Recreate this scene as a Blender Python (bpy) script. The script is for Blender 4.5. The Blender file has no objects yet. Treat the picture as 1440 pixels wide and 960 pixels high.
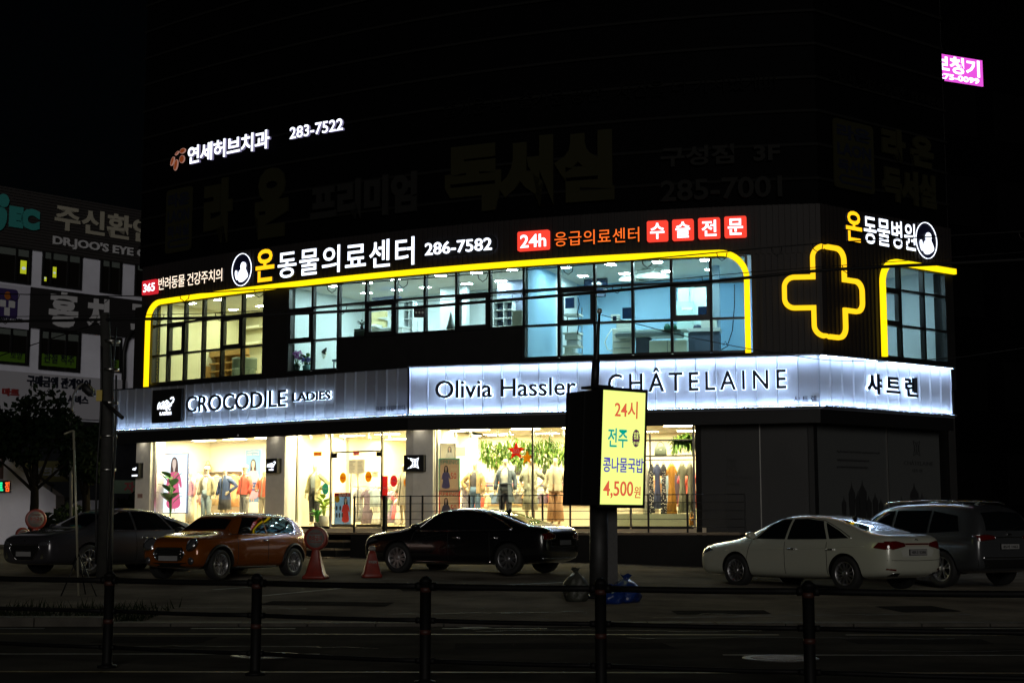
import bpy, bmesh, math, random
from mathutils import Vector, Matrix
from mathutils.bvhtree import BVHTree
random.seed(7)
R = math.radians
C = bpy.context
scene = C.scene
col = scene.collection

# ------------------------------------------------------------ camera, sky, light, exposure
CZ = 1.45
FPX, HOR = 2100.0, 260.0                      # focal length in photo pixels, horizon below the centre
PITCH = math.atan(HOR / FPX)
cam_d = bpy.data.cameras.new('camera')
cam = bpy.data.objects.new('camera', cam_d)
col.objects.link(cam)
cam_d.sensor_width = 36
cam_d.lens = 36 * FPX / 1440
cam_d.clip_end = 1000
cam.location = (0, 0, CZ)
cam.rotation_euler = (R(90) + PITCH, 0, 0)
scene.camera = cam

world = bpy.data.worlds.new('World')
scene.world = world
world.use_nodes = True
wn = world.node_tree
sky = wn.nodes.new('ShaderNodeTexSky')
sky.sky_type = 'NISHITA'
sky.sun_disc = False
sky.sun_elevation = R(13)
sky.sun_rotation = R(177)
wn.nodes['Background'].inputs['Strength'].default_value = 0.00015
wn.links.new(sky.outputs['Color'], wn.nodes['Background'].inputs['Color'])
sun_d = bpy.data.lights.new('night_glow', 'SUN')      # faint street glow of the town at night
sun_d.energy = 0.50
sun_d.angle = R(20)
sun_d.color = (1.0, 0.95, 0.88)
sun = bpy.data.objects.new('night_glow', sun_d)
col.objects.link(sun)
sun.rotation_euler = (R(78), 0, R(3))
scene.view_settings.view_transform = 'Standard'
scene.view_settings.look = 'None'
scene.view_settings.exposure = 0.0
scene.view_settings.gamma = 1.0
scene.view_settings.use_curve_mapping = False
scene.cycles.use_denoising = True
scene.cycles.max_bounces = 8
scene.cycles.transparent_max_bounces = 16
scene.cycles.sample_clamp_indirect = 4.0
scene.cycles.caustics_reflective = False
scene.cycles.caustics_refractive = False

# ------------------------------------------------------------ materials
MATS = {}
def mat(name, color=(.5, .5, .5), rough=.6, metal=0.0, coat=0.0, noise=0.0, nscale=8.0, bump=0.0, spec=.5, emit=None, estr=0.0):
    if name in MATS: return MATS[name]
    m = bpy.data.materials.new(name); m.use_nodes = True
    nt = m.node_tree; b = nt.nodes['Principled BSDF']
    b.inputs['Base Color'].default_value = (*color, 1)
    b.inputs['Roughness'].default_value = rough
    b.inputs['Metallic'].default_value = metal
    b.inputs['Coat Weight'].default_value = coat
    b.inputs['Coat Roughness'].default_value = .04
    b.inputs['Specular IOR Level'].default_value = spec
    if emit:
        b.inputs['Emission Color'].default_value = (*emit, 1)
        b.inputs['Emission Strength'].default_value = estr
    if noise or bump:
        tc = nt.nodes.new('ShaderNodeTexCoord')
        n = nt.nodes.new('ShaderNodeTexNoise'); n.inputs['Scale'].default_value = nscale
        n.inputs['Detail'].default_value = 6; n.inputs['Roughness'].default_value = .65
        nt.links.new(tc.outputs['Object'], n.inputs['Vector'])
        if noise:
            rp = nt.nodes.new('ShaderNodeValToRGB')
            rp.color_ramp.elements[0].position = .28; rp.color_ramp.elements[1].position = .72
            lo = [max(0, c * (1 - noise)) for c in color]; hi = [min(1, c * (1 + noise)) for c in color]
            rp.color_ramp.elements[0].color = (*lo, 1); rp.color_ramp.elements[1].color = (*hi, 1)
            nt.links.new(n.outputs['Fac'], rp.inputs['Fac'])
            nt.links.new(rp.outputs['Color'], b.inputs['Base Color'])
        if bump:
            bp = nt.nodes.new('ShaderNodeBump'); bp.inputs['Strength'].default_value = bump
            bp.inputs['Distance'].default_value = .02
            nt.links.new(n.outputs['Fac'], bp.inputs['Height'])
            nt.links.new(bp.outputs['Normal'], b.inputs['Normal'])
    MATS[name] = m
    return m

def glow(name, color, strength):
    if name in MATS: return MATS[name]
    m = bpy.data.materials.new(name); m.use_nodes = True
    nt = m.node_tree; nt.nodes.remove(nt.nodes['Principled BSDF'])
    e = nt.nodes.new('ShaderNodeEmission')
    e.inputs['Color'].default_value = (*color, 1); e.inputs['Strength'].default_value = strength
    nt.links.new(e.outputs[0], nt.nodes['Material Output'].inputs['Surface'])
    MATS[name] = m
    return m

def glass(name, tint=(1, 1, 1), refl=(.9, .95, 1), ior=1.45, rough=.0):
    """thin architectural pane: clear, with a Fresnel mirror on top"""
    if name in MATS: return MATS[name]
    m = bpy.data.materials.new(name); m.use_nodes = True
    nt = m.node_tree; nt.nodes.remove(nt.nodes['Principled BSDF'])
    t = nt.nodes.new('ShaderNodeBsdfTransparent'); t.inputs['Color'].default_value = (*tint, 1)
    g = nt.nodes.new('ShaderNodeBsdfGlossy'); g.inputs['Roughness'].default_value = rough
    g.inputs['Color'].default_value = (*refl, 1)
    lw = nt.nodes.new('ShaderNodeLayerWeight')
    pw = nt.nodes.new('ShaderNodeMath'); pw.operation = 'POWER'; pw.inputs[1].default_value = 5
    nt.links.new(lw.outputs['Facing'], pw.inputs[0])
    f = nt.nodes.new('ShaderNodeMath'); f.operation = 'MULTIPLY_ADD'; f.inputs[1].default_value = .9; f.inputs[2].default_value = .035
    nt.links.new(pw.outputs[0], f.inputs[0])
    mx = nt.nodes.new('ShaderNodeMixShader')
    nt.links.new(f.outputs[0], mx.inputs[0]); nt.links.new(t.outputs[0], mx.inputs[1]); nt.links.new(g.outputs[0], mx.inputs[2])
    nt.links.new(mx.outputs[0], nt.nodes['Material Output'].inputs['Surface'])
    MATS[name] = m
    return m

# ------------------------------------------------------------ object helpers
def sheer(name, color, thru=.55):
    """printed foil on glass: partly lit through from behind"""
    if name in MATS: return MATS[name]
    m = bpy.data.materials.new(name); m.use_nodes = True
    nt = m.node_tree; b = nt.nodes['Principled BSDF']; b.inputs['Base Color'].default_value = (*color, 1); b.inputs['Roughness'].default_value = .5
    tr = nt.nodes.new('ShaderNodeBsdfTranslucent'); tr.inputs['Color'].default_value = (*[min(1, c * 1.15) for c in color], 1)
    mx = nt.nodes.new('ShaderNodeMixShader'); mx.inputs[0].default_value = thru
    nt.links.new(b.outputs[0], mx.inputs[1]); nt.links.new(tr.outputs[0], mx.inputs[2]); nt.links.new(mx.outputs[0], nt.nodes['Material Output'].inputs['Surface'])
    MATS[name] = m
    return m

def tag(o, label=None, cat=None, group=None, kind=None):
    if label: o['label'] = label
    if cat: o['category'] = cat
    if group: o['group'] = group
    if kind: o['kind'] = kind
    return o

def thing(name, label, cat, loc=(0, 0, 0), rz=0.0, group=None):
    o = bpy.data.objects.new(name, None); col.objects.link(o)
    o.location = loc; o.rotation_euler = (0, 0, rz); o.empty_display_size = .2
    return tag(o, label, cat, group)

class MB:
    """collects geometry and links it as ONE mesh object"""
    def __init__(s): s.v = []; s.f = []; s.mi = []; s.mats = []; s.sm = []
    def m(s, mt):
        if mt not in s.mats: s.mats.append(mt)
        return s.mats.index(mt)
    def add(s, verts, faces, mt, smooth=False):
        k = len(s.v); i = s.m(mt)
        s.v += [tuple(v) for v in verts]
        for f in faces: s.f.append(tuple(j + k for j in f)); s.mi.append(i); s.sm.append(smooth)
    def box(s, lo, hi, mt, M=None):
        (a, b, c), (d, e, f) = lo, hi
        v = [Vector(p) for p in ((a, b, c), (d, b, c), (d, e, c), (a, e, c), (a, b, f), (d, b, f), (d, e, f), (a, e, f))]
        if M: v = [M @ p for p in v]
        s.add(v, [(0, 3, 2, 1), (4, 5, 6, 7), (0, 1, 5, 4), (1, 2, 6, 5), (2, 3, 7, 6), (3, 0, 4, 7)], mt)
    def quad(s, pts, mt): s.add(pts, [tuple(range(len(pts)))], mt)
    def hexa(s, bot, top, mt):                        # two rings of the same count, capped
        n = len(bot)
        f = [tuple(range(n))[::-1], tuple(range(n, 2 * n))] + [(i, (i + 1) % n, n + (i + 1) % n, n + i) for i in range(n)]
        s.add(list(bot) + list(top), f, mt)
    def tube(s, pts, r, mt, n=8, cap=True, smooth=True):
        pts = [Vector(p) for p in pts]; rs = r if isinstance(r, (list, tuple)) else [r] * len(pts)
        vs = []; up = None
        for i, p in enumerate(pts):
            d = (pts[min(i + 1, len(pts) - 1)] - pts[max(i - 1, 0)])
            d = d.normalized() if d.length > 1e-9 else Vector((0, 0, 1))
            if up is None: up = Vector((0, 0, 1)) if abs(d.z) < .9 else Vector((1, 0, 0))
            a = d.cross(up)
            if a.length < 1e-6: a = d.orthogonal()
            a.normalize(); b = a.cross(d); up = b
            for k in range(n):
                t = 2 * math.pi * k / n
                vs.append(p + (a * math.cos(t) + b * math.sin(t)) * rs[i])
        f = [(i * n + k, i * n + (k + 1) % n, (i + 1) * n + (k + 1) % n, (i + 1) * n + k) for i in range(len(pts) - 1) for k in range(n)]
        s.add(vs, f, mt, smooth)
        if cap:
            k0 = len(s.v) - len(vs); i = s.m(mt)
            for fc in (tuple(k0 + j for j in range(n))[::-1], tuple(k0 + (len(pts) - 1) * n + j for j in range(n))):
                s.f.append(fc); s.mi.append(i); s.sm.append(False)
    def lathe(s, prof, mt, n=20, M=None, smooth=True, cap=True):
        vs = []
        for (r, z) in prof:
            for k in range(n):
                t = 2 * math.pi * k / n; p = Vector((r * math.cos(t), r * math.sin(t), z))
                vs.append(M @ p if M else p)
        m_ = len(prof)
        f = [(i * n + k, i * n + (k + 1) % n, (i + 1) * n + (k + 1) % n, (i + 1) * n + k) for i in range(m_ - 1) for k in range(n)]
        if cap and prof[0][0] > 1e-6: f.append(tuple(range(n))[::-1])
        if cap and prof[-1][0] > 1e-6: f.append(tuple((m_ - 1) * n + k for k in range(n)))
        s.add(vs, f, mt, smooth)
    def loft(s, rings, mt, cap=True, smooth=True):     # rings: lists of the same count
        n = len(rings[0]); vs = [p for r in rings for p in r]
        f = [(i * n + k, i * n + (k + 1) % n, (i + 1) * n + (k + 1) % n, (i + 1) * n + k) for i in range(len(rings) - 1) for k in range(n)]
        s.add(vs, f, mt, smooth)
        if cap:
            k0 = len(s.v) - len(vs); i = s.m(mt); L = len(rings) - 1
            for fc in (tuple(k0 + j for j in range(n))[::-1], tuple(k0 + L * n + j for j in range(n))):
                s.f.append(fc); s.mi.append(i); s.sm.append(False)
    def build(s, name, parent=None, bevel=0.0, fix=True):
        me = bpy.data.meshes.new(name); me.from_pydata(s.v, [], s.f)
        for mt in s.mats: me.materials.append(mt)
        me.polygons.foreach_set('material_index', s.mi); me.polygons.foreach_set('use_smooth', s.sm)
        me.update()
        if fix and len(s.f) < 60000:
            bm = bmesh.new(); bm.from_mesh(me); bmesh.ops.recalc_face_normals(bm, faces=bm.faces); bm.to_mesh(me); bm.free()
        return link(name, me, parent, bevel)

def link(name, me, parent=None, bevel=0.0):
    o = bpy.data.objects.new(name, me); col.objects.link(o)
    if parent: o.parent = parent
    if bevel:
        b = o.modifiers.new('bevel', 'BEVEL'); b.width = bevel; b.segments = 2; b.limit_method = 'ANGLE'
    return o

# ------------------------------------------------------------ surfaces: (u along, z up, off outwards)
def ray(px, py):
    x = (px - 720) / FPX; y = (480 - py) / FPX; c, s_ = math.cos(PITCH), math.sin(PITCH)
    return Vector((x, c - y * s_, s_ + y * c))
def onz(px, py, z=0.0):
    r = ray(px, py); t = (z - CZ) / r.z
    return Vector((r.x * t, r.y * t, z))
def ondepth(px, py, d):
    r = ray(px, py); t = d / r.y
    return Vector((r.x * t, r.y * t, CZ + r.z * t))

class Path:
    """vertical surface over a plan polyline, left to right as seen from the street"""
    def __init__(s, pts):
        s.p = [Vector((x, y)) for x, y in pts]; s.u = [0.0]
        for a, b in zip(s.p, s.p[1:]): s.u.append(s.u[-1] + (b - a).length)
        s.L = s.u[-1]
    def seg(s, u):
        for i in range(len(s.u) - 2):
            if u < s.u[i + 1]: return i
        return len(s.u) - 2
    def __call__(s, u, z=0.0, off=0.0):
        i = s.seg(u); a, b = s.p[i], s.p[i + 1]; d = (b - a).normalized()
        p = a + d * (u - s.u[i])
        if abs(off) > 1e-6:
            j = i if abs(u - s.u[i]) < 1e-4 else i + 1 if abs(u - s.u[i + 1]) < 1e-4 else 0
            n = Vector((d.y, -d.x))
            if 0 < j < len(s.p) - 1:
                d0 = (s.p[j] - s.p[j - 1]).normalized(); d1 = (s.p[j + 1] - s.p[j]).normalized()
                n0 = Vector((d0.y, -d0.x)); m_ = (n0 + Vector((d1.y, -d1.x))).normalized()
                n = m_ / max(.3, m_.dot(n0))
            p = p + n * off
        return Vector((p.x, p.y, z))
    def hit(s, px, py):
        r = ray(px, py); d = Vector((r.x, r.y)); best = None
        for i, (a, b) in enumerate(zip(s.p, s.p[1:])):
            e = b - a; den = d.x * e.y - d.y * e.x
            if abs(den) < 1e-9: continue
            t = (a.x * e.y - a.y * e.x) / den; k = (a.x * d.y - a.y * d.x) / den
            lo = -20 if i == 0 else -1e-6; hi = 20 if i == len(s.p) - 2 else 1 + 1e-6
            if t > 0 and lo <= k <= hi and (best is None or t < best[0]): best = (t, s.u[i] + k * e.length)
        return best[1], CZ + r.z * best[0]
    def shifted(s, off):                              # parallel path (mitred)
        n = len(s.p); out = []
        for i in range(n):
            ds = []
            if i > 0: ds.append((s.p[i] - s.p[i - 1]).normalized())
            if i < n - 1: ds.append((s.p[i + 1] - s.p[i]).normalized())
            ns = [Vector((d.y, -d.x)) for d in ds]; m_ = sum(ns, Vector((0, 0))).normalized()
            out.append(s.p[i] + m_ * off / max(.3, m_.dot(ns[0])))
        return Path([tuple(p) for p in out])

class Plane:
    def __init__(s, o, u, n, up=(0, 0, 1)):
        s.o = Vector(o); s.du = Vector(u).normalized(); s.n = Vector(n).normalized(); s.up = Vector(up).normalized()
    def __call__(s, u, z=0.0, off=0.0): return s.o + s.du * u + s.up * z + s.n * off
    def hit(s, px, py):
        r = ray(px, py); t = (s.o - Vector((0, 0, CZ))).dot(s.n) / r.dot(s.n)
        p = Vector((0, 0, CZ)) + r * t - s.o
        a = s.du.dot(s.up); pu, pz = p.dot(s.du), p.dot(s.up); z = (pz - a * pu) / (1 - a * a)
        return pu - a * z, z

def us(a, b, step=.5):
    n = max(1, int(math.ceil(abs(b - a) / step))); return [a + (b - a) * i / n for i in range(n + 1)]

def slab(mb, S, u0, u1, z0, z1, o0, o1, mt, step=.5):
    """a block on a surface, following its curve"""
    ul = us(u0, u1, step)
    if isinstance(S, Path):
        ul = sorted(set(ul + [k for k in S.u[1:-1] if u0 + 1e-4 < k < u1 - 1e-4]))
    rings = [[S(u, z0, o0), S(u, z1, o0), S(u, z1, o1), S(u, z0, o1)] for u in ul]
    mb.loft(rings, mt, smooth=False)

def prism(mb, S, poly, o0, o1, mt):
    """polygon in (u,z) with thickness"""
    n = len(poly)
    bm = bmesh.new()
    vs = [bm.verts.new((p[0], p[1], 0)) for p in poly]
    bm.faces.new(vs); bmesh.ops.triangulate(bm, faces=bm.faces[:]); bm.verts.index_update()
    tri = [tuple(v.index for v in f.verts) for f in bm.faces]; bm.free()
    v = [S(p[0], p[1], o0) for p in poly] + [S(p[0], p[1], o1) for p in poly]
    f = [t[::-1] for t in tri] + [tuple(i + n for i in t) for t in tri] + [(i, (i + 1) % n, n + (i + 1) % n, n + i) for i in range(n)]
    mb.add(v, f, mt)

def ell(cx, cz, rx, rz, n=28, rot=0.0, a0=0, a1=2 * math.pi):
    out = []
    full = abs(a1 - a0 - 2 * math.pi) < 1e-6
    for i in range(n if full else n + 1):
        t = a0 + (a1 - a0) * i / n; x, z = rx * math.cos(t), rz * math.sin(t)
        out.append((cx + x * math.cos(rot) - z * math.sin(rot), cz + x * math.sin(rot) + z * math.cos(rot)))
    return out
def rrect(u0, u1, z0, z1, r, n=5):
    out = []
    for (cx, cz, a) in ((u1 - r, z1 - r, 0), (u0 + r, z1 - r, 90), (u0 + r, z0 + r, 180), (u1 - r, z0 + r, 270)):
        for i in range(n + 1):
            t = R(a + 90 * i / n); out.append((cx + r * math.cos(t), cz + r * math.sin(t)))
    return out
def smoothpoly(pts, it=2):
    for _ in range(it):
        q = []
        for i, a in enumerate(pts):
            b = pts[(i + 1) % len(pts)]
            q += [(a[0] * .75 + b[0] * .25, a[1] * .75 + b[1] * .25), (a[0] * .25 + b[0] * .75, a[1] * .25 + b[1] * .75)]
        pts = q
    return pts
def ribbon(mb, S, pts, w, o0, o1, mt, closed=False):
    """stroke of width w along (u,z) points, with thickness o0..o1"""
    n = len(pts); L = []; Rr = []
    for i in range(n):
        a = Vector(pts[(i - 1) % n] if closed or i > 0 else pts[i]); b = Vector(pts[(i + 1) % n] if closed or i < n - 1 else pts[i])
        p = Vector(pts[i]); d1 = (p - a); d2 = (b - p)
        d1 = d1.normalized() if d1.length > 1e-9 else d2.normalized(); d2 = d2.normalized() if d2.length > 1e-9 else d1
        t = (d1 + d2).normalized(); nn = Vector((-t.y, t.x)); k = 1 / max(.5, nn.dot(Vector((-d1.y, d1.x))))
        L.append(p + nn * w / 2 * k); Rr.append(p - nn * w / 2 * k)
    rings = [[S(L[i].x, L[i].y, o0), S(Rr[i].x, Rr[i].y, o0), S(Rr[i].x, Rr[i].y, o1), S(L[i].x, L[i].y, o1)] for i in range(n)]
    if closed: rings.append(rings[0])
    mb.loft(rings, mt, cap=not closed, smooth=False)

TXT = {}
def glyphs(s, bold=0.0, res=3, spacing=1.0):
    """outline text as a flat mesh normalised to a unit box"""
    key = (s, bold, res, spacing)
    if key in TXT: return TXT[key]
    cu = bpy.data.curves.new('t', 'FONT'); cu.body = s; cu.offset = bold; cu.resolution_u = res; cu.extrude = .05
    cu.space_character = spacing; cu.align_x = 'CENTER'
    o = bpy.data.objects.new('t', cu); col.objects.link(o)
    dg = C.evaluated_depsgraph_get(); dg.update()
    me = bpy.data.meshes.new_from_object(o.evaluated_get(dg))
    vs = [v.co.copy() for v in me.vertices]; fs = [tuple(p.vertices) for p in me.polygons]
    bpy.data.objects.remove(o); bpy.data.curves.remove(cu); bpy.data.meshes.remove(me)
    x0 = min(v.x for v in vs); x1 = max(v.x for v in vs); y0 = min(v.y for v in vs); y1 = max(v.y for v in vs)
    vs = [((v.x - x0) / (x1 - x0), (v.y - y0) / (y1 - y0), 1.0 if v.z > 0 else 0.0) for v in vs]
    TXT[key] = (vs, fs, (x1 - x0) / (y1 - y0))
    return TXT[key]
def text(mb, s, S, u0, u1, z0, z1, o0, o1, mt, bold=0.0, slant=0.0, spacing=1.0, side=None):
    vs, fs, asp = glyphs(s, bold, spacing=spacing)
    H = z1 - z0
    if side:
        P = [S(u0 + (u1 - u0) * x + slant * (y - .5) * H, z0 + H * y, o0 + (o1 - o0) * d) for x, y, d in vs]
        mb.add(P, [f for f in fs if all(vs[i][2] > .5 for i in f)], mt); mb.add(P, [f for f in fs if not all(vs[i][2] > .5 for i in f)], side)
        return
    mb.add([S(u0 + (u1 - u0) * x + slant * (y - .5) * H, z0 + H * y, o0 + (o1 - o0) * d) for x, y, d in vs], fs, mt)
def pxrect(S, xl, xr, yt, yb):
    ym = (yt + yb) / 2; xm = (xl + xr) / 2
    return S.hit(xl, ym)[0], S.hit(xr, ym)[0], S.hit(xm, yb)[1], S.hit(xm, yt)[1]
def textpx(mb, s, S, xl, xr, yt, yb, o0, o1, mt, **k):
    text(mb, s, S, *pxrect(S, xl, xr, yt, yb), o0, o1, mt, **k)

def copy_tree(o, parent=None, label=None, group=None):
    kids = list(o.children)
    c = o.copy(); col.objects.link(c)
    if parent: c.parent = parent
    if label: c['label'] = label
    if group: c['group'] = group
    for ch in kids: copy_tree(ch, c)
    return c

# ------------------------------------------------------------ colours of the place
white_paint = mat('white_paint', (.72, .73, .78), .75, noise=.10, nscale=1.2)
black_metal = mat('black_metal', (.007, .007, .0075), .5, spec=.3)
frame_metal = mat('frame_metal', (.01, .01, .011), .4)
dark_clad = mat('dark_clad', (.007, .0066, .0066), .7, spec=.2, noise=.3, nscale=3)
rib_clad = mat('rib_clad', (.015, .0125, .0125), .6, spec=.25)
steel = mat('steel', (.55, .54, .52), .3, metal=1)
cream = mat('cream', (.82, .76, .62), .8)
plaster = mat('plaster', (.74, .71, .64), .85, noise=.12, nscale=2.5, bump=.1)
shop_wall = mat('shop_wall', (.85, .79, .63), .8)
shop_floor = mat('shop_floor', (.62, .54, .40), .35)
clear = glass('clear', (.97, .98, .97))
green_glass = glass('green_glass', (.85, .97, .9))
clinic_glass = glass('clinic_glass', (.80, .90, .86))
led_white = glow('led_white', (.80, .88, 1.0), 7.0)
letter_white = glow('letter_white', (.86, .9, 1.0), 2.2)
letter_warm = glow('letter_warm', (1.0, .80, .62), 1.6)
yellow_led = glow('yellow_led', (1.0, .68, .004), 1.45)
amber_led = glow('amber_led', (1.0, .47, .008), 1.7)
orange_led = glow('orange_led', (1.0, .16, .02), 1.3)
red_box = glow('red_box', (1.0, .06, .035), 1.05)
red_dim = glow('red_dim', (.85, .025, .04), .75)
halo_led = glow('halo_led', (.56, .74, 1.0), 4.6)
letter_side = mat('letter_side', (.10, .10, .13), .5)
black_letter = mat('black_letter', (.008, .01, .02), .4)
panel_white = mat('panel_white', (.60, .62, .68), .5, noise=.04, nscale=.8)
wood = mat('wood', (.42, .27, .12), .55, noise=.25, nscale=6)
deck_wood = mat('deck_wood', (.16, .12, .08), .6, noise=.3, nscale=5)

# ------------------------------------------------------------ ground
def gz(x, y):
    k = min(max((x - 2) / 8, 0), 1)
    return .033 * max(0, min(y, 60) - 22.8) * (1 - .38 * k)

def surface(name, x0, x1, y0, y1, nx, ny, mt, fz, shape=None):
    mb = MB(); v = []; f = []
    for j in range(ny + 1):
        for i in range(nx + 1):
            x = x0 + (x1 - x0) * i / nx; y = y0 + (y1 - y0) * j / ny
            if shape: x, y = shape(x, y)
            v.append((x, y, fz(x, y)))
    for j in range(ny):
        for i in range(nx): k = j * (nx + 1) + i; f.append((k, k + 1, k + nx + 2, k + nx + 1))
    mb.add(v, f, mt, True)
    return tag(mb.build(name), kind='structure')

asphalt = mat('asphalt', (.030, .0288, .0247), .9, spec=.02, noise=.6, nscale=.55, bump=.5)
def asphalt_detail(m, scale):
    nt = m.node_tree; b = nt.nodes['Principled BSDF']
    n = nt.nodes.new('ShaderNodeTexNoise'); n.inputs['Scale'].default_value = scale; n.inputs['Detail'].default_value = 4
    tc = nt.nodes.new('ShaderNodeTexCoord'); nt.links.new(tc.outputs['Object'], n.inputs['Vector'])
    bp = nt.nodes.new('ShaderNodeBump'); bp.inputs['Strength'].default_value = .45; bp.inputs['Distance'].default_value = .015
    nt.links.new(n.outputs['Fac'], bp.inputs['Height']); nt.links.new(bp.outputs['Normal'], b.inputs['Normal'])
    df = nt.nodes.new('ShaderNodeBsdfDiffuse'); df.inputs['Roughness'].default_value = .6          # dry, dusty surface: almost no sheen
    for l in list(b.inputs['Base Color'].links): nt.links.new(l.from_socket, df.inputs['Color'])
    nt.links.new(bp.outputs['Normal'], df.inputs['Normal'])
    mx = nt.nodes.new('ShaderNodeMixShader'); mx.inputs[0].default_value = .12
    nt.links.new(df.outputs[0], mx.inputs[1]); nt.links.new(b.outputs[0], mx.inputs[2]); nt.links.new(mx.outputs[0], nt.nodes['Material Output'].inputs['Surface'])
asphalt_detail(asphalt, 60)
lot_mat = mat('lot_concrete', (.080, .072, .058), .85, spec=.04, noise=.55, nscale=.6, bump=.3)
asphalt_detail(lot_mat, 40)
paving = mat('paving', (.035, .032, .028), .9, spec=.02, noise=.3, nscale=2)
mark_white = mat('mark_white', (.20, .20, .18), .8, spec=.1, noise=.45, nscale=3)
mark_yellow = mat('mark_yellow', (.15, .11, .03), .7, noise=.45, nscale=3)
kerb_mat = mat('kerb_stone', (.06, .055, .047), .85, spec=.1, noise=.3, nscale=3)

surface('ground', -400, 400, -60, 700, 20, 20, paving, lambda x, y: -.06)
surface('road', -60, 60, -8, 22.2, 30, 10, asphalt, lambda x, y: 0.0)
def kerb_line(x): return 22.3 - .02 * x                       # front edge of the parking apron
surface('parking_lot', -40, 40, 22.6, 75, 60, 60, lot_mat, lambda x, y: gz(x, y) + .01 if y > 22.9 else -.02 + .01)
# lowered kerb along the apron, in stones
mb = MB()
for i in range(44):
    x = -22 + i * 1.0
    mb.box((x + .006, 22.2, -.05), (x + .994, 22.62, .05 if x > -7 else .13), kerb_mat)
tag(mb.build('kerb', bevel=.012), kind='structure')
# planted kerb island on the left, dark and overgrown
def marks(name, quads, mt, z=.004, f=None):
    mb = MB()
    for q in quads: mb.quad([(x, y, (gz(x, y) + .015 if f else z)) for x, y in q], mt)
    return tag(mb.build(name), kind='structure')
def strip(p, q, w):
    a, b = Vector(p), Vector(q); d = (b - a).normalized(); n = Vector((-d.y, d.x)) * w / 2
    return [tuple(a + n), tuple(a - n), tuple(b - n), tuple(b + n)]
def gp(px, py, z=0.0): p = onz(px, py, z); return (p.x, p.y)
Y = []
for a, b in ((-20, -9), (-8, 3.6), (4.5, 20)): Y.append(strip((a, 20.55 - .02 * a), (b, 20.55 - .02 * b), .12))
Y.append(strip((-20, 15.6), (20, 14.9), .12))
marks('yellow_lane_line', Y, mark_yellow)
W = []
for i in range(11): W.append(strip((-19 + i * 3.6, 21.75), (-17.5 + i * 3.6, 21.72), .13))
W += [strip(gp(655, 880), gp(682, 884), .34), strip(gp(672, 869), gp(696, 866), .25)]
W += [strip((-20, 17.55), (-2.2, 17.4), .11), strip((2.4, 17.3), (8, 17.2), .11)]
marks('white_road_marking', W, mark_white)
W = []
for a, b in (((365, 850), (545, 829)), ((432, 812), (560, 803)), ((300, 836), (400, 831)), ((700, 816), (815, 822))):  # first strip paints the bright highlight of the raised kerb edge
    za = .25
    W.append(strip(gp(*a, gz(*gp(*a, za))), gp(*b, gz(*gp(*b, .3))), .12))
marks('parking_and_kerb_highlight', W, mark_white, f=True)
# worn patches, trench repairs and cracks in the apron and the road
patch_m = mat('asphalt_patch', (.016, .0155, .014), .9, spec=.02, noise=.4, nscale=5, bump=.5); asphalt_detail(patch_m, 50); crack_m = mat('crack_tar', (.008, .008, .008), .7)
rk = random.Random(21); P_ = []
for cx, cy, w, h, a in ((3.4, 24.6, 1.6, .7, .1), (-3.2, 26.2, 2.2, .8, -.15), (6.8, 25.4, 1.1, 1.2, .2), (.6, 18.6, 2.6, .9, .03), (-4.6, 19.6, 1.4, 1.1, -.02), (5.2, 19.3, 1.8, .8, .02), (-1.4, 29.6, 1.5, 1.0, .1)):
    P_.append([(cx + (x * math.cos(a) - y * math.sin(a)), cy + (x * math.sin(a) + y * math.cos(a))) for x, y in ((-w / 2, -h / 2), (w / 2 + rk.uniform(-.1, .1), -h / 2), (w / 2, h / 2), (-w / 2 + rk.uniform(-.1, .1), h / 2))])
mb = MB()
for q in P_: mb.quad([(x, y, (gz(x, y) + .018) if y > 22.9 else .0025) for x, y in q], patch_m)
tag(mb.build('asphalt_patch'), kind='structure')
mb = MB()
for x0, y0, a, L in ((2.2, 23.6, .05, 4.6), (3.0, 24.2, -.1, 2.6), (5.6, 24.0, .35, 2.2), (-6.0, 25.5, -.2, 3.2), (-2.0, 24.2, .1, 3.6), (-5.2, 18.5, .05, 4.2), (1.5, 19.9, -.04, 4.8), (-.5, 21.1, .02, 5.5), (4.2, 17.9, .1, 3.2)):
    pt_ = Vector((x0, y0)); pts = [pt_.copy()]
    for k in range(int(L / .16)): a2 = a + rk.gauss(0, .5); pt_ = pt_ + Vector((math.cos(a2), math.sin(a2) * .8)) * .16; pts.append(pt_.copy())
    for i in range(len(pts) - 1):
        d = (pts[i + 1] - pts[i]).normalized(); n_ = Vector((-d.y, d.x)) * (.014 + .012 * math.sin(i * .9) ** 2)
        mb.quad([(v.x, v.y, (gz(v.x, v.y) + .021) if v.y > 22.9 else .006) for v in (pts[i] - n_, pts[i + 1] - n_, pts[i + 1] + n_, pts[i] + n_)], crack_m)
tag(mb.build('road_crack'), kind='structure')
mb = MB()
iron = mat('cast_iron', (.12, .115, .105), .42, metal=.5, noise=.5, nscale=30, bump=.6)
def manhole(px, py, r, label):
    p = onz(px, py, 0); mb = MB(); M = Matrix.Translation((p.x, p.y, 0))
    mb.lathe([(r, .002), (r, .012), (r - .04, .014), (r - .05, .010), (r - .06, .012), (.12, .014), (0, .014)], iron, 32, M)
    for k in range(-4, 5):
        h = math.sqrt(max(0, (r - .09) ** 2 - (k * .08) ** 2))
        mb.box((p.x - h, p.y + k * .08 - .015, .012), (p.x + h, p.y + k * .08 + .015, .02), iron)
    tag(mb.build('manhole_cover'), label, 'manhole cover')
manhole(375, 922, .40, 'pale round manhole cover in the road at the left, behind the guard fence')
manhole(1098, 926, .42, 'dark round manhole cover in the road at the right, beside the fence post')

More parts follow.
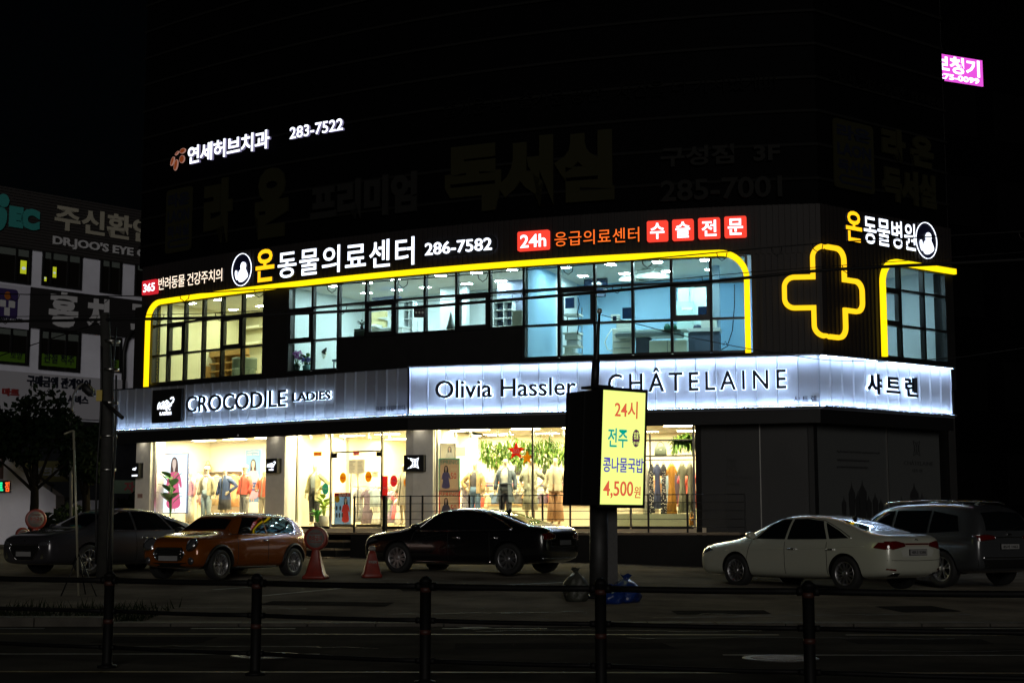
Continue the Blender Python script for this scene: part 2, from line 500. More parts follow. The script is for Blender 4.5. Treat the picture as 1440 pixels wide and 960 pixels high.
# ------------------------------------------------------------ plan of the shop building
SIGN = Path([(-13.02, 48.11), (-2.88, 41.10), (7.87, 38.00), (12.26, 41.34)])   # face of the shop fascia
raw = [(225, 429.4), (300, 418), (372, 407.6), (400, 404.9), (515, 394), (630, 383.6), (737, 375.4), (840, 368.5), (1000, 360.6)]
Q = [onz(x, y, 8.6) for x, y in raw]
# smooth parabola y(x) through the measured points
def polyfit(P, n):
    A = [[sum(p.x ** (i + j) for p in P) for j in range(n + 1)] for i in range(n + 1)]
    B = [sum(p.y * p.x ** i for p in P) for i in range(n + 1)]
    for i in range(n + 1):
        k = A[i][i]; A[i] = [v / k for v in A[i]]; B[i] /= k
        for j in range(n + 1):
            if j != i:
                k = A[j][i]; A[j] = [a - k * b for a, b in zip(A[j], A[i])]; B[j] -= k * B[i]
    return B
cf = polyfit(Q, 2)
fy = lambda x: sum(c * x ** i for i, c in enumerate(cf))
CORX = 8.18
front = [(-12.2 + (CORX + 12.2) * i / 26, fy(-12.2 + (CORX + 12.2) * i / 26)) for i in range(27)]
dR = Vector((4.39, 3.34)).normalized()
FAC = Path(front + [(CORX + dR.x * 5.62, front[-1][1] + dR.y * 5.62)])              # upper storeys
UC = FAC.u[-2]                                                                  # arc length at the street corner
GLZ = SIGN.shifted(-.5)                                                         # shopfront glazing line
FLOOR, DECK, CANOPY, SB, ST = 1.42, 1.30, 4.08, 4.488, 5.861


# ------------------------------------------------------------ the lit corner building
BLD = thing('commercial_building', 'dark curved corner building with lit shops below and a lit clinic on its second storey', 'building', (0, 0, 0))
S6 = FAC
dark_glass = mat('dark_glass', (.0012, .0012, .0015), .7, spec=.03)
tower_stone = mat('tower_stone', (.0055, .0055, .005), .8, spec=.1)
Z0, Z1, Z2, Z3 = 6.04, 6.93, 7.92, 8.60                       # sill, lower transom, upper transom, head
CEIL, FL2 = 8.78, 5.98
def bpart(mb, name, **k): return mb.build(name, BLD, **k)
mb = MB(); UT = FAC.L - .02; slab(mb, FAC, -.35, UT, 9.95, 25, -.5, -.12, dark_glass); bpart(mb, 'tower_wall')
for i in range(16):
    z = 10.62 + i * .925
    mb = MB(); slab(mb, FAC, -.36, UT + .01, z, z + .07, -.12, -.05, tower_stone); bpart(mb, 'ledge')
mb = MB()                                                     # ribbed band over the windows and around the corner
def ribs(mb, u0, u1, z0, z1):
    slab(mb, FAC, u0, u1, z0, z1, -.16, -.03, rib_clad)
    n = int((u1 - u0) / .16)
    for i in range(n):
        u = u0 + (i + .5) * (u1 - u0) / n
        if abs(u - UC) < .06: continue
        slab(mb, FAC, u - .04, u + .04, z0 + .002, z1 - .002, -.03, 0.0, rib_clad, 1)
US = FAC.hit(1241, 430)[0]; UE = FAC.hit(1330, 430)[0]        # side window
ribs(mb, -.05, FAC.L, Z3 + .03, 9.95)
ribs(mb, 21.12, US, 5.87, Z3 + .03)
bpart(mb, 'ribbed_cladding')
mb = MB()
slab(mb, FAC, -.35, .50, 5.3, Z3 + .03, -.4, 0, dark_clad)    # black piers and the solid band under the middle windows
U6 = FAC.hit(371.7, 420)[0]; U7 = FAC.hit(406, 420)[0]; U9 = FAC.hit(476, 420)[0]; U15 = FAC.hit(736.7, 420)[0]; U21 = 21.12
slab(mb, FAC, U6, U7, 5.6, Z3 + .03, -.3, -.02, dark_clad)
slab(mb, FAC, U9 + .02, U15 - .02, 5.6, Z1, -.2, -.02, dark_clad)
slab(mb, FAC, -.35, FAC.L, 5.3, Z0 - .03, -.4, -.03, dark_clad)
slab(mb, FAC, UE, FAC.L, Z0 - .03, Z3 + .03, -.4, -.02, dark_clad)
bpart(mb, 'pier_cladding')

def window_bay(u0, u1, rows, casement=None, gl=clinic_glass):
    g = MB(); slab(g, FAC, u0, u1, rows[0], rows[-1], -.10, -.085, gl, 2)
    w = g.build('window', BLD)
    f = MB()
    for u in (u0, u1): slab(f, FAC, u - .035, u + .035, rows[0], rows[-1], -.13, .02, frame_metal, 2)
    for k, z in enumerate(rows[1:-1]): slab(f, FAC, u0 + .035, u1 - .035, z - .028, z + .028, -.12, .05, frame_metal, 2)
    for z in (rows[0], rows[-1]): slab(f, FAC, u0 + .035, u1 - .035, z - .03, z + .03, -.12, .02, frame_metal, 2)
    f.build('window_frame', w)
    if casement:
        a, b = casement; c = MB(); t = .115
        slab(c, FAC, u0 + .037, u0 + t, a + .03, b - .03, -.11, .03, frame_metal, 2); slab(c, FAC, u1 - t, u1 - .037, a + .03, b - .03, -.11, .03, frame_metal, 2)
        slab(c, FAC, u0 + t, u1 - t, a + .03, a + t, -.11, .03, frame_metal, 2); slab(c, FAC, u0 + t, u1 - t, b - t, b - .03, -.11, .03, frame_metal, 2)
        c.build('casement', w)
def bays(px, rows, cas, gl=clinic_glass):
    us_ = [FAC.hit(p, 420)[0] for p in px]
    for i in range(len(us_) - 1):
        window_bay(us_[i], us_[i + 1], rows, (rows[-3], rows[-2]) if i in cas else None, gl)
R3 = [Z0, Z1, Z2, Z3]
bays([215.7, 237.5, 261, 286.4, 312.7, 341.4, 371.7], R3, (1, 4))
bays([406, 440, 476], R3, (0,))
bays([476, 515, 556, 597.4, 641.7, 688.6, 736.7], R3[1:], ())
for a, b in ((515, 556), (641.7, 688.6)):
    ua, ub = FAC.hit(a, 420)[0], FAC.hit(b, 420)[0]; c = MB(); t = .12
    for q in ((ua + .037, ua + t, Z1 + .03, Z2 - .03), (ub - t, ub - .037, Z1 + .03, Z2 - .03), (ua + t, ub - t, Z1 + .03, Z1 + t), (ua + t, ub - t, Z2 - t, Z2 - .03)):
        slab(c, FAC, *q, -.11, .03, frame_metal, 2)
    c.build('casement', BLD)
bays([736.7, 785.8, 836, 889.4, 944.2, 999.6, 1050], R3, (1, 4))
bays([1241, 1266, 1299, 1330], R3, (0,), glass('frosted_glass', (.62, .72, .74)))

# inside of the second storey: three rooms
room_cream = mat('room_cream', (.66, .62, .44), .85)
room_white = mat('room_white', (.66, .74, .78), .85)
room_blue = mat('room_blue', (.32, .56, .80), .8)
ceil_white = mat('ceiling_white', (.80, .80, .77), .9)
def room(u0, u1, d, wall, left=True, right=True, z0=FL2, z1=CEIL):
    mb = MB(); slab(mb, FAC, u0, u1, z0 - .1, z0, -d, -.45, shop_floor, 1); bpart(mb, 'floor')
    mb = MB(); slab(mb, FAC, u0, u1, z1, z1 + .1, -d, -.14, ceil_white, 1); bpart(mb, 'ceiling')
    mb = MB(); slab(mb, FAC, u0, u1, z0, z1, -d - .12, -d, wall, 1)
    if left: slab(mb, FAC, u0 - .1, u0, z0, z1, -d - .12, -.14, wall, .3)
    if right: slab(mb, FAC, u1, u1 + .1, z0, z1, -d - .12, -.14, wall, .3)
    bpart(mb, 'room_wall')
room(.30, U6 + .25, 4.2, room_cream)
room(U6 + .40, 14.74, 4.2, room_white)
room(14.90, 21.2, 4.6, room_blue)
room(US - .3, FAC.L - .12, 2.6, room_white)
# partitions
mb = MB()
slab(mb, FAC, FAC.hit(444, 420)[0], FAC.hit(472, 420)[0], FL2, Z2 + .15, -2.6, -2.5, mat('warm_alcove', (.80, .70, .36), .8))
slab(mb, FAC, 12.6, 13.5, FL2, CEIL, -3.2, -3.0, mat('slate_partition', (.16, .19, .28), .7))
slab(mb, FAC, 10.3, 11.3, FL2, CEIL, -3.4, -3.2, room_white)
slab(mb, FAC, 18.6, 19.7, FL2, CEIL - .3, -3.9, -3.6, mat('pale_door', (.62, .82, .84), .6))
bpart(mb, 'partition')
mb = MB(); slab(mb, FAC, FAC.hit(321, 440)[0], FAC.hit(330, 440)[0], FL2, CEIL, -1.9, -1.5, cream); bpart(mb, 'column')

def lamp_disc(S, u, z, off, r, g_mat, label, cat='ceiling light', group=None, nm='downlight'):
    t = thing(nm, label, cat, S(u, z, off), 0, group)
    a = MB(); a.lathe([(r * 1.25, 0), (r * 1.25, -.015), (r * 1.02, -.018), (r, -.008)], ceil_white, 18); a.build('trim_ring', t)
    b = MB(); b.lathe([(r, -.010), (0, -.012)], g_mat, 18); b.build('diffuser', t)
    return t
def lamp_panel(S, u, z, off, lu, lo, g_mat, label, group=None):
    t = thing('ceiling_light', label, 'ceiling light', S(u, z, off), 0, group)
    p = S(u, z, off); q = S(u + .01, z, off); rz = math.atan2(q.y - p.y, q.x - p.x); t.rotation_euler = (0, 0, rz)
    a = MB(); a.box((-lu / 2 - .03, -lo / 2 - .03, -.03), (lu / 2 + .03, lo / 2 + .03, -.002), ceil_white); a.build('housing', t)
    b = MB(); b.quad([(-lu / 2, -lo / 2, -.034), (-lu / 2, lo / 2, -.034), (lu / 2, lo / 2, -.034), (lu / 2, -lo / 2, -.034)], g_mat); b.build('diffuser', t, fix=False)
    return t
warm_lamp = glow('warm_lamp', (1.0, .93, .66), 215.0)
cool_lamp = glow('cool_lamp', (.78, .92, 1.0), 230.0)
blue_lamp = glow('blue_lamp', (.72, .91, 1.0), 200.0)
for u in (1.2, 2.6, 4.0, 5.4):
    for o in (-1.1, -2.9): lamp_panel(FAC, u, CEIL, o, .34, .15, warm_lamp, 'small warm ceiling light in the cream clinic room, left end of the second storey', 'ceiling lights in the cream clinic room')
for u in (7.6, 8.9, 10.0, 11.6, 12.8, 14.0):
    for o in (-1.2, -2.8): lamp_panel(FAC, u, CEIL, o, .30, .20, cool_lamp, 'white ceiling light in the reception rooms of the clinic, middle of the second storey', 'ceiling lights in the clinic reception')
for u in (15.6, 17.0, 18.4, 19.8):
    for o in (-1.3, -2.9): lamp_panel(FAC, u, CEIL, o, .26, .26, blue_lamp, 'bright ceiling light in the blue operating room on the second storey', 'ceiling lights in the operating room')
for o in (-.9, -1.8): lamp_panel(FAC, US + .8, CEIL, o, .3, .2, cool_lamp, 'ceiling light behind the frosted clinic window on the side street', 'ceiling lights behind the side window')

# ------------------------------------------------------------ ground floor shop
PIL = [(.98, 1.66), (6.67, 7.45), (12.0, 12.80)]
for a, b in PIL:
    mb = MB(); slab(mb, GLZ, a, b, DECK - .9, 4.3, -.45, .16, plaster); bpart(mb, 'pillar', bevel=.012)
mb = MB(); slab(mb, GLZ, 1.0, 20.3, FLOOR - .25, FLOOR, -6.2, .02, shop_floor, 2); bpart(mb, 'shop_floor')
SC = 4.24
mb = MB(); slab(mb, GLZ, .6, 20.3, SC, SC + .12, -6.2, .35, ceil_white, 2); bpart(mb, 'shop_ceiling')
mb = MB()
slab(mb, GLZ, 1.2, 7.3, FLOOR, SC, -2.9, -2.75, shop_wall, 2)
slab(mb, GLZ, 7.3, 12.4, FLOOR, SC, -6.2, -6.05, shop_wall, 2)
slab(mb, GLZ, 12.4, 20.1, FLOOR, SC, -5.3, -5.15, shop_wall, 2)
slab(mb, GLZ, 1.2, 1.3, FLOOR, SC, -2.75, -.05, shop_wall)
slab(mb, GLZ, 7.2, 7.3, FLOOR, SC, -6.05, -.45, shop_wall)
slab(mb, GLZ, 12.42, 12.52, FLOOR, SC, -6.05, -.45, shop_wall)
slab(mb, GLZ, 20.05, 20.2, FLOOR - .3, SC, -5.3, .03, dark_clad)
bpart(mb, 'shop_wall')
# shop windows: panes with thin steel edges
def shop_pane(u0, u1, gl=clear, z0=FLOOR + .02, z1=4.2):
    g = MB(); slab(g, GLZ, u0, u1, z0, z1, -.012, 0, gl, 2); w = g.build('shop_window', BLD)
    f = MB()
    for u in (u0, u1): slab(f, GLZ, u - .025, u + .025, z0, z1, -.04, .03, steel)
    slab(f, GLZ, u0 + .025, u1 - .025, z0 - .05, z0 + .02, -.04, .035, black_metal, 2)
    f.build('window_frame', w)
shop_pane(1.72, 6.64); shop_pane(7.80, 9.12); shop_pane(11.03, 11.97)
shop_pane(12.86, 15.6); shop_pane(15.6, 18.3); shop_pane(18.3, 20.0)
# glass double door
for a, b in ((9.15, 10.07), (10.10, 11.0)):
    g = MB(); slab(g, GLZ, a, b, FLOOR + .04, 3.55, -.014, 0, clear); d = g.build('door', BLD)
    f = MB(); slab(f, GLZ, a, b, FLOOR + .005, FLOOR + .10, -.02, .006, steel); slab(f, GLZ, a, b, 3.555, 3.60, -.02, .006, steel)
    e = a + .09 if a < 9.5 else b - .09
    slab(f, GLZ, e - .09, e + .09, 3.42, 3.55, -.03, .02, black_metal)
    f.build('door_rail', d)
    h = MB(); uu = b - .12 if a < 9.5 else a + .12
    h.tube([GLZ(uu, 1.75, .08), GLZ(uu, 2.95, .08)], .02, steel)
    for z in (1.95, 2.75): h.tube([GLZ(uu, z, -.02), GLZ(uu, z, .08)], .012, steel)
    h.build('handle', d)
g = MB(); slab(g, GLZ, 9.15, 11.0, 3.62, 4.2, -.014, 0, clear); g.build('transom_pane', BLD)
# black pelmet under the fascia, with its thin lit edge
mb = MB(); slab(mb, SIGN, -.02, SIGN.L - .02, CANOPY, SB - .06, -.12, -.02, black_metal, 3)
slab(mb, SIGN, -.02, SIGN.L - .02, SB - .06, SB - .035, -.5, .03, mat('grey_trim', (.28, .3, .36), .4), 3)
bpart(mb, 'canopy')
# blank fascia core, closing the storey between shop and clinic
mb = MB(); slab(mb, SIGN, .0, SIGN.L - .02, SB - .03, ST - .05, -.5, -.10, black_metal, 3)
bpart(mb, 'fascia_core')
mb = MB(); slab(mb, SIGN, .0, SIGN.L - .02, ST - .05, ST - .02, -1.2, -.02, black_metal, 3); bpart(mb, 'fascia_cap')
mb = MB(); slab(mb, GLZ, .5, GLZ.L - .1, SC + .14, 5.3, -6.2, -.1, dark_clad, 3); bpart(mb, 'floor_slab')
spot_lamp = glow('shop_lamp', (1.0, .88, .50), 125.0)
for u in (2.3, 3.7, 5.1, 6.3):
    for o in (-.32, -1.5): lamp_panel(GLZ, u, SC, o, .8, .28, spot_lamp, 'warm ceiling light in the left show window of the shop', 'ceiling lights in the left show window')
for u in (8.0, 9.4, 10.8, 12.0):
    for o in (-.32, -2.2, -4.4): lamp_panel(GLZ, u, SC, o, .8, .28, spot_lamp, 'warm ceiling light behind the glass entrance doors', 'ceiling lights behind the entrance')
for u in (13.4, 14.9, 16.4, 17.9, 19.3):
    for o in (-.32, -1.8, -4.0): lamp_panel(GLZ, u, SC, o, .8, .28, spot_lamp, 'warm ceiling light in the right part of the shop', 'ceiling lights in the right shop')
canopy_fill_lamp = glow('canopy_fill_lamp', (1.0, .92, .74), 24.0)  # unseen discs, added to light posters and pillars from outside
for u in (1.32, 2.9, 5.3, 7.06, 8.4, 10.0, 11.5, 12.4, 14.0, 16.2, 18.6): lamp_disc(GLZ, u, SC - .002, .27, .065, canopy_fill_lamp, 'added unseen round downlight under the black canopy outside the shop windows', 'ceiling light', 'added downlights under the canopy')
# right-hand part: closed show windows covered with grey film
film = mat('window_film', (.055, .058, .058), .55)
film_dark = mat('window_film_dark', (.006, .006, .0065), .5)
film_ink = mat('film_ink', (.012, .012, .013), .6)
UCG = GLZ.u[2]
mb = MB()
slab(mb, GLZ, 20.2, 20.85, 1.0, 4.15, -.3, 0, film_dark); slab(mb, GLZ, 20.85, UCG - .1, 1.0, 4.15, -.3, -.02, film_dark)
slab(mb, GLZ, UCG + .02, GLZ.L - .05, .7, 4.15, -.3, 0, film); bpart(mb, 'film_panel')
for px in (1070, 1249, 1335): u = GLZ.hit(px, 690)[0]; mb = MB(); slab(mb, GLZ, u - .012, u + .012, .8, 4.1, 0.0, .03, steel); bpart(mb, 'window_mullion')
mb = MB(); slab(mb, GLZ, UCG - .12, UCG + .12, .6, 4.2, -.1, .04, black_metal); bpart(mb, 'corner_post')
mb = MB()                                                     # printed film: emblem, name, script lines and generic towers
def emblem(mb, S, u, z, h, mt, o0, o1, w=None):
    w = w or h * .72; t = h * .06; hw = w / 2
    ribbon(mb, S, [(u - hw, z - h / 2), (u - hw * .72, z - h * .15), (u - hw * .72, z + h * .15), (u - hw, z + h / 2), (u - hw * .3, z + h * .38), (u + hw * .3, z + h * .38), (u + hw, z + h / 2),
           (u + hw * .72, z + h * .15), (u + hw * .72, z - h * .15), (u + hw, z - h / 2), (u + hw * .3, z - h * .38), (u - hw * .3, z - h * .38)], t, o0, o1, mt, True)
    ribbon(mb, S, ell(u - hw * .22, z, hw * .38, h * .30, 16), t * .7, o0, o1, mt, True)
    ribbon(mb, S, ell(u + hw * .22, z, hw * .38, h * .30, 16), t * .7, o0, o1 + .0006, mt, True)
def pxpt(S, x, y): return S.hit(x, y)
u, z = pxpt(GLZ, 1030, 653); emblem(mb, GLZ, u, z, .36, film_ink, -.0, .004)
textpx(mb, 'CHÂTELAINE', GLZ, 1004, 1056, 667, 673, 0, .004, film_ink); textpx(mb, '샤트렌', GLZ, 1020, 1040, 678, 682, 0, .004, film_ink)
bpart(mb, 'window_print'); mb = MB()
u, z = pxpt(GLZ, 1289, 630); emblem(mb, GLZ, u, z, .40, film_ink, .0, .004)
textpx(mb, 'CHÂTELAINE', GLZ, 1271, 1312, 647, 654, 0, .004, film_ink); textpx(mb, '샤트렌', GLZ, 1282, 1297, 659, 664, 0, .004, film_ink)
bpart(mb, 'window_print'); mb = MB()
for i, (xr, y) in enumerate(((1237, 636), (1222, 647.5), (1221, 657))):      # illegible handwriting: a wavy line
    u0, u1, z0, z1 = pxrect(GLZ, 1177, xr, y - 2, y + 2); n = 60
    ribbon(mb, GLZ, [(u0 + (u1 - u0) * k / n, z0 + .04 + .03 * math.sin(k * 2.1 + i) * math.sin(k * .7 + 1)) for k in range(n + 1)], .025, 0, .004, film_ink)
bpart(mb, 'window_print'); mb = MB()
def tower(px, yt, w):
    u0, u1, z0, z1 = pxrect(GLZ, px - w / 2, px + w / 2, yt, 728); um = (u0 + u1) / 2; ww = u1 - u0; hh = z1 - z0
    prism(mb, GLZ, [(u0, z0), (u1, z0), (u1, z0 + hh * .62), (u1 + ww * .15, z0 + hh * .62), (u1 + ww * .15, z0 + hh * .68), (um + ww * .12, z0 + hh * .86), (um, z1), (um - ww * .12, z0 + hh * .86), (u0 - ww * .15, z0 + hh * .68), (u0 - ww * .15, z0 + hh * .62), (u0, z0 + hh * .62)], 0, .004, film_ink)
for px, yt, w in ((1187, 697, 5), (1198, 677, 7), (1206, 690, 5), (1213, 674, 9), (1222, 696, 6), (1231, 692, 6), (1239, 700, 5), (1268, 697, 6), (1286, 678, 9), (1297, 692, 6), (1305, 698, 5)): tower(px, yt, w)
bpart(mb, 'window_print')
# large dark figure printed on the film left of the corner
mb = MB(); ux = lambda x, y: GLZ.hit(x, y)
prism(mb, GLZ, smoothpoly([ux(*p) for p in ((1080, 745), (1082, 690), (1076, 660), (1088, 640), (1092, 622), (1100, 617), (1108, 622), (1112, 645), (1130, 660), (1148, 672), (1135, 700), (1128, 745))]), -.02, -.012, film_ink)
bpart(mb, 'figure_print')

# shell behind: closes the building so that it is solid from other sides
mb = MB()
slab(mb, FAC, -.36, -.2, 0, 9.95, -12, -.3, dark_clad); 
BK = FAC.shifted(-9)
slab(mb, FAC, -.3, FAC.L - .2, 9.90, 9.94, -7, -.2, dark_clad, 2)
e0 = FAC(0, 0, -9); e1 = FAC(FAC.L, 0, -7)
b = FAC(FAC.L - .08, 0, -14)
mb.hexa([(e0.x - 2, 57, 0), (b.x, 55, 0), (b.x, 55.3, 0), (e0.x - 2, 57.3, 0)], [(e0.x - 2, 57, 25), (b.x, 55, 25), (b.x, 55.3, 25), (e0.x - 2, 57.3, 25)], dark_clad)
a, b = FAC(FAC.L - .08, 0, -.3), FAC(FAC.L - .08, 0, -14)
mb.hexa([(a.x, a.y, 0), (a.x + .2, a.y, 0), (b.x + .2, b.y, 0), (b.x, b.y, 0)], [(a.x, a.y, 25), (a.x + .2, a.y, 25), (b.x + .2, b.y, 25), (b.x, b.y, 25)], dark_clad)
bpart(mb, 'rear_wall')

# ------------------------------------------------------------ wooden deck, steps and cable railing in front of the shop
DK = SIGN.shifted(.85)
deck = thing('shop_deck', 'raised timber deck along the shop front behind the parked cars', 'deck', DK(10, 0, 0))
def dbuild(mb, n, par=deck, **k):
    o = mb.build(n, par, **k); o.matrix_parent_inverse = Matrix.Translation(-Vector(par.location)); return o
u_a, u_b = DK.hit(392, 745)[0], DK.hit(492, 745)[0]
mb = MB(); slab(mb, DK, .9, 21.8, DECK - .06, DECK, -1.9, 0, deck_wood, 2)
dbuild(mb, 'deck_boards')
mb = MB(); slab(mb, DK, .9, u_a, -.1, DECK - .07, -.14, -.03, dark_clad, 2); slab(mb, DK, u_b, 21.8, -.1, DECK - .07, -.14, -.03, dark_clad, 2); dbuild(mb, 'deck_skirt')
mb = MB()
for i in range(4):
    slab(mb, DK, u_a, u_b, DECK - .22 * (i + 1) - .05, DECK - .22 * (i + 1), -.1, .30 * (i + 1), deck_wood, 3)
    slab(mb, DK, u_a, u_b, DECK - .22 * (i + 1) - .22, DECK - .22 * (i + 1) - .052, -.1, .30 * (i + 1) - .03, dark_clad, 3)
dbuild(mb, 'steps')
rail_d = DK.shifted(-.08)
railing = thing('cable_railing', 'thin dark cable railing with slim posts on the deck edge', 'railing', rail_d(12, DECK, 0))
posts = [498, 541, 577, 594, 660, 706, 763, 802, 912, 967, 1048]
pu = [rail_d.hit(p, 745)[0] for p in posts]
for k, u in enumerate(pu):
    mb = MB(); w = .05 if posts[k] == 541 else .022; slab(mb, rail_d, u - w, u + w, DECK, DECK + .98, -w, w, black_metal); dbuild(mb, 'post', railing)
mb = MB()
for z in (.96, .76, .55, .34, .14):
    mb.tube([rail_d(u, DECK + z, 0) for u in us(pu[0], pu[-1], 1.0)], .009 if z < .9 else .014, black_metal, 6)
dbuild(mb, 'cable', railing)

# ------------------------------------------------------------ halo-lit shop fascia signs
K1, K2 = SIGN.u[1], SIGN.u[2]
def at(mb, name, par, **k):
    o = mb.build(name, par, **k); o.matrix_parent_inverse = Matrix.Translation(-Vector(par.location)); return o
panel_mats = [mat('panel_white_' + n, c, .42, coat=.0, noise=.03, nscale=.8) for n, c in (('cool', (.47, .50, .58)), ('plain', (.50, .53, .60)), ('shade', (.44, .47, .54)))]
panel_greys = [mat('panel_grey_' + n, c, .42, noise=.03, nscale=.8) for n, c in (('cool', (.18, .19, .215)), ('plain', (.205, .215, .235)), ('shade', (.155, .16, .175)))]
def fascia(label, u0, u1, step, mats, top, cat='shop sign', bot=True):
    t = thing('fascia_sign', label, cat, SIGN(u0, SB, 0))
    n = max(1, round((u1 - u0) / step)); mb = MB(); rnd = random.Random(int(u0 * 10) + 3)
    for i in range(n):
        a = u0 + (u1 - u0) * i / n + .004; b = u0 + (u1 - u0) * (i + 1) / n - .004; m_ = rnd.choice(mats); e = .05; w = rnd.uniform(-.006, .006)
        e = .024; q = w * .35
        r = [[SIGN(a, z, -.030), SIGN(a + e, z, -.068 + q), SIGN(b - e, z, -.068 + q), SIGN(b, z, -.030)] for z in (SB, ST - .05)]
        mb.add(r[0] + r[1], [(k, k + 1, k + 5, k + 4) for k in range(3)], m_)
    at(mb, 'panel', t, fix=False)
    mb = MB(); f = led_white if top else led_low
    if bot: slab(mb, SIGN, u0 + .02, u1 - .02, SB + .012, SB + .018, .035, .055, f, 3)
    if top: slab(mb, SIGN, u0 + .02, u1 - .02, ST - .066, ST - .060, .035, .055, f, 3)
    at(mb, 'led_strip', t)
    mb = MB()
    slab(mb, SIGN, u0, u1, SB - .03, SB + .008, -.08, .12, trim_m, 3); slab(mb, SIGN, u0, u1, SB + .01, SB + .035, .105, .12, trim_m, 3)
    if top: slab(mb, SIGN, u0, u1, ST - .056, ST - .02, -.02, .12, trim_m, 3); slab(mb, SIGN, u0, u1, ST - .075, ST - .058, .105, .12, trim_m, 3)
    at(mb, 'trim', t)
    return t
trim_m = mat('sign_trim', (.10, .11, .13), .4, metal=.6)
led_white = glow('led_tape', (.52, .71, 1.0), 105.0)
led_low = glow('led_tape_low', (.52, .71, 1.0), 105.0)
def halo_text(t, s, S, px, bold, mt=black_letter, spacing=1.0, rim=.018, slant=0, lit=True, name='lettering'):
    r = pxrect(S, *px)
    mb = MB(); text(mb, s, S, *r, .045, .075, mt, bold=bold, spacing=spacing, slant=slant); at(mb, name, t)
    if lit:
        mb = MB(); e = rim * (r[3] - r[2]) * .6; text(mb, s, S, r[0] - e, r[1] + e, r[2] - e, r[3] + e, -.0, .02, halo_led, bold=bold + rim, spacing=spacing, slant=slant); at(mb, 'halo_light', t)
fa = fascia('grey panel fascia with black halo-lit letters CROCODILE LADIES and a white reptile logo', .05, K1 - .03, .385, panel_greys, False)
halo_text(fa, 'CROCODILE', SIGN, (263.5, 404, 552.5, 576), .012)
halo_text(fa, 'LADIES', SIGN, (413, 467, 550.8, 563.2), .03, rim=.012)
mb = MB(); textpx(mb, '크로커다일레이디', SIGN, 527, 568, 570, 578, -.045, -.04, black_letter, bold=.025); at(mb, 'small_lettering', fa)
def reptile(mb, S, u, z, w, o0, o1, mt):
    f = lambda pts, ww: ribbon(mb, S, [(u + x * w, z + y * w) for x, y in pts], ww * w, o0, o1, mt)
    f([(-.50, -.10), (-.50, -.20), (-.44, -.20), (-.38, -.10), (-.34, .02), (-.40, .08), (-.46, .02), (-.50, -.10)], 0.031)
    f([(-.36, -.16), (-.20, -.05), (-.05, .08), (.05, .14), (.12, .12), (.10, .04)], 0.053)
    f([(-.30, -.20), (-.12, -.10), (.08, .02), (.22, .06)], 0.056)
    f([(-.16, -.20), (.02, -.14), (.20, -.06), (.34, 0), (.45, .08), (.49, .18), (.44, .26), (.33, .24), (.28, .20)], 0.062)
    f([(-.02, -.22), (.14, -.18), (.26, -.12), (.36, -.06)], 0.050)
    f([(.02, -.24), (.06, -.30), (.12, -.28)], 0.031); f([(.18, -.20), (.24, -.26), (.30, -.22)], 0.031)
    f([(-.28, .02), (-.20, .10), (-.12, .12)], 0.031)
r = pxrect(SIGN, 216.3, 257, 547.5, 594)
mb = MB(); slab(mb, SIGN, r[0], r[1], r[2], r[3], -.02, .07, black_metal); at(mb, 'logo_box', fa)
uc, zc = SIGN.hit(235.7, 568)
mb = MB(); reptile(mb, SIGN, uc, zc, .72, .07, .085, letter_white); textpx(mb, 'LADIES', SIGN, 227.5, 243.5, 579, 583.5, .07, .085, letter_white, bold=.05); at(mb, 'logo', fa)

fb = fascia('bright white fascia on the street front with black halo-lit letters Olivia Hassler and CHÂTELAINE', K1 + .03, K2 - .02, .525, panel_mats, True)
halo_text(fb, 'Olivia Hassler', SIGN, (613, 811, 532.5, 558.2), .012, rim=.016)
halo_text(fb, 'CHÂTELAINE', SIGN, (855.6, 1106, 515.5, 549.8), .012, spacing=1.42, rim=.016)
mb = MB(); textpx(mb, '샤 트 렌', SIGN, 1116, 1148, 556, 565, -.045, -.04, black_letter, bold=.02); at(mb, 'small_lettering', fb)
fc = fascia('bright white fascia round the corner on the side street with black Korean letters 샤트렌', K2 + .02, SIGN.L - .03, .44, panel_mats, True)
halo_text(fc, '샤 트 렌', SIGN, (1217, 1287.5, 528, 556.5), .035, rim=.02)

# ------------------------------------------------------------ clinic signs on the ribbed band
def sign(name, label, cat='sign', S=FAC, u=0, z=0, group=None): return thing(name, label, cat, S(u, z, 0), 0, group)
def lit_word(label, s, px, mt, bold, o0=.02, o1=.10, name='letter_sign', S=FAC, extra=None, spacing=1.0):
    r = pxrect(S, *px); t = sign(name, label, 'sign', S, r[0], r[2])
    mb = MB(); text(mb, s, S, *r, o0, o1, mt, bold=bold, spacing=spacing, side=letter_side); at(mb, 'lettering', t)
    return t
deep_white = glow('neon_white', (.80, .86, 1.0), 2.4)
def badge(t, s, px, tpx, box_m, bold=.05, txt=letter_white):
    a, b, c, d = pxrect(FAC, *px)
    mb = MB(); prism(mb, FAC, rrect(a, b, c, d, .05), .02, .12, box_m); at(mb, 'lit_box', t)
    mb = MB(); textpx(mb, s, FAC, *tpx, .12, .13, txt, bold=bold); at(mb, 'lettering', t)
t = sign('badge_sign', 'small red lit box with the white number 365, leftmost of the clinic signs', 'sign', FAC, .3, 8.9)
badge(t, '365', (204, 224, 394.5, 414.5), (206, 222, 399, 410.5), red_dim, .015)
lit_word('warm white lit Korean words 반려동물 건강주치의 between the 365 box and the round emblem', '반려동물 건강주치의', (226.5, 315.5, 384.5, 402), letter_warm, .004, spacing=.92)
lit_word('single large yellow lit Korean syllable 온 left of the big white clinic name', '온', (362.8, 388.8, 351, 396.5), amber_led, .022)
lit_word('largest white lit Korean words 동물의료센터 over the middle clinic windows', '동물의료센터', (394, 585, 343.5, 382), deep_white, .012, spacing=1.12)
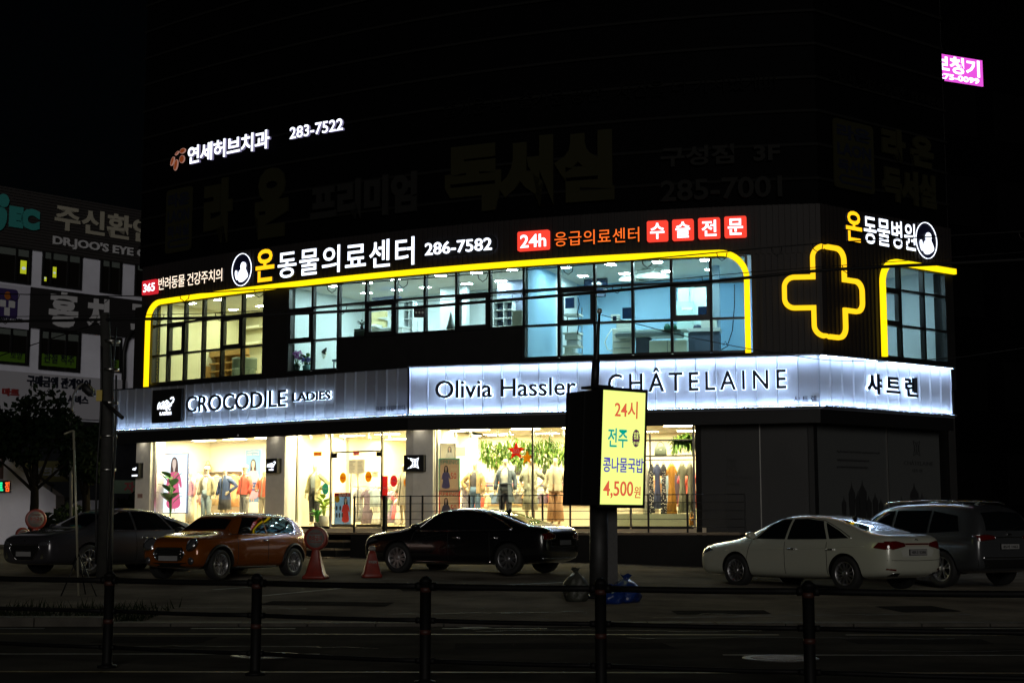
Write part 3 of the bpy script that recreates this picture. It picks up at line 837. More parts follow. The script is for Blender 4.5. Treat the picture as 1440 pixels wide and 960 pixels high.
t = sign('phone_sign', 'white lit phone number 286-7582 on a black rounded plate over the clinic windows', 'sign', FAC, 11.6, 9)
a, b, c, d = pxrect(FAC, 596, 700, 334.5, 359.5)
mb = MB(); prism(mb, FAC, rrect(a, b, c, d, .22), .05, .09, black_metal); at(mb, 'plate', t)
mb = MB(); prism(mb, FAC, rrect(a + .03, b - .03, c + .02, d - .02, .2), .02, .045, glow('plate_halo', (.6, .72, 1), 1.2)); at(mb, 'halo_light', t)
mb = MB(); textpx(mb, '286-7582', FAC, 600.3, 693.7, 338.7, 356, .09, .12, deep_white, bold=.008); at(mb, 'lettering', t)
t = sign('badge_sign', 'red lit box with white 24h left of the orange Korean words', 'sign', FAC, 14.9, 9)
badge(t, '24h', (729.8, 774, 325.5, 352.8), (734, 770, 330.5, 348.5), red_box, .015)
lit_word('orange-red lit Korean words 응급의료센터 between the 24h box and the four red boxes', '응급의료센터', (781.3, 900, 323.5, 344), orange_led, .0, spacing=1.05)
for s, px, nb in (('수', (910.7, 940, 311.4, 340.6), 'first of four red lit boxes over the operating room, white syllable 수'), ('술', (946, 976, 309.5, 339), 'second red lit box over the operating room, white syllable 술'),
                  ('전', (982.4, 1013, 307.3, 336.7), 'third red lit box over the operating room, white syllable 전'), ('문', (1019, 1050, 305.2, 335), 'red lit box nearest the corner, white syllable 문')):
    t = sign('badge_sign', nb, 'sign', FAC, FAC.hit(px[0], px[3])[0], 9, 'red syllable boxes on the clinic band')
    h = (px[3] - px[2]); w = px[1] - px[0]
    badge(t, s, px, (px[0] + w * .16, px[1] - w * .16, px[2] + h * .12, px[3] - h * .12), red_box, .02)
def vet_emblem(label, px, S=FAC):
    u, z = S.hit(px[0], px[1]); ru = abs(S.hit(px[0] + px[2], px[1])[0] - u); rz = abs(S.hit(px[0], px[1] - px[3])[1] - z)
    t = sign('round_emblem', label, 'sign', S, u, z)
    mb = MB(); prism(mb, S, ell(u, z, ru * .95, rz * .95), .02, .05, mat('emblem_navy', (.01, .012, .05), .4)); at(mb, 'disc', t)
    mb = MB(); ribbon(mb, S, ell(u, z, ru, rz, 40), .020, .05, .065, deep_white, True); at(mb, 'ring', t)
    f = lambda pts: prism(mb, S, smoothpoly([(u + (x * .80 + .03) * ru, z + (y * .80 - .02) * rz) for x, y in pts], 2), .05, .08, deep_white)
    mb = MB()
    f([(-.15, .25), (-.05, .5), (.15, .62), (.42, .55), (.55, .30), (.42, .1), (.62, -.15), (.80, -.45), (.72, -.62), (.45, -.78), (.15, -.92), (-.2, -.94), (-.42, -.8), (-.42, -.35), (-.30, -.05), (-.05, .05)])
    f([(-.85, -.1), (-.72, .05), (-.6, -.1), (-.62, -.4), (-.5, -.65), (-.62, -.78), (-.82, -.45)])
    at(mb, 'figure', t)
vet_emblem('round white lit emblem left of the large yellow syllable on the front', (341.6, 379.5, 13.6, 22.4))
lit_word('yellow lit Korean syllable 온 on the side street, above the yellow cross', '온', (1185.6, 1208, 298, 340.5), amber_led, .022)
lit_word('white lit Korean words 동물병원 on the side street wall', '동물병원', (1211, 1283, 309.5, 348.4), deep_white, .012, spacing=1.02)
vet_emblem('round white lit emblem at the far right end of the side street signs', (1300.5, 338.7, 14.4, 25))

def dense(pts, step=.08):
    out = []
    for a, b in zip(pts, pts[1:]):
        n = max(1, int(math.hypot(b[0] - a[0], b[1] - a[1]) / step)); out += [(a[0] + (b[0] - a[0]) * i / n, a[1] + (b[1] - a[1]) * i / n) for i in range(n)]
    return out + [pts[-1]]
ZS = 8.68
def arc(cu, cz, r, a0, a1, n=10): return [(cu + r * math.cos(R(a0 + (a1 - a0) * i / n)), cz + r * math.sin(R(a0 + (a1 - a0) * i / n))) for i in range(n + 1)]
uL = FAC.hit(210, 480)[0]; uR = FAC.hit(1051.5, 450)[0]
t = sign('light_strip', 'long yellow lit contour line framing the clinic windows on the street front', 'light strip', FAC, uL, 6)
mb = MB(); ribbon(mb, FAC, dense([(uL, 5.92)] + arc(uL + .62, ZS - .62, .62, 180, 90) + arc(uR - .72, ZS - .72, .72, 90, 0) + [(uR, 5.99)], .35), .15, .03, .13, yellow_led); at(mb, 'light_tube', t)
mb = MB(); ribbon(mb, FAC, dense([(uL, 5.92)] + arc(uL + .62, ZS - .62, .62, 180, 90) + arc(uR - .72, ZS - .72, .72, 90, 0) + [(uR, 5.99)], .35), .10, .0, .03, frame_metal); at(mb, 'back_rail', t)
uS = FAC.hit(1239.5, 450)[0]
t = sign('light_strip', 'short yellow lit contour line round the side street clinic window', 'light strip', FAC, uS, 6)
mb = MB(); ribbon(mb, FAC, dense([(uS, 6.02)] + arc(uS + .62, ZS - .62, .62, 180, 90) + [(FAC.L - .02, ZS)], .35), .15, .03, .13, yellow_led); at(mb, 'light_tube', t)
t = sign('cross_sign', 'big yellow lit outline of a cross wrapped around the building corner', 'sign', FAC, UC, 6.4)
hz = lambda x, y: FAC.hit(x, y)[1]
a0, a1, b0, b1 = (FAC.hit(x, 410)[0] for x in (1103, 1143.5, 1185, 1209.5))
z0, z1 = hz(1163, 473.5), hz(1163, 348); zl, zh = hz(1163, 433.5), hz(1163, 390.5); r1, r2 = .26, .30
P = [(a1, zh), ] + arc(a0 + r1, zh - r1, r1, 90, 180) + arc(a0 + r1, zl + r1, r1, 180, 270) + [(a1, zl)] + arc(a1 + r2, z0 + r2, r2, 180, 270) + [(UC, z0)] + arc(b0 - r2, z0 + r2, r2, 270, 360) + [(b0, zl)] \
    + arc(b1 - r1, zl + r1, r1, 270, 360) + arc(b1 - r1, zh - r1, r1, 0, 90) + [(b0, zh)] + arc(b0 - r2, z1 - r2, r2, 0, 90) + [(UC, z1)] + arc(a1 + r2, z1 - r2, r2, 90, 180) + [(a1, zh)]
mb = MB(); ribbon(mb, FAC, dense(P, .1)[:-1], .125, .03, .11, glow('amber_tube', (1.0, .56, .01), 1.4), True); at(mb, 'light_tube', t)

# ------------------------------------------------------------ signs on the dark tower above
lit_side = glow('lit_side', (.5, .45, .8), .35)
t = sign('letter_sign', 'white lit Korean dental sign 연세허브치과 with five brown ovals high on the tower', 'sign', FAC, 1.5, 12)
mb = MB(); textpx(mb, '연세허브치과', FAC, 267, 381, 194.5, 220, .0, .08, letter_white, bold=.022, spacing=.95, side=lit_side); at(mb, 'lettering', t)
brown = glow('brown_lit', (.42, .085, .02), .42); mb = MB(); mb2 = MB()
for x, y, rx, ry, rot in ((258.5, 212.7, 4.4, 3.3, .1), (250.5, 216, 3.2, 1.4, .5), (257.6, 224.3, 3.9, 5.2, -.2), (244.2, 227.3, 2.2, 6.4, -.45), (249, 232.5, 2.8, 7.6, -.25)):
    u, z = FAC.hit(x, y); k = 48 / 2100
    prism(mb, FAC, ell(u, z, rx * k * 1.3, ry * k, 20, rot), .02, .06, brown); ribbon(mb2, FAC, ell(u, z, rx * k * 1.3, ry * k, 24, rot), .016, .02, .062, glow('oval_rim', (.9, .45, .35), .35), True)
at(mb, 'oval', t); at(mb2, 'oval_rim', t)
t = sign('phone_sign', 'white lit phone number 283-7522 high on the dark tower', 'sign', FAC, 6, 12.5)
mb = MB(); textpx(mb, '283-7522', FAC, 410, 484.5, 173.5, 190, .0, .08, letter_white, bold=.012, side=lit_side); at(mb, 'lettering', t)
dim_y = mat('unlit_yellow', (.016, .0155, .006), .8, spec=.1); dim_w = mat('unlit_white', (.012, .012, .0113), .8, spec=.1)
def dim(label, items, mt):
    r0 = pxrect(FAC, *items[0][1]); t = sign('letter_sign', label, 'sign', FAC, r0[0], r0[2])
    for s, px, b in items: mb = MB(); textpx(mb, s, FAC, *px, -.04, .02, mt, bold=b); at(mb, 'lettering', t)
    return t
def laon(label, px, tx):
    a, b, c, d = pxrect(FAC, *px); t = sign('logo_sign', label, 'sign', FAC, a, c)
    mb = MB(); prism(mb, FAC, rrect(a, b, c, d, .12), -.04, .0, dim_y); at(mb, 'plate', t)
    mb = MB(); h = d - c; w = b - a; k = black_letter
    for s, q0, q1 in (('라온', .72, .93), ('LAON', .48, .66), ('독서실', .24, .42)): text(mb, s, FAC, a + .08 * w, b - .08 * w, c + h * q0, c + h * q1, .0, .012, k, bold=.04)
    ribbon(mb, FAC, [(b - .08 * w, c + .19 * h), (a + .18 * w, c + .19 * h), (a + .12 * w, c + .14 * h), (a + .18 * w, c + .09 * h), (b - .08 * w, c + .09 * h)], .03 * h, .0, .012, k); at(mb, 'lettering', t)
laon('unlit square logo plate LAON at the left end of the dark tower front', (233, 269, 265, 354), None)
dim('very large unlit dim yellow Korean syllables 라온 on the dark tower front', [('라', (287, 326, 252, 342), .06), ('온', (359, 405, 236, 334), .06)], dim_y)
dim('unlit grey Korean word 프리미엄 on the dark tower front', [('프리미엄', (437, 586, 250, 306), .05)], dim_w)
dim('very large unlit dim yellow Korean word 독서실 in the middle of the dark tower', [('독서실', (626, 864, 192, 291), .07)], dim_y)
dim('unlit grey branch sign 구성점 3F with a phone number on the dark tower', [('구성점  3F', (929, 1097, 203, 231), .03), ('285-7001', (929, 1100, 250, 280), .02)], dim_w)
faint = mat('unlit_dark_grey', (.004, .004, .0038), .9, spec=.05)
dim('faint handwritten Korean slogan along the top of the tower front', [('즐거운 나,  즐거운 공간,  시간을 더 가치있게!!!', (624, 1091, 118, 141), -.01)], faint)
dim('faint handwritten Korean slogan on the side street wall of the tower', [('즐거운 나, 즐거운 공간, 시간을 더 가치있게', (1167, 1322, 117, 132), -.01)], faint)
laon('unlit tall yellow logo plate LAON on the side street wall of the tower', (1173, 1229, 172, 268), None)
dim('unlit dim yellow Korean words 라온 독서실 in two rows on the side street wall', [('라 온', (1241, 1312, 186, 232), .06), ('독서실', (1242, 1316, 240, 288), .06)], dim_y)

# ------------------------------------------------------------ guard fence along the near pavement
fence = thing('guard_fence', 'black steel guard fence with round posts and four rails along the near roadside', 'fence', (0, 14, 0))
def near(mb, n, par, **k): return at(mb, n, par, **k)
FP = [(-6.05, 16.62), (-4.2, 15.78), (-2.53, 15.0), (-.81, 14.18), (.80, 13.68), (2.56, 13.08), (4.5, 12.5)]
fence_m = mat('fence_black', (.0035, .0035, .0035), .6, spec=.15, noise=.4, nscale=12)
tape = mat('orange_tape', (.035, .008, .004), .6)
for x, y in FP:
    mb = MB(); M = Matrix.Translation((x, y, 0))
    mb.lathe([(.10, 0), (.10, .025), (.06, .03), (.052, .06), (.052, .93), (.058, .935), (.058, .955), (.045, .965), (.03, .985), (0, .992)], fence_m, 18, M); p = near(mb, 'post', fence)
    for z in (.84, .45): mb = MB(); mb.lathe([(.0535, z), (.0535, z + .045)], tape, 18, M); mb.build('reflective_band', p)
for z, r in ((.895, .030), (.58, .022), (.21, .022)):
    for (xa, ya), (xb, yb) in zip(FP, FP[1:]):
        mb = MB(); n = 6
        mb.tube([(xa + (xb - xa) * k / n, ya + (yb - ya) * k / n, z - .006 * math.sin(math.pi * k / n)) for k in range(n + 1)], r, fence_m, 10)
        for q in (0, 1):
            x, y = (xa, ya) if q == 0 else (xb, yb); d = Vector((xb - xa, yb - ya)).normalized() * (.05 if q == 0 else -.05)
            mb.tube([(x + d.x, y + d.y, z), (x + d.x * 1.9, y + d.y * 1.9, z)], r * 1.35, fence_m, 10)
        near(mb, 'rail', fence)

# ------------------------------------------------------------ tall advertising light box on its post
LB = ondepth(845, 740, 27.3); LB.z = gz(LB.x, LB.y) + .01
sg = thing('light_box_sign', 'lime yellow lit advertising box on a dark post reading 24시 전주 콩나물국밥 4,500원', 'sign', LB, 0)
al = R(39); tilt = R(2.2)
du = Vector((math.cos(al), math.sin(al), 0)); dn = Vector((math.sin(al), -math.cos(al), 0)); up = Vector((math.sin(tilt) * .98, 0, math.cos(tilt)))
e0 = ondepth(842.5, 709.5, 26.9)                       # lower near corner of the box
BW, BH, BD = 1.09, 2.08, .94
FACE = Plane(e0, du, dn, up)
lime = glow('lime_face', (.87, 1.0, .25), 1.12)
def hx(mb, u0, u1, z0, z1, o0, o1, mt): mb.hexa([FACE(u0, z0, o0), FACE(u1, z0, o0), FACE(u1, z0, o1), FACE(u0, z0, o1)], [FACE(u0, z1, o0), FACE(u1, z1, o0), FACE(u1, z1, o1), FACE(u0, z1, o1)], mt)
mb = MB(); hx(mb, 0, BW, 0, BH, -BD, -.02, mat('cabinet_black', (.005, .005, .0055), .5)); at(mb, 'cabinet', sg)
mb = MB()
for u0, u1, z0, z1 in ((-.03, BW + .03, BH - .01, BH + .05), (-.03, BW + .03, -.05, .01), (-.03, .01, .011, BH - .011), (BW - .01, BW + .03, .011, BH - .011)): hx(mb, u0, u1, z0, z1, -.03, .012, black_metal)
for o0, o1 in ((-BD - .03, -BD + .05), (-.5, -.47)): hx(mb, -.025, 0, 0, BH, o0, o1, black_metal)
hx(mb, .1, .45, BH + .05, BH + .10, -.7, -.2, black_metal); at(mb, 'frame', sg)
mb = MB(); hx(mb, .011, BW - .011, .011, BH - .011, -.019, -.004, lime); at(mb, 'lit_face', sg)
fpx = lambda x, y: FACE.hit(x, y)
def ftext(s, xl, xr, yt, yb, mt, bold=.0, o=.003, par=None, name='lettering'):
    mb = MB(); textpx(mb, s, FACE, xl, xr, yt, yb, -.004, o, mt, bold=bold); at(mb, name, par or sg)
ink_red = glow('lit_red_print', (1.0, .16, .08), .75); ink_teal = glow('lit_teal_print', (0.0, .48, .40), .75); ink_blue = glow('lit_blue_print', (.09, .06, .62), .75); ink_pur = glow('lit_purple_print', (.13, .035, .11), .6)
ftext('24시', 862.5, 894.5, 563.5, 588, ink_red, .012)
ftext('전주', 853.5, 881, 602, 629, ink_teal, .012)
ftext('콩나물국밥', 847.3, 904, 643, 664, ink_blue, .012)
ftext('4,500', 848, 890, 676, 700.5, ink_red, .012)
ftext('원', 891.5, 900.5, 683.5, 700, ink_red, .01)
mb = MB(); u, z = fpx(893, 616); rz_ = abs(fpx(893, 604)[1] - z)
prism(mb, FACE, [(u + rz_ * (.62 if k % 2 else .55) * math.cos(k * math.pi / 20) * 1.0, z + rz_ * (1.06 if k % 2 else .98) * math.sin(k * math.pi / 20)) for k in range(40)], -.004, .001, ink_pur); at(mb, 'seal', sg)
mb = MB(); text(mb, '名家', FACE, u - .06, u + .06, z - .02, z + .12, .001, .003, lime); text(mb, '콩나물', FACE, u - .07, u + .07, z - .12, z - .06, .001, .003, lime); at(mb, 'seal_lettering', sg)
mb = MB(); c0 = FACE(.42, .02, -BD * .5); mb.tube([c0, (c0.x - .02, c0.y, LB.z - .1)], .17, mat('post_dark', (.012, .012, .012), .6, noise=.5, nscale=9), 14)
mb.lathe([(.28, 0), (.28, .05), (.18, .06)], black_metal, 14, Matrix.Translation((c0.x - .02, c0.y, LB.z)))
at(mb, 'post', sg)
mb = MB(); c1 = ondepth(858, 740, 27.9); mb.box((c1.x - .12, c1.y - .05, LB.z - .1), (c1.x + .13, c1.y + .15, 1.85), mat('board_dark', (.014, .014, .0135), .6, noise=.6, nscale=14)); at(mb, 'post_board', sg)
rod = thing('antenna_pole', 'thin black tapered pole leaning above the lime light box', 'pole', ondepth(838, 545, 27.6))
mb = MB(); mb.tube([ondepth(836, 560, 27.6), ondepth(838.5, 506, 27.6), ondepth(841, 470, 27.6), ondepth(843, 441, 27.6)], [.065, .055, .032, .022], black_metal, 10)
mb.tube([ondepth(836, 548, 27.6), ondepth(838.2, 506, 27.6)], .075, black_metal, 10); at(mb, 'shaft', rod)
mb = MB(); mb.lathe([(.03, 0), (.045, .02), (.045, .08), (.02, .1), (0, .1)], steel, 10, Matrix.Translation(ondepth(843, 441, 27.6))); at(mb, 'insulator', rod)

# ------------------------------------------------------------ utility pole on the left, with its cables
UP = ondepth(149, 740, 31.3); UP.z = gz(UP.x, UP.y)
pole = thing('utility_pole', 'dark concrete utility pole wrapped in cables in front of the silver sedan', 'utility pole', UP)
conc = mat('pole_concrete', (.018, .018, .016), .8, noise=.35, nscale=6)
t1 = ondepth(147.5, 440, 31.3)
mb = MB(); mb.tube([(UP.x, UP.y, UP.z - .1), (UP.x - .02, UP.y, 3.5), tuple(t1)], [.17, .14, .10], conc, 16); at(mb, 'shaft', pole)
mb = MB()
for k, (dx, z0, z1) in enumerate(((-.17, .4, 5.2), (.16, .3, 4.6), (.10, .2, 5.6))):
    mb.tube([(UP.x + dx + .02 * math.sin(z * 2 + k), UP.y - .14, z) for z in us(UP.z + z0, z1, .4)], .022, black_metal, 8)
at(mb, 'riser_cable', pole)
mb = MB(); 
for z in (2.6, 3.3, 4.0, 4.7, 5.3): mb.lathe([(.17, z), (.17, z + .05)], steel, 14, Matrix.Translation((UP.x, UP.y, 0)))
at(mb, 'clamp_band', pole)
mb = MB(); mb.tube([ondepth(148, 566, 31), ondepth(172, 587, 30.6)], .045, black_metal, 8); at(mb, 'strut', pole)
mb = MB(); mb.box((UP.x - .24, UP.y - .2, 4.05), (UP.x - .12, UP.y - .16, 4.28), mat('dull_yellow', (.4, .3, .03), .5)); at(mb, 'marker_plate', pole)
def cable(label, pts, r, hooks=None):
    P = []
    for (x0, y0, d0), (x1, y1, d1) in zip(pts, pts[1:]):
        for k in range(10): q = k / 10; P.append((x0 + (x1 - x0) * q, y0 + (y1 - y0) * q, d0 + (d1 - d0) * q))
    P.append(pts[-1]); V = [ondepth(*p) for p in P]
    for _ in range(3): V = [V[0]] + [(V[i - 1] + V[i] * 2 + V[i + 1]) / 4 for i in range(1, len(V) - 1)] + [V[-1]]
    mb = MB(); mb.tube(V, r, black_metal, 8)
    if hooks:
        for i in range(3, len(V) - 1, hooks):
            p = V[i]; mb.tube([p, p + Vector((.02, 0, -.10)), p + Vector((.10, 0, -.16)), p + Vector((.18, 0, -.10)), p + Vector((.2, 0, 0))], .009, black_metal, 5)
    return tag(mb.build('overhead_cable'), label, 'cable', 'overhead cables')
cable('thickest black overhead cable, crossing the middle of the clinic windows and the yellow cross', [(-60, 453, 33), (145, 449.5, 31.2), (290, 447, 30.8), (420, 441, 30.4), (600, 431, 30), (840, 411, 29), (1050, 390.5, 28), (1165, 379, 27.6), (1500, 362, 26)], .030)
cable('thin messenger wire with hooks just above the thickest overhead cable', [(-60, 446, 33), (145, 443.5, 31.2), (290, 441, 30.8), (420, 434, 30.4), (600, 424, 30), (840, 403, 29), (1050, 383, 28), (1500, 350, 26)], .007, 6)
cable('thin overhead wire with hooks along the lower edge of the yellow light strip', [(-60, 412, 33), (190, 417, 31), (400, 405, 30.4), (600, 391, 30), (840, 371, 29), (1050, 351, 28), (1165, 341, 27.6), (1500, 322, 26)], .011, 5)
cable('thin wire sagging from the antenna pole across the white side street fascia', [(843, 442, 27.6), (960, 472, 28), (1050, 490, 28.5), (1160, 506.5, 29), (1250, 508.5, 29.5), (1345, 503, 30), (1500, 480, 30)], .008)
cable('lower overhead cable at the left edge, running down towards the utility pole', [(-60, 520, 36), (60, 480, 34), (147, 452, 31.3)], .012)
tb = thing('terminal_box', 'small black cable terminal box hanging in front of the clinic windows', 'cable box', ondepth(590, 440, 30))
b0 = ondepth(582, 446, 30); b1 = ondepth(598, 434, 30)
mb = MB(); mb.box((b0.x, b0.y - .06, b0.z), (b1.x, b0.y + .06, b1.z), black_metal); at(mb, 'case', tb, bevel=.01)
mb = MB()
for k in range(3): mb.lathe([(.022, 0), (.022, .01), (0, .014)], mat('pale_plastic', (.6, .65, .6), .5), 10, Matrix.Translation((b0.x + (b1.x - b0.x) * (.22 + .28 * k), b0.y - .06, (b0.z + b1.z) / 2)) @ Matrix.Rotation(R(90), 4, 'X'))
at(mb, 'port', tb)

# ------------------------------------------------------------ thin street furniture at the left
tp = ondepth(114, 740, 28); tp.z = gz(tp.x, tp.y)
t = thing('tripod_pole', 'slim pale pole on a tripod in front of the silver sedan', 'pole', tp)
pale = mat('pale_alloy', (.32, .30, .22), .35, metal=.4)
top = ondepth(103.5, 605, 28)
mb = MB(); mb.tube([tp, top], .022, pale, 8); at(mb, 'mast', t)
for dx, dy in ((-.30, -.1), (.36, -.1), (.03, .35)):
    mb = MB(); mb.tube([tp + Vector((-.02, 0, .78)), (tp.x + dx, tp.y + dy, tp.z)], .013, black_metal, 6); at(mb, 'leg', t)
mb = MB(); mb.tube([top, ondepth(90, 610, 27.9)], .018, pale, 6); at(mb, 'crossbar', t)
lp = ondepth(101, 740, 46); lp.z = gz(lp.x, lp.y)
t = thing('street_lamp', 'unlit street lamp with a thin curved arm left of the utility pole', 'street lamp', lp)
mb = MB(); mb.tube([lp, ondepth(100, 600, 46), ondepth(101, 575, 46), ondepth(104, 555, 46), ondepth(110, 543, 46), ondepth(117, 540, 46)], .05, mat('lamp_grey', (.08, .08, .08), .5), 8); at(mb, 'pole', t)
h0 = ondepth(116, 541, 46); h1 = ondepth(133, 556, 46); mb = MB(); mb.tube([h0, h0.lerp(h1, .25), h0.lerp(h1, .75), h1], [.06, .15, .15, .05], black_metal, 10); at(mb, 'lamp_head', t)
bs = ondepth(121, 664, 47); bb = Vector((bs.x, bs.y, gz(bs.x, bs.y)))
t = thing('road_sign', 'round dark blue road sign on a post behind the tripod pole', 'road sign', bb)
mb = MB(); mb.tube([bb, bs + Vector((0, .03, -.2)), bs + Vector((0, .03, .2))], .03, mat('lamp_grey'), 8); at(mb, 'post', t)
Mx = Matrix.Translation(bs) @ Matrix.Rotation(R(90), 4, 'X')
mb = MB(); mb.lathe([(.25, -.01), (.25, .012), (0, .013)], mat('sign_blue', (.012, .02, .16), .4), 28, Mx); mb.lathe([(.25, .0), (.262, 0), (.262, .016), (.245, .016)], white_paint, 28, Mx); at(mb, 'disc', t)

# ------------------------------------------------------------ no-parking stands, cone and rubbish bags
red_pl = mat('red_plastic', (.16, .016, .008), .45, noise=.25, nscale=7)
white_pl = mat('white_plastic', (.15, .14, .13), .5, noise=.2, nscale=9)
def stand(label, px, py, d, h, yaw=0, lean=0):
    p = ondepth(px, 740, d); p.z = gz(p.x, p.y) + .012
    t = thing('no_parking_stand', label, 'barrier', p, yaw); t.rotation_euler = (0, lean, yaw)
    mb = MB(); k = h / 1.1
    rings = []
    for z, w, dd in ((0, .26, .22), (.06, .25, .21), (.10, .20, .17), (.45, .11, .10), (.60, .085, .07), (.66, .09, .065)):
        rings.append([(x * 1.0 * k, y * k, z * k) for x, y in rrect(-w, w, -dd, dd, .05, 3)])
    mb.loft(rings, red_pl)
    Mx = Matrix.Translation((0, 0, .86 * k)) @ Matrix.Rotation(R(90), 4, 'X')
    mb.lathe([(.24 * k, -.07), (.26 * k, -.05), (.26 * k, .05), (.24 * k, .07), (.20 * k, .072), (0, .06)], red_pl, 26, Mx); mb.build('body', t)
    f = MB(); f.lathe([(.195 * k, .072), (.195 * k, .082), (0, .084)], white_pl, 26, Mx); f.build('disc', t)
    S = Plane((0, -.084, .86 * k), (1, 0, 0), (0, -1, 0))
    g = MB(); text(g, '주차금지', S, -.15 * k, .15 * k, -.05 * k, .06 * k, 0, .006, red_pl, bold=.04); text(g, 'NO PARKING', S, -.11 * k, .11 * k, .09 * k, .13 * k, -.002, .005, red_pl, bold=.02)
    ribbon(g, S, [(-.13 * k, -.08 * k), (.13 * k, -.08 * k)], .012, -.002, .005, red_pl); g.build('lettering', t)
    return t
stand('red no-parking stand with a white disc between the orange hatchback and black sedan', 445, 812, 32.6, 1.10, R(-8))
stand('tall red no-parking stand beside the white stair wall at far left', 50, 787, 43, 1.25, R(20))
stand('small red no-parking stand leaning in front of the taller one at far left', 40, 790, 41.5, .8, R(35), R(-14))
p = ondepth(523.5, 740, 33.0); p.z = gz(p.x, p.y) + .012
t = thing('traffic_cone', 'four-sided dull red cone with a pale tip near the front of the black sedan', 'cone', p, R(12))
mb = MB(); mb.loft([[(x, y, z) for x, y in rrect(-w, w, -w, w, w * .25, 3)] for z, w in ((0, .21), (.05, .215), (.09, .19), (.5, .085), (.58, .06))], red_pl); mb.build('body', t)
mb = MB(); mb.loft([[(x, y, z) for x, y in rrect(-w, w, -w, w, w * .3, 3)] for z, w in ((.58, .058), (.60, .075), (.64, .075), (.68, .04))], white_pl); mb.build('tip', t)
mb = MB(); S = Plane((0, -.135, .33), (1, 0, 0), (0, -1, .26), (0, .26, 1)); text(mb, '주차금지', S, -.09, .09, -.03, .04, -.004, .006, white_pl, bold=.04); mb.build('lettering', t)
def bag(name, label, px, py, d, w, h, mt, seed):
    p = ondepth(px, py, d); p.z = gz(p.x, p.y) if p.y > 22.8 else 0
    rnd = random.Random(seed); mb = MB(); rings = []; n = 26
    ph = [rnd.uniform(0, 6.28) for _ in range(8)]
    for i in range(15):
        q = i / 14; prof = math.sqrt(max(.03, 1 - ((q - .36) / .60) ** 2 * .93)) if q < .93 else .2
        if q == 0: prof = .70
        if i == 14: prof = .17
        rings.append([(w * prof * (1 + .13 * math.sin(3 * a + ph[0] + q * 4) + .09 * math.sin(7 * a + ph[1] - q * 9) + .05 * math.sin(13 * a + ph[2] + q * 15)) * math.cos(a),
                       w * .8 * prof * (1 + .12 * math.sin(4 * a + ph[3] - q * 5) + .07 * math.sin(9 * a + ph[4] + q * 11)) * math.sin(a), h * q * (1 + .05 * math.sin(2 * a + ph[5]))) for a in (2 * math.pi * k / n for k in range(n))])
    mb.loft(rings, mt); t = thing(name, label, 'rubbish bag', p, rnd.uniform(0, 6)); o = mb.build('sack', t)
    k = MB(); k.tube([(0, 0, h * .93), (.02, 0, h * 1.0)], [w * .2, w * .13], mt, 10); k.loft([[(r_ * math.cos(a) * (1 + .25 * math.sin(5 * a)), r_ * math.sin(a) * (1 + .25 * math.cos(4 * a)), h + zz + .02 * math.sin(3 * a)) for a in (2 * math.pi * j / 14 for j in range(14))] for r_, zz in ((w * .13, 0), (w * .24, .05), (w * .30, .07))], mt, cap=False); k.build('knot', t)
blue_bag = mat('blue_plastic_bag', (.004, .022, .13), .3, coat=.3, bump=1.0, nscale=9); pale_bag = mat('pale_plastic_bag', (.035, .037, .028), .5, noise=.3, nscale=9, bump=1.0)
bag('rubbish_bag', 'shiny blue rubbish bag at the foot of the light box post, right side', 880, 850, 26.6, .33, .42, blue_bag, 4)
bag('rubbish_bag', 'lower blue rubbish bag lying between the post and the larger blue one', 860, 850, 26.3, .24, .26, blue_bag, 9)
bag('rubbish_bag', 'dull pale rubbish bag tied at the top, left of the light box post', 810, 848, 26.8, .27, .52, pale_bag, 14)

# ------------------------------------------------------------ white clinic building at the left, up the slope
A0 = ondepth(0, 500, 60.0); A1 = ondepth(200, 500, 64.8)
dl = Vector((A1.x - A0.x, A1.y - A0.y, 0)).normalized()
LW = Plane((A0.x, A0.y, 0), dl, (dl.y, -dl.x, 0))
eye = thing('clinic_building', 'pale weathered office building with eye clinic sign left of the lit corner building', 'building', (A0.x, A0.y, 0))
def lpart(mb, n, par=eye, **k): return at(mb, n, par, **k)
def lq(mb, xl, xr, ytl, ybl, mt, o0, o1):                # block from pixel columns and left-edge rows; stays level in the world
    u0 = LW.hit(xl, ytl)[0]; u1 = LW.hit(xr, ytl)[0]; za = LW.hit(xl, ybl)[1]; zb = LW.hit(xl, ytl)[1]
    slab(mb, LW, u0, u1, za, zb, o0, o1, mt, 60); return u0, u1, za, zb
wall_m = mat('old_white_wall', (.68, .69, .80), .85, noise=.16, nscale=.5, bump=.1)
mb = MB(); slab(mb, LW, -9, 12, 0, LW.hit(0, 268)[1], -12, 0, wall_m, 60); lpart(mb, 'wall')
louvre = mat('dark_louvre', (.028, .025, .025), .6); mb = MB()
zt, zb = LW.hit(0, 262)[1], LW.hit(0, 345)[1]
slab(mb, LW, -9, 12, zb, zt, .003, .10, louvre, 60)
for i in range(20): z = zb + (i + .3) * (zt - zb) / 20; slab(mb, LW, -9, 12, z, z + .05, .10, .14, louvre, 60)
lpart(mb, 'louvre_band')
win_dark = mat('dark_window', (.010, .009, .008), .12); blind = mat('brown_blind', (.03, .018, .012), .7)
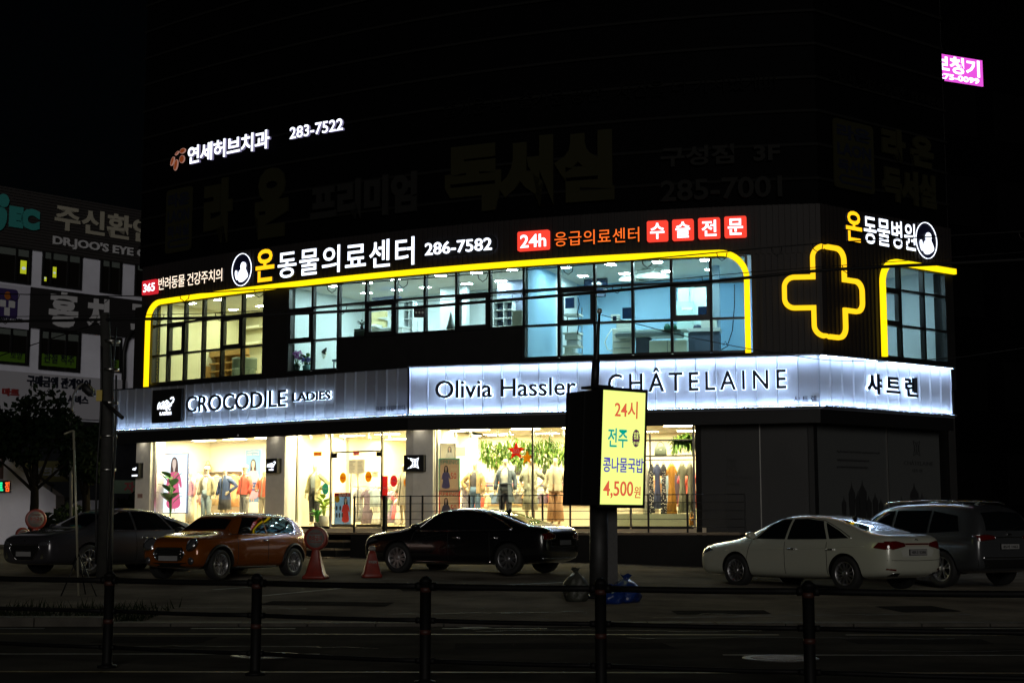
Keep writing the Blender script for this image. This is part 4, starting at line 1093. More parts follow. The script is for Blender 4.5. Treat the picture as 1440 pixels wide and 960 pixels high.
for xl, xr, yt, yb, spl in ((-8, 42, 345, 392, (.62,)), (61, 113.5, 353, 399, (.22, .66)), (142.5, 169.5, 364, 409, (.45,)), (191, 214, 370, 414, (.5,)),
                            (-8, 39.5, 458, 508, (.5,)), (57, 111.5, 465, 517, (.22, .66)), (146, 169, 475, 520, (.4,))):
    mb = MB(); u0, u1, za, zb = lq(mb, xl, xr, yt, yb, win_dark, .003, .03); w = lpart(mb, 'window')
    f = MB()
    for a, b, c, d in ((u0 - .05, u1 + .05, zb, zb + .07), (u0 - .05, u1 + .05, za - .07, za), (u0 - .05, u0 + .04, za, zb), (u1 - .04, u1 + .05, za, zb)): slab(f, LW, a, b, c, d, .004, .09, black_metal, 60)
    for s_ in spl: um = u0 + (u1 - u0) * s_; slab(f, LW, um - .04, um + .04, za + .01, zb - .01, .031, .08, black_metal, 60)
    o = f.build('window_frame', w); o.matrix_parent_inverse = Matrix.Identity(4)
    g = MB(); slab(g, LW, u0 + .05, u1 - .05, zb - .30, zb - .02, .031, .036, mat('grey_blind', (.11, .13, .12), .8), 60); o = g.build('blind', w); o.matrix_parent_inverse = Matrix.Identity(4)
green_film = mat('green_film', (.075, .17, .008), .6)
def lsign(label, s_items, plate=None, name='wall_sign', cat='sign', off=.15):
    t = None
    if plate:
        xl, xr, yt, yb, mt = plate; u0 = LW.hit(xl, yt)[0]; t = thing(name, label, cat, LW(u0, LW.hit(xl, yb)[1], off))
        mb = MB(); lq(mb, xl, xr, yt, yb, mt, .10, off); at(mb, 'plate', t)
    else:
        r0 = pxrect(LW, *s_items[0][1]); t = thing(name, label, cat, LW(r0[0], r0[2], off))
    for s, px, mt, b in s_items:
        mb = MB(); textpx(mb, s, LW, *px, off - .004, off + .04, mt, bold=b); at(mb, 'lettering', t)
    return t
let_cream = mat('sign_cream', (.34, .32, .26), .7); let_white = mat('sign_white_letters', (.50, .50, .53), .7); let_teal = mat('sign_teal', (.03, .26, .25), .6)
lsign('cream Korean eye clinic letters 주신환안과 on the dark louvre band', [('주신환안', (74, 217, 299, 334), let_cream, .03)], name='letter_sign')
lsign("white letters DR.JOO'S EYE CLINIC under the cream Korean letters", [("DR.JOO'S EYE CLINIC", (71, 246, 345, 360), let_white, .03)], name='letter_sign')
t = lsign('teal clinic logo letters EC at the left edge of the louvre band', [('EC', (10, 53, 293, 323), let_teal, .09)], name='letter_sign')
mb = MB(); u, z = LW.hit(2, 283); prism(mb, LW, ell(u, z, .25, .28, 20), .146, .19, let_teal); u, z = LW.hit(-2, 310)
prism(mb, LW, smoothpoly([(u - .5, z + .5), (u + .28, z + .55), (u + .25, z - .2), (u - .1, z - .55), (u - .5, z - .3)], 2), .146, .19, let_teal); at(mb, 'figure', t)
lsign('large black sign with white brush-style Korean letters 홍치', [('홍', (66, 107, 411.5, 461), let_white, .05), ('치', (119, 150, 420, 467), let_white, .05), ('과', (181, 214, 424, 476), let_white, .05)], (41, 198, 404, 460, mat('sign_black', (.012, .011, .012), .6)))
t = lsign('white square sign with a purple rounded dental logo at the left edge', [('DENTAL CLINIC', (-6, 28, 447, 452), black_letter, .0)], (-12, 40.5, 398, 459, mat('sign_white', (.50, .50, .60), .7)))
u, z = LW.hit(7.5, 427); mb = MB(); prism(mb, LW, rrect(u - .48, u + .46, z - .6, z + .6, .14), .15, .16, mat('logo_purple', (.035, .02, .11), .6)); prism(mb, LW, ell(u, z + .32, .14, .17, 18), .16, .168, mat('logo_orange', (.35, .10, .01), .6))
for a, b, c, d in ((-.32, -.06, -.16, .12), (.06, .34, -.16, .12), (-.12, .12, -.5, -.17)): prism(mb, LW, rrect(u + a, u + b, z + c, z + d, .03), .16, .168, let_white)
at(mb, 'logo', t)
for s, xl, xr, yt, yb, tx, lab in (('보양', -8, 34, 494, 507, (13, 30, 494.5, 505), 'green film with the Korean word 보양 in the lower left window'), ('관절 척추', 57.5, 106, 497, 514, (60, 103, 498, 512), 'green film with Korean words 관절 척추 in the wide lower window'),
                                   ('중', 147, 166, 505, 518, (154, 163, 505.5, 516), 'narrow green film with one Korean syllable 중, behind the utility pole')):
    mb = MB(); t = thing('film_sign', lab, 'sign', LW(LW.hit(xl, yb)[0], LW.hit(xl, yb)[1], .04)); lq(mb, xl, xr, yt, yb, green_film, .082, .088); at(mb, 'film', t)
    mb = MB(); textpx(mb, s, LW, *tx, .088, .094, black_letter, bold=.02); at(mb, 'lettering', t)
for xl, xr, yt, yb, lab in ((28.5, 37, 366, 384.5, 'larger yellow sign reflection, painted as a glowing panel, in the upper left dark window'), (73, 79, 375, 390, 'small yellow sign reflection, painted as a glowing panel, in the second upper window'), (59.5, 65, 389, 395, 'corner of a yellow sign reflection, a glowing panel at the second upper window edge')):  # glowing panels stand in for the light box mirrored in the panes
    mb = MB(); t = thing('sign_reflection', lab, 'sign', LW(LW.hit(xl, yb)[0], LW.hit(xl, yb)[1], .04)); lq(mb, xl, xr, yt, yb, glow('reflected_yellow', (.50, .55, .02), .8), .031, .036); at(mb, 'panel', t)
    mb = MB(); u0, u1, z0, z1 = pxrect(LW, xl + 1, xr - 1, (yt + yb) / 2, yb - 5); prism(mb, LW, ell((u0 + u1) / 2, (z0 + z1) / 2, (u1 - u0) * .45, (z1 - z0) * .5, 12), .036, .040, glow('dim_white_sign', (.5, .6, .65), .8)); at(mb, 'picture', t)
lsign('grey shop banner with black Korean lettering about a service offer', [('구매금액 관계없이', (35, 124, 530.5, 546), black_letter, .035), ('서비스', (92, 121, 556, 568), black_letter, .04), ('마트', (0, 24, 546, 557), mat('sign_red', (.22, .02, .02), .6), .05)], (-12, 176, 520, 582, mat('banner_grey', (.40, .40, .45), .8)), 'shop_banner', 'banner')
mb = MB(); slab(mb, LW, -9, 12, LW.hit(0, 590)[1] - .2, LW.hit(0, 590)[1], .0, 1.6, mat('dark_awning', (.007, .007, .007), .8, spec=.1), 60); lpart(mb, 'awning')
mb = MB(); slab(mb, LW, -9, 12, 0, LW.hit(0, 590)[1] - .21, .003, .06, mat('dark_shopfront', (.012, .013, .016), .8, spec=.1, noise=.4, nscale=1.5), 60); lpart(mb, 'ground_floor_wall')
mb = MB(); mb.tube([LW(*LW.hit(171, 575), .12), LW(*LW.hit(172, 495), .12), LW(*LW.hit(176, 478), .12), LW(*LW.hit(190, 460), .12)], .09, black_metal, 8); lpart(mb, 'drain_pipe')

# stair wall, signs and shrubs at the foot of that building
SWP = Plane(tuple(ondepth(0, 740, 49)), (1, .12, 0), (.12, -1, 0)); SWP.o.z = 0
st = thing('stair_wall', 'white sloping side wall of an outdoor stair at the far left', 'wall', tuple(SWP(0, 1.0)))
mb = MB(); pts = [SWP.hit(*p) for p in ((-60, 598), (-2, 637), (38, 668), (78.5, 696), (78.5, 745), (60, 760), (-60, 768))]; pts[-1] = (pts[-1][0], .3); pts[-2] = (pts[-2][0], .4); pts[-3] = (pts[-3][0], .5)
prism(mb, SWP, pts, -1.6, 0, mat('stair_white', (.62, .62, .72), .8, noise=.15, nscale=.6)); at(mb, 'wall', st)
mb = MB()
for q in ((-60, 592), (-2, 630), (38, 661), (78, 690)): pass
mb.tube([SWP(*SWP.hit(-2, 630), -.1), SWP(*SWP.hit(38, 660), -.1), SWP(*SWP.hit(75, 683), -.1)], .04, black_metal, 6)
for x, y in ((38, 660), (72, 682)): q = SWP.hit(x, y); mb.tube([SWP(q[0], q[1], -.1), SWP(q[0], q[1] - .35, -.1)], .03, black_metal, 6)
at(mb, 'handrail', st)
p2 = Plane(tuple(ondepth(80, 740, 52)), (1, .12, 0), (.12, -1, 0)); p2.o.z = 0
t = thing('stair_wall', 'lower white stair wall with a handrail behind the blue road sign', 'wall', tuple(p2(0, 1)))
mb = MB(); a, b = p2.hit(79, 704), p2.hit(150, 738); prism(mb, p2, [(a[0], a[1] - .4), p2.hit(112, 703), p2.hit(150, 703), (b[0], .4), (a[0], .4)], -.6, 0, mat('stair_white')); at(mb, 'wall', t)
mb = MB(); mb.tube([p2(*p2.hit(25, 745), .3), p2(*p2.hit(110, 694), .3), p2(*p2.hit(126, 690), .3)], .035, black_metal, 6); at(mb, 'handrail', t)
t = thing('led_sign', 'small lit red and green LED sign on the white stair wall', 'sign', tuple(SWP(*SWP.hit(8, 684), .1)))
mb = MB(); a, b, c, d = pxrect(SWP, -14, 15.5, 675.5, 692); slab(mb, SWP, a, b, c, d, .01, .15, black_metal, 20); at(mb, 'case', t)
mb = MB(); textpx(mb, '트', SWP, -6, 6, 678, 690, .15, .17, glow('led_green', (.02, .9, .35), 1.2), bold=.05); at(mb, 'lettering', t)
mb = MB(); textpx(mb, '점', SWP, 8.5, 14.5, 677, 691, .15, .17, glow('led_red', (1.0, .12, .02), 1.3), bold=.03); at(mb, 'lettering', t)
t = thing('door_sign', 'dark red vertical sign plate at the left picture edge above the LED sign', 'sign', tuple(SWP(*SWP.hit(2, 655), .1)))
mb = MB(); a, b, c, d = pxrect(SWP, -8, 5, 641, 673); slab(mb, SWP, a, b, c, d, .01, .10, mat('maroon', (.06, .015, .012), .6), 20); at(mb, 'plate', t)
mb = MB(); text(mb, 'ㅇ', SWP, a + .05, b - .06, c + .4, d - .05, .10, .11, let_white, bold=.0); at(mb, 'lettering', t)
BN = Plane(tuple(ondepth(50, 740, 53)), (1, .1, 0), (.1, -1, 0)); BN.o.z = 0
t = thing('shop_banner', 'dim yellow banner with Korean words 잉크충전 behind the stair wall', 'banner', tuple(BN(0, 3)))
mb = MB(); a, b, c, d = pxrect(BN, 28, 106, 648, 677); slab(mb, BN, a, b, c, d, 0, .05, mat('dim_yellow_banner', (.06, .053, .01), .8), 20); at(mb, 'cloth', t)
mb = MB(); textpx(mb, '잉크충전', BN, 48, 101, 656, 670, .05, .06, black_letter, bold=.05); at(mb, 'lettering', t)
t = thing('shop_sign', 'pale green sign with a dark red Korean syllable 자 between the pole and the shop', 'sign', tuple(ondepth(181, 684, 58)))
GP = Plane(tuple(ondepth(181, 684, 58)), (1, .1, 0), (.1, -1, 0)); mb = MB(); a, b, c, d = pxrect(GP, 160, 198, 675, 693.5); slab(mb, GP, a, b, c, d, 0, .1, mat('pale_green_sign', (.08, .13, .085), .7), 20); at(mb, 'plate', t)
mb = MB(); textpx(mb, '자', GP, 175, 190, 677, 692, .1, .12, mat('sign_red'), bold=.05); at(mb, 'lettering', t)

leaf_a = mat('leaf_dark', (.003, .006, .0025), .8, spec=.05); leaf_b = mat('leaf_mid', (.005, .010, .0035), .8, spec=.05); bark = mat('bark', (.008, .0065, .005), .9, spec=.05, noise=.3, nscale=6)
def tree(label, base, h, clumps, seed, n=420, cat='tree', name='tree', size=.085):
    rnd = random.Random(seed); t = thing(name, label, cat, base)
    mb = MB(); mb.tube([(0, 0, -.1), (.05, 0, h * .3), (.0, .05, h * .6), (.05, 0, h * .85)], [.16, .13, .09, .03], bark, 9)
    for cx, cy, cz, r in clumps: mb.tube([(.02, 0, h * .38), (cx * .5, cy * .5, (cz + h * .4) / 2), (cx, cy, cz)], [.06, .04, .015], bark, 6)
    mb.build('trunk', t)
    mb = MB()
    for cx, cy, cz, r in clumps:
        for _ in range(n):
            d = Vector((rnd.gauss(0, 1), rnd.gauss(0, 1), rnd.gauss(0, .8))).normalized() * r * rnd.uniform(.35, 1.08) ** .6
            p = Vector((cx, cy, cz)) + d; a = Vector((rnd.gauss(0, 1), rnd.gauss(0, 1), rnd.gauss(0, 1))).normalized(); b = a.orthogonal().normalized() * size * rnd.uniform(.5, 1.1); a = a * size * rnd.uniform(.9, 1.7)
            mb.add([p - a, p + b, p + a, p - b], [(0, 1, 2, 3)], leaf_a if rnd.random() < .6 else leaf_b)
    mb.build('crown', t, fix=False)
def gbase(px, d): p = ondepth(px, 740, d); p.z = gz(p.x, p.y); return p
tree('broad dark tree in front of the grey banner at the far left', gbase(45, 46), 4.6, [(-.9, 0, 3.7, .75), (.1, .3, 4.2, .85), (.8, -.2, 3.6, .7), (-.2, -.3, 3.2, .7), (1.3, .2, 2.9, .55), (-1.5, .1, 3.0, .6)], 3)
tree('narrow dark tree left of the utility pole, behind the street lamp', gbase(118, 47), 3.9, [(.0, 0, 3.0, .5), (.2, .2, 3.4, .4), (-.4, .1, 2.6, .5), (.3, -.2, 2.4, .45)], 5)
tree('dark leafy shrub between the utility pole and the shop pillar', gbase(184, 50), 1.6, [(0, 0, 1.1, .55), (.5, .1, .9, .5), (-.5, 0, .9, .5)], 8, 160, 'shrub', 'shrub', .09)
tree('low dark shrub row plant beside the lower stair wall', gbase(95, 46.5), 1.3, [(0, 0, .9, .5), (.8, .1, .7, .45), (-.7, 0, .7, .4)], 11, 160, 'shrub', 'shrub', .08)

# ------------------------------------------------------------ dark neighbour with the magenta hearing-aid sign, right
B0 = ondepth(1326, 500, 52); B1 = ondepth(1379, 500, 52.7); db = Vector((B1.x - B0.x, B1.y - B0.y, 0)).normalized()
RB = Plane((B0.x, B0.y, 0), db, (db.y, -db.x, 0))
t = thing('neighbour_building', 'almost black plain building behind the right end of the lit building', 'building', tuple(RB(0, 0)))
mb = MB(); slab(mb, RB, -4, 14, 0, 26, -10, 0, mat('neighbour_wall', (.001, .001, .0013), .9, spec=.0), 60); at(mb, 'wall', t)
for i in range(5):
    for j in range(5):
        mb = MB(); slab(mb, RB, .2 + j * 2.5, 1.9 + j * 2.5, 2.2 + i * 3.3, 4.0 + i * 3.3, .003, .03, dark_glass, 60); at(mb, 'window', t)
t = thing('magenta_sign', 'glowing magenta sign with white Korean word 보청기, high at the right', 'sign', tuple(RB(0, 17)))
a, b, c, d = pxrect(RB, 1300, 1380.5, 79.5, 116); mb = MB(); slab(mb, RB, a, b, c, d, .01, .05, glow('magenta_face', (.90, .10, .80), .95), 60); at(mb, 'lit_box', t)
mb = MB(); textpx(mb, '보청기', RB, 1312, 1376, 81.5, 105, .05, .06, letter_white, bold=.03); textpx(mb, '275-0099', RB, 1318, 1375.5, 107, 115, .05, .06, letter_white, bold=.03); at(mb, 'lettering', t)
lsw = random.Random(5); mb = MB(); wd = mat('weed_green', (.008, .013, .005), .9, spec=.05)
for _ in range(900):
    x = lsw.uniform(-8.4, -5.6); y = 22.9 + lsw.random() ** 1.5 * 2.6; z = gz(x, y); hgt = lsw.uniform(.05, .22); a = lsw.uniform(0, 6.28); w = .015
    mb.add([(x - w * math.cos(a), y - w * math.sin(a), z), (x + w * math.cos(a), y + w * math.sin(a), z), (x + lsw.gauss(0, .06), y + lsw.gauss(0, .06), z + hgt)], [(0, 1, 2)], wd)
tag(mb.build('weeds', fix=False), 'dark weeds growing along the kerb below the utility pole', 'weeds', kind='stuff')

# ------------------------------------------------------------ parked cars
tyre_m = mat('tyre_rubber', (.006, .006, .006), .8)
rim_m = mat('alloy_rim', (.46, .46, .48), .38, metal=1)
rim_dark = mat('dark_rim', (.010, .010, .011), .6)
car_glass = mat('car_glass', (.004, .005, .006), .02, spec=.6, coat=.6)
chrome = mat('chrome', (.75, .75, .77), .12, metal=1)
car_black = mat('car_black_trim', (.005, .005, .005), .55, spec=.3)
tail_red = mat('tail_lamp_red', (.085, .003, .003), .08, coat=1)
lamp_clear = mat('lamp_clear', (.07, .072, .08), .08, metal=.4, coat=1)
plate_m = mat('plate_white', (.20, .20, .20), .5)
amber_m = mat('lamp_amber', (.4, .12, .01), .2)

class Car:
    def __init__(s, label, paint, stations, wb, track, rw, loc, yaw, name='parked_car', arch_trim=None, cat='car', roof=None):
        s.t = thing(name, label, cat, loc, yaw); s.paint = paint; s.rw = rw; s.wb = wb; s.tr = track
        mb = MB(); rings = []
        for (x, zb, w, zbelt, zt, wt) in stations:
            dz = zt - zbelt; wq = .955 * w
            half = [(0, zb), (.70 * w, zb), (.95 * w, zb + .05), (w, zb + .24), (.992 * w, zbelt - .14), (wq, zbelt), (wt + (wq - wt) * .16, zbelt + dz * .86), (wt * .80, zt - dz * .015), (wt * .35, zt)]
            ring = [(x, y, z) for y, z in half] + [(x, -y, z) for y, z in half[:0:-1]]
            rings.append(ring)
        mb.loft(rings, paint)
        o = mb.build('body', s.t)
        sub = o.modifiers.new('s', 'SUBSURF'); sub.levels = 3; sub.render_levels = 3
        s.bake(o)
        cut = MB()
        for wx in (wb / 2 + s.off(stations), -wb / 2 + s.off(stations)):
            for sd in (1, -1):
                M = Matrix.Translation((wx, sd * (track / 2 - .16), rw)) @ Matrix.Rotation(R(-90 * sd), 4, 'X')
                cut.lathe([(rw + .055, -.02), (rw + .055, .6)], car_black, 40, M, smooth=True)
        c = cut.build('cut', s.t); o.data.materials.append(car_black); b = o.modifiers.new('b', 'BOOLEAN'); b.operation = 'DIFFERENCE'; b.object = c; b.solver = 'EXACT'; b.material_mode = 'TRANSFER'
        s.bake(o); cm = c.data; bpy.data.objects.remove(c); bpy.data.meshes.remove(cm)
        for p in o.data.polygons: p.use_smooth = True
        o.data.set_sharp_from_angle(angle=R(38)) if hasattr(o.data, 'set_sharp_from_angle') else None
        s.body = o; bm = bmesh.new(); bm.from_mesh(o.data); s.bvh = BVHTree.FromBMesh(bm); bm.free()
        s.wx = (wb / 2 + s.off(stations), -wb / 2 + s.off(stations))
        for wx in s.wx:                                    # dark wheel-well liners
            for sd in (1, -1):
                mb = MB(); q = rw + .052; A_ = [R(-14 + 208 * k / 24) for k in range(25)]
                for r0, y0, r1, y1 in ((q, track / 2 - .20, q, track / 2 + .035), (q, track / 2 - .20, .02, track / 2 - .20)):
                    vs = [(wx + r0 * math.cos(a), sd * y0, rw + r0 * math.sin(a)) for a in A_] + [(wx + r1 * math.cos(a), sd * y1, rw + r1 * math.sin(a)) for a in A_]
                    mb.add(vs, [(k, k + 1, k + 26, k + 25) for k in range(24)], car_black, True)
                mb.build('wheel_well', s.t, fix=False)
        if arch_trim:
            for wx in s.wx:
                for sd in (1, -1):
                    pts = []
                    for k in range(17):
                        a = R(-8 + 196 * k / 16); pts.append((wx + (rw + .075) * math.cos(a), rw + (rw + .075) * math.sin(a)))
                    mb = MB(); q = [s.pt(p_, 'L' if sd > 0 else 'R', .0) for p_ in pts]
                    mb.tube([p_ for p_ in q if p_], .035, arch_trim, 8); mb.build('arch_trim', s.t)
    def off(s, st): return getattr(s, 'xo', 0)
    def bake(s, o):
        dg = C.evaluated_depsgraph_get(); dg.update(); me = bpy.data.meshes.new_from_object(o.evaluated_get(dg)); old = o.data; o.modifiers.clear(); o.data = me; bpy.data.meshes.remove(old)
    def pt(s, p, side, off=.004):
        a, b = p
        O, D = {'L': ((a, 3, b), (0, -1, 0)), 'R': ((a, -3, b), (0, 1, 0)), 'F': ((4, a, b), (-1, 0, 0)), 'B': ((-4, a, b), (1, 0, 0)), 'T': ((a, b, 4), (0, 0, -1))}[side]
        h = s.bvh.ray_cast(Vector(O), Vector(D))
        if h[0] is None: return None
        n = h[1]; n = n if n.dot(Vector(D)) < 0 else -n
        return h[0] + n * off
    def patch(s, name, poly, side, mt, off=.005, rings=6, parent=None, rim=None, lab=None):
        n = 0; pts = []
        for i, a in enumerate(poly):                     # densify the outline
            b = poly[(i + 1) % len(poly)]; k = max(1, int(math.hypot(b[0] - a[0], b[1] - a[1]) / .06))
            pts += [(a[0] + (b[0] - a[0]) * j / k, a[1] + (b[1] - a[1]) * j / k) for j in range(k)]
        cx = sum(p[0] for p in pts) / len(pts); cy = sum(p[1] for p in pts) / len(pts)
        V = []; N = len(pts)
        for r in range(rings):
            q = 1 - r / rings
            V += [s.pt((cx + (x - cx) * q, cy + (y - cy) * q), side, off) for x, y in pts]
        V.append(s.pt((cx, cy), side, off))
        last = None
        for i, v in enumerate(V):
            if v is None: V[i] = last or next(x for x in V if x)
            last = V[i]
        F = [(r * N + k, r * N + (k + 1) % N, (r + 1) * N + (k + 1) % N, (r + 1) * N + k) for r in range(rings - 1) for k in range(N)]
        F += [((rings - 1) * N + k, (rings - 1) * N + (k + 1) % N, rings * N) for k in range(N)]
        mb = MB(); mb.add(V, F, mt, True)
        if rim: mb.tube(V[:N] + V[:1], rim[0], rim[1], 6)
        o = mb.build(name, parent or s.t)
        if lab: o['label'] = lab
        return o
    def both(s, name, poly, mt, **k):
        for sd in 'LR': s.patch(name, poly, sd, mt, **k)
    def mirrored(s, name, poly, side, mt, **k):
        for sg in (1, -1): s.patch(name, [(a * sg, b) for a, b in poly], side, mt, **k)
    def line(s, name, pts, side, r, mt, off=.0):
        P = []
        for a, b in zip(pts, pts[1:]): P += [(a[0] + (b[0] - a[0]) * j / 10, a[1] + (b[1] - a[1]) * j / 10) for j in range(10)]
        P.append(pts[-1]); V = [v for v in (s.pt(p, side, off) for p in P) if v]
        if len(V) > 1: mb = MB(); mb.tube(V, r, mt, 6); return mb.build(name, s.t)
    def wheels(s, spokes=5, mt=None, twin=True, wid=.22, hub=.62):
        mt = mt or rim_m; r = s.rw
        for wx in s.wx:
            for sd in (1, -1):
                w = bpy.data.objects.new('wheel', None); col.objects.link(w); w.parent = s.t; w.location = (wx, sd * s.tr / 2, r); w.rotation_euler = (R(-90 * sd), R(11 + 20 * wx), 0); w.empty_display_size = .1
                a = MB(); a.lathe([(r * .66, -.10), (r * .93, -.115), (r * .99, -.085), (r, -.04), (r, .04), (r * .99, .085), (r * .93, .112), (r * .70, .105), (r * .66, .09), (r * .66, -.10)], tyre_m, 40, cap=False); a.build('tyre', w)
                a = MB(); a.lathe([(r * .66, .085), (r * .69, .10), (r * .67, .107), (r * .64, .10), (r * .60, .02), (r * .58, -.06)], mt, 40, cap=False)
                a.lathe([(0, -.02), (r * .60, -.03)], rim_dark, 30)
                for k in range(spokes):
                    t0 = 2 * math.pi * k / spokes
                    for dt in ((-.13, .13) if twin else (0,)):
                        c0 = Vector((math.cos(t0 + dt * .5), math.sin(t0 + dt * .5), 0)); c1 = Vector((math.cos(t0 + dt * 1.7), math.sin(t0 + dt * 1.7), 0))
                        n0 = Vector((-c0.y, c0.x, 0)); n1 = Vector((-c1.y, c1.x, 0)); wd = r * (.030 if twin else .050)
                        b0, b1 = c0 * r * .12 + Vector((0, 0, .075)), c1 * r * .655 + Vector((0, 0, .088)); dz = Vector((0, 0, -.035))
                        a.hexa([b0 - n0 * wd + dz, b0 + n0 * wd + dz, b1 + n1 * wd + dz, b1 - n1 * wd + dz], [b0 - n0 * wd * .8, b0 + n0 * wd * .8, b1 + n1 * wd * .8, b1 - n1 * wd * .8], mt)
                a.lathe([(r * .17, .05), (r * .16, .085), (r * .10, .092), (0, .094)], mt, 18); a.build('rim', w)
                a = MB(); a.lathe([(r * .42, -.055), (r * .42, -.045), (0, -.045)], rim_dark, 24); a.build('brake_disc', w)
    def mirror(s, x, z, mt, y=None):
        for sd in (1, -1):
            p = s.pt((x, z), 'L' if sd > 0 else 'R', 0); y0 = abs(p.y)
            mb = MB(); rings = []
            for dx, sc in ((-.07, .75), (-.06, .95), (0, 1.0), (.06, .85), (.10, .5), (.115, .15)):
                rings.append([(x + dx, sd * (y0 + .15) + sc * .105 * math.cos(a), z + .05 + sc * .072 * math.sin(a)) for a in (2 * math.pi * k / 14 for k in range(14))])
            mb.loft(rings, mt); mb.tube([(x + .03, sd * (y0 - .02), z - .02), (x + .02, sd * (y0 + .08), z + .01)], .025, car_black, 8); mb.build('wing_mirror', s.t)
    def plate(s, x, z, txt, back=True):
        side = 'B' if back else 'F'; q = s.pt((0, z), side, .0); sg = -1 if back else 1
        px = q.x + sg * .025
        mb = MB(); mb.box((min(px, px - sg * .02), -.265, z - .058), (max(px, px - sg * .02), .265, z + .058), car_black); mb.box((px if sg > 0 else px - .006, -.255, z - .05), (px + .006 if sg > 0 else px, .255, z + .05), plate_m); o = mb.build('number_plate', s.t)
        if not txt: return
        S = Plane((px + sg * .007, 0, z), (0, sg, 0), (sg, 0, 0)); mb = MB(); text(mb, txt, S, -.215, .215, -.032, .032, 0, .004, car_black, bold=.01); mb.build('lettering', o)
    def handles(s, xs, z, mt=None):
        for x in xs:
            for sd in 'LR':
                p = s.pt((x, z), sd, .025); q = s.pt((x - .17, z), sd, .025)
                if p and q: mb = MB(); mb.tube([p, p.lerp(q, .5) + (p - s.pt((x, z), sd, 0)) * .3, q], .014, mt or chrome, 8); mb.build('door_handle', s.t)
    def antenna(s, x):
        p = s.pt((x, 0), 'T', 0); mb = MB(); mb.loft([[(p.x + a, p.y + b * k, p.z + c) for a, b in ((-.09, 0), (-.04, .025), (.08, .012), (.08, -.012), (-.04, -.025))] for k, c in ((1, -.01), (.8, .02))] + [[(p.x - .09, p.y, p.z + .07), (p.x - .07, p.y + .008, p.z + .07), (p.x - .03, p.y + .004, p.z + .06), (p.x - .03, p.y - .004, p.z + .06), (p.x - .07, p.y - .008, p.z + .07)]], car_black); mb.build('antenna', s.t)

def paint(name, c, rough=.28, metal=.3):
    return mat(name, c, rough, metal=metal, coat=1.0)
SEDAN = [(-2.44, .46, .62, .80, .84, .50), (-2.40, .33, .80, .93, 1.01, .64), (-2.20, .25, .895, .965, 1.075, .70), (-1.78, .215, .925, .965, 1.10, .69), (-1.05, .20, .935, .955, 1.375, .585), (-.40, .19, .935, .945, 1.475, .59),
         (.20, .19, .935, .935, 1.475, .585), (.62, .19, .935, .925, 1.395, .575), (1.32, .20, .93, .90, 1.015, .66), (1.85, .215, .92, .86, .965, .68), (2.22, .22, .90, .81, .905, .68), (2.38, .23, .87, .78, .865, .66), (2.46, .26, .82, .75, .825, .63), (2.49, .31, .76, .71, .78, .58), (2.495, .38, .66, .66, .72, .5)]
SIDE_GLASS_F = [(.92, .985), (.10, .975), (.10, 1.375), (.33, 1.37), (.62, 1.265)]
SIDE_GLASS_R = [(.04, .975), (-.98, .985), (-.72, 1.335), (-.30, 1.385), (.04, 1.378)]
QUARTER = [(-1.04, .99), (-1.50, 1.005), (-1.20, 1.15), (-.80, 1.31)]
def sedan_common(c, hood_l=1.0):
    c.both('side_window', [(x, z) for x, z in SIDE_GLASS_F], car_glass); c.both('side_window', SIDE_GLASS_R, car_glass); c.both('quarter_window', QUARTER, car_glass)
    c.patch('windscreen', [(1.25, -.60), (1.30, 0), (1.25, .60), (.72, .47), (.66, 0), (.72, -.47)], 'T', car_glass)
    c.patch('rear_window', [(-1.06, -.46), (-1.0, 0), (-1.06, .46), (-1.72, .60), (-1.78, 0), (-1.72, -.60)], 'T', car_glass)
    for x in (.07, -1.01 + .0): c.line('door_seam', [(x, .30), (x, .62), (x + .02, .93)], 'L', .006, car_black); c.line('door_seam', [(x, .30), (x, .62), (x + .02, .93)], 'R', .006, car_black)
    c.line('door_seam', [(1.12, .32), (1.10, .60), (1.02, .93)], 'L', .006, car_black)
def side_lamps(c, x=2.40, z=.0):
    c.both('headlight_side', [(x - .34, .745 + z), (x - .02, .66 + z), (x - .02, .76 + z), (x - .16, .80 + z)], lamp_clear, rim=(.004, car_black))
def roof_trim(c, pts, r, mt, name='window_trim'):
    for sd in 'LR': c.line(name, pts, sd, r, mt, .004)

def ground_pt(px, d): p = ondepth(px, 740, d); return (p.x, p.y, gz(p.x, p.y) + .012)
# black sedan in the middle, seen from behind left
BL = [(x * .985, zb, w * 1.0, zl, zt, wt) for x, zb, w, zl, zt, wt in SEDAN]
c = Car('black sedan with chrome sill line parked in front of the lit shop windows', paint('black_paint', (.006, .006, .007), .2, .2), BL, 2.92, 1.62, .345, ground_pt(664, 34.6), R(180 - 30))
sedan_common(c); c.wheels(10, rim_m, True)
roof_trim(c, [(.98, .965), (.66, 1.26), (.34, 1.385), (-.30, 1.405), (-.75, 1.345), (-1.2, 1.175), (-1.56, 1.0)], .010, chrome); roof_trim(c, [(1.0, .955), (0, .955), (-1.56, .985)], .009, chrome)
roof_trim(c, [(1.02, .275), (0, .265), (-1.02, .275)], .016, chrome, 'sill_trim')
c.mirrored('tail_lamp', [(.42, .80), (.80, .76), (.80, .90), (.66, .925), (.42, .88)], 'B', tail_red, rim=(.006, chrome)); c.mirrored('headlight', [(.46, .60), (.72, .60), (.74, .70), (.50, .68)], 'F', lamp_clear)
c.patch('grille', [(-.34, .32), (.34, .32), (.42, .62), (-.42, .62)], 'F', car_black, rim=(.012, chrome)); c.plate(0, .70, None); c.plate(0, .42, None, False); c.handles((-.05, -1.02), .80); c.mirror(.92, 1.0, c.paint); c.antenna(-.95); side_lamps(c, 2.36)
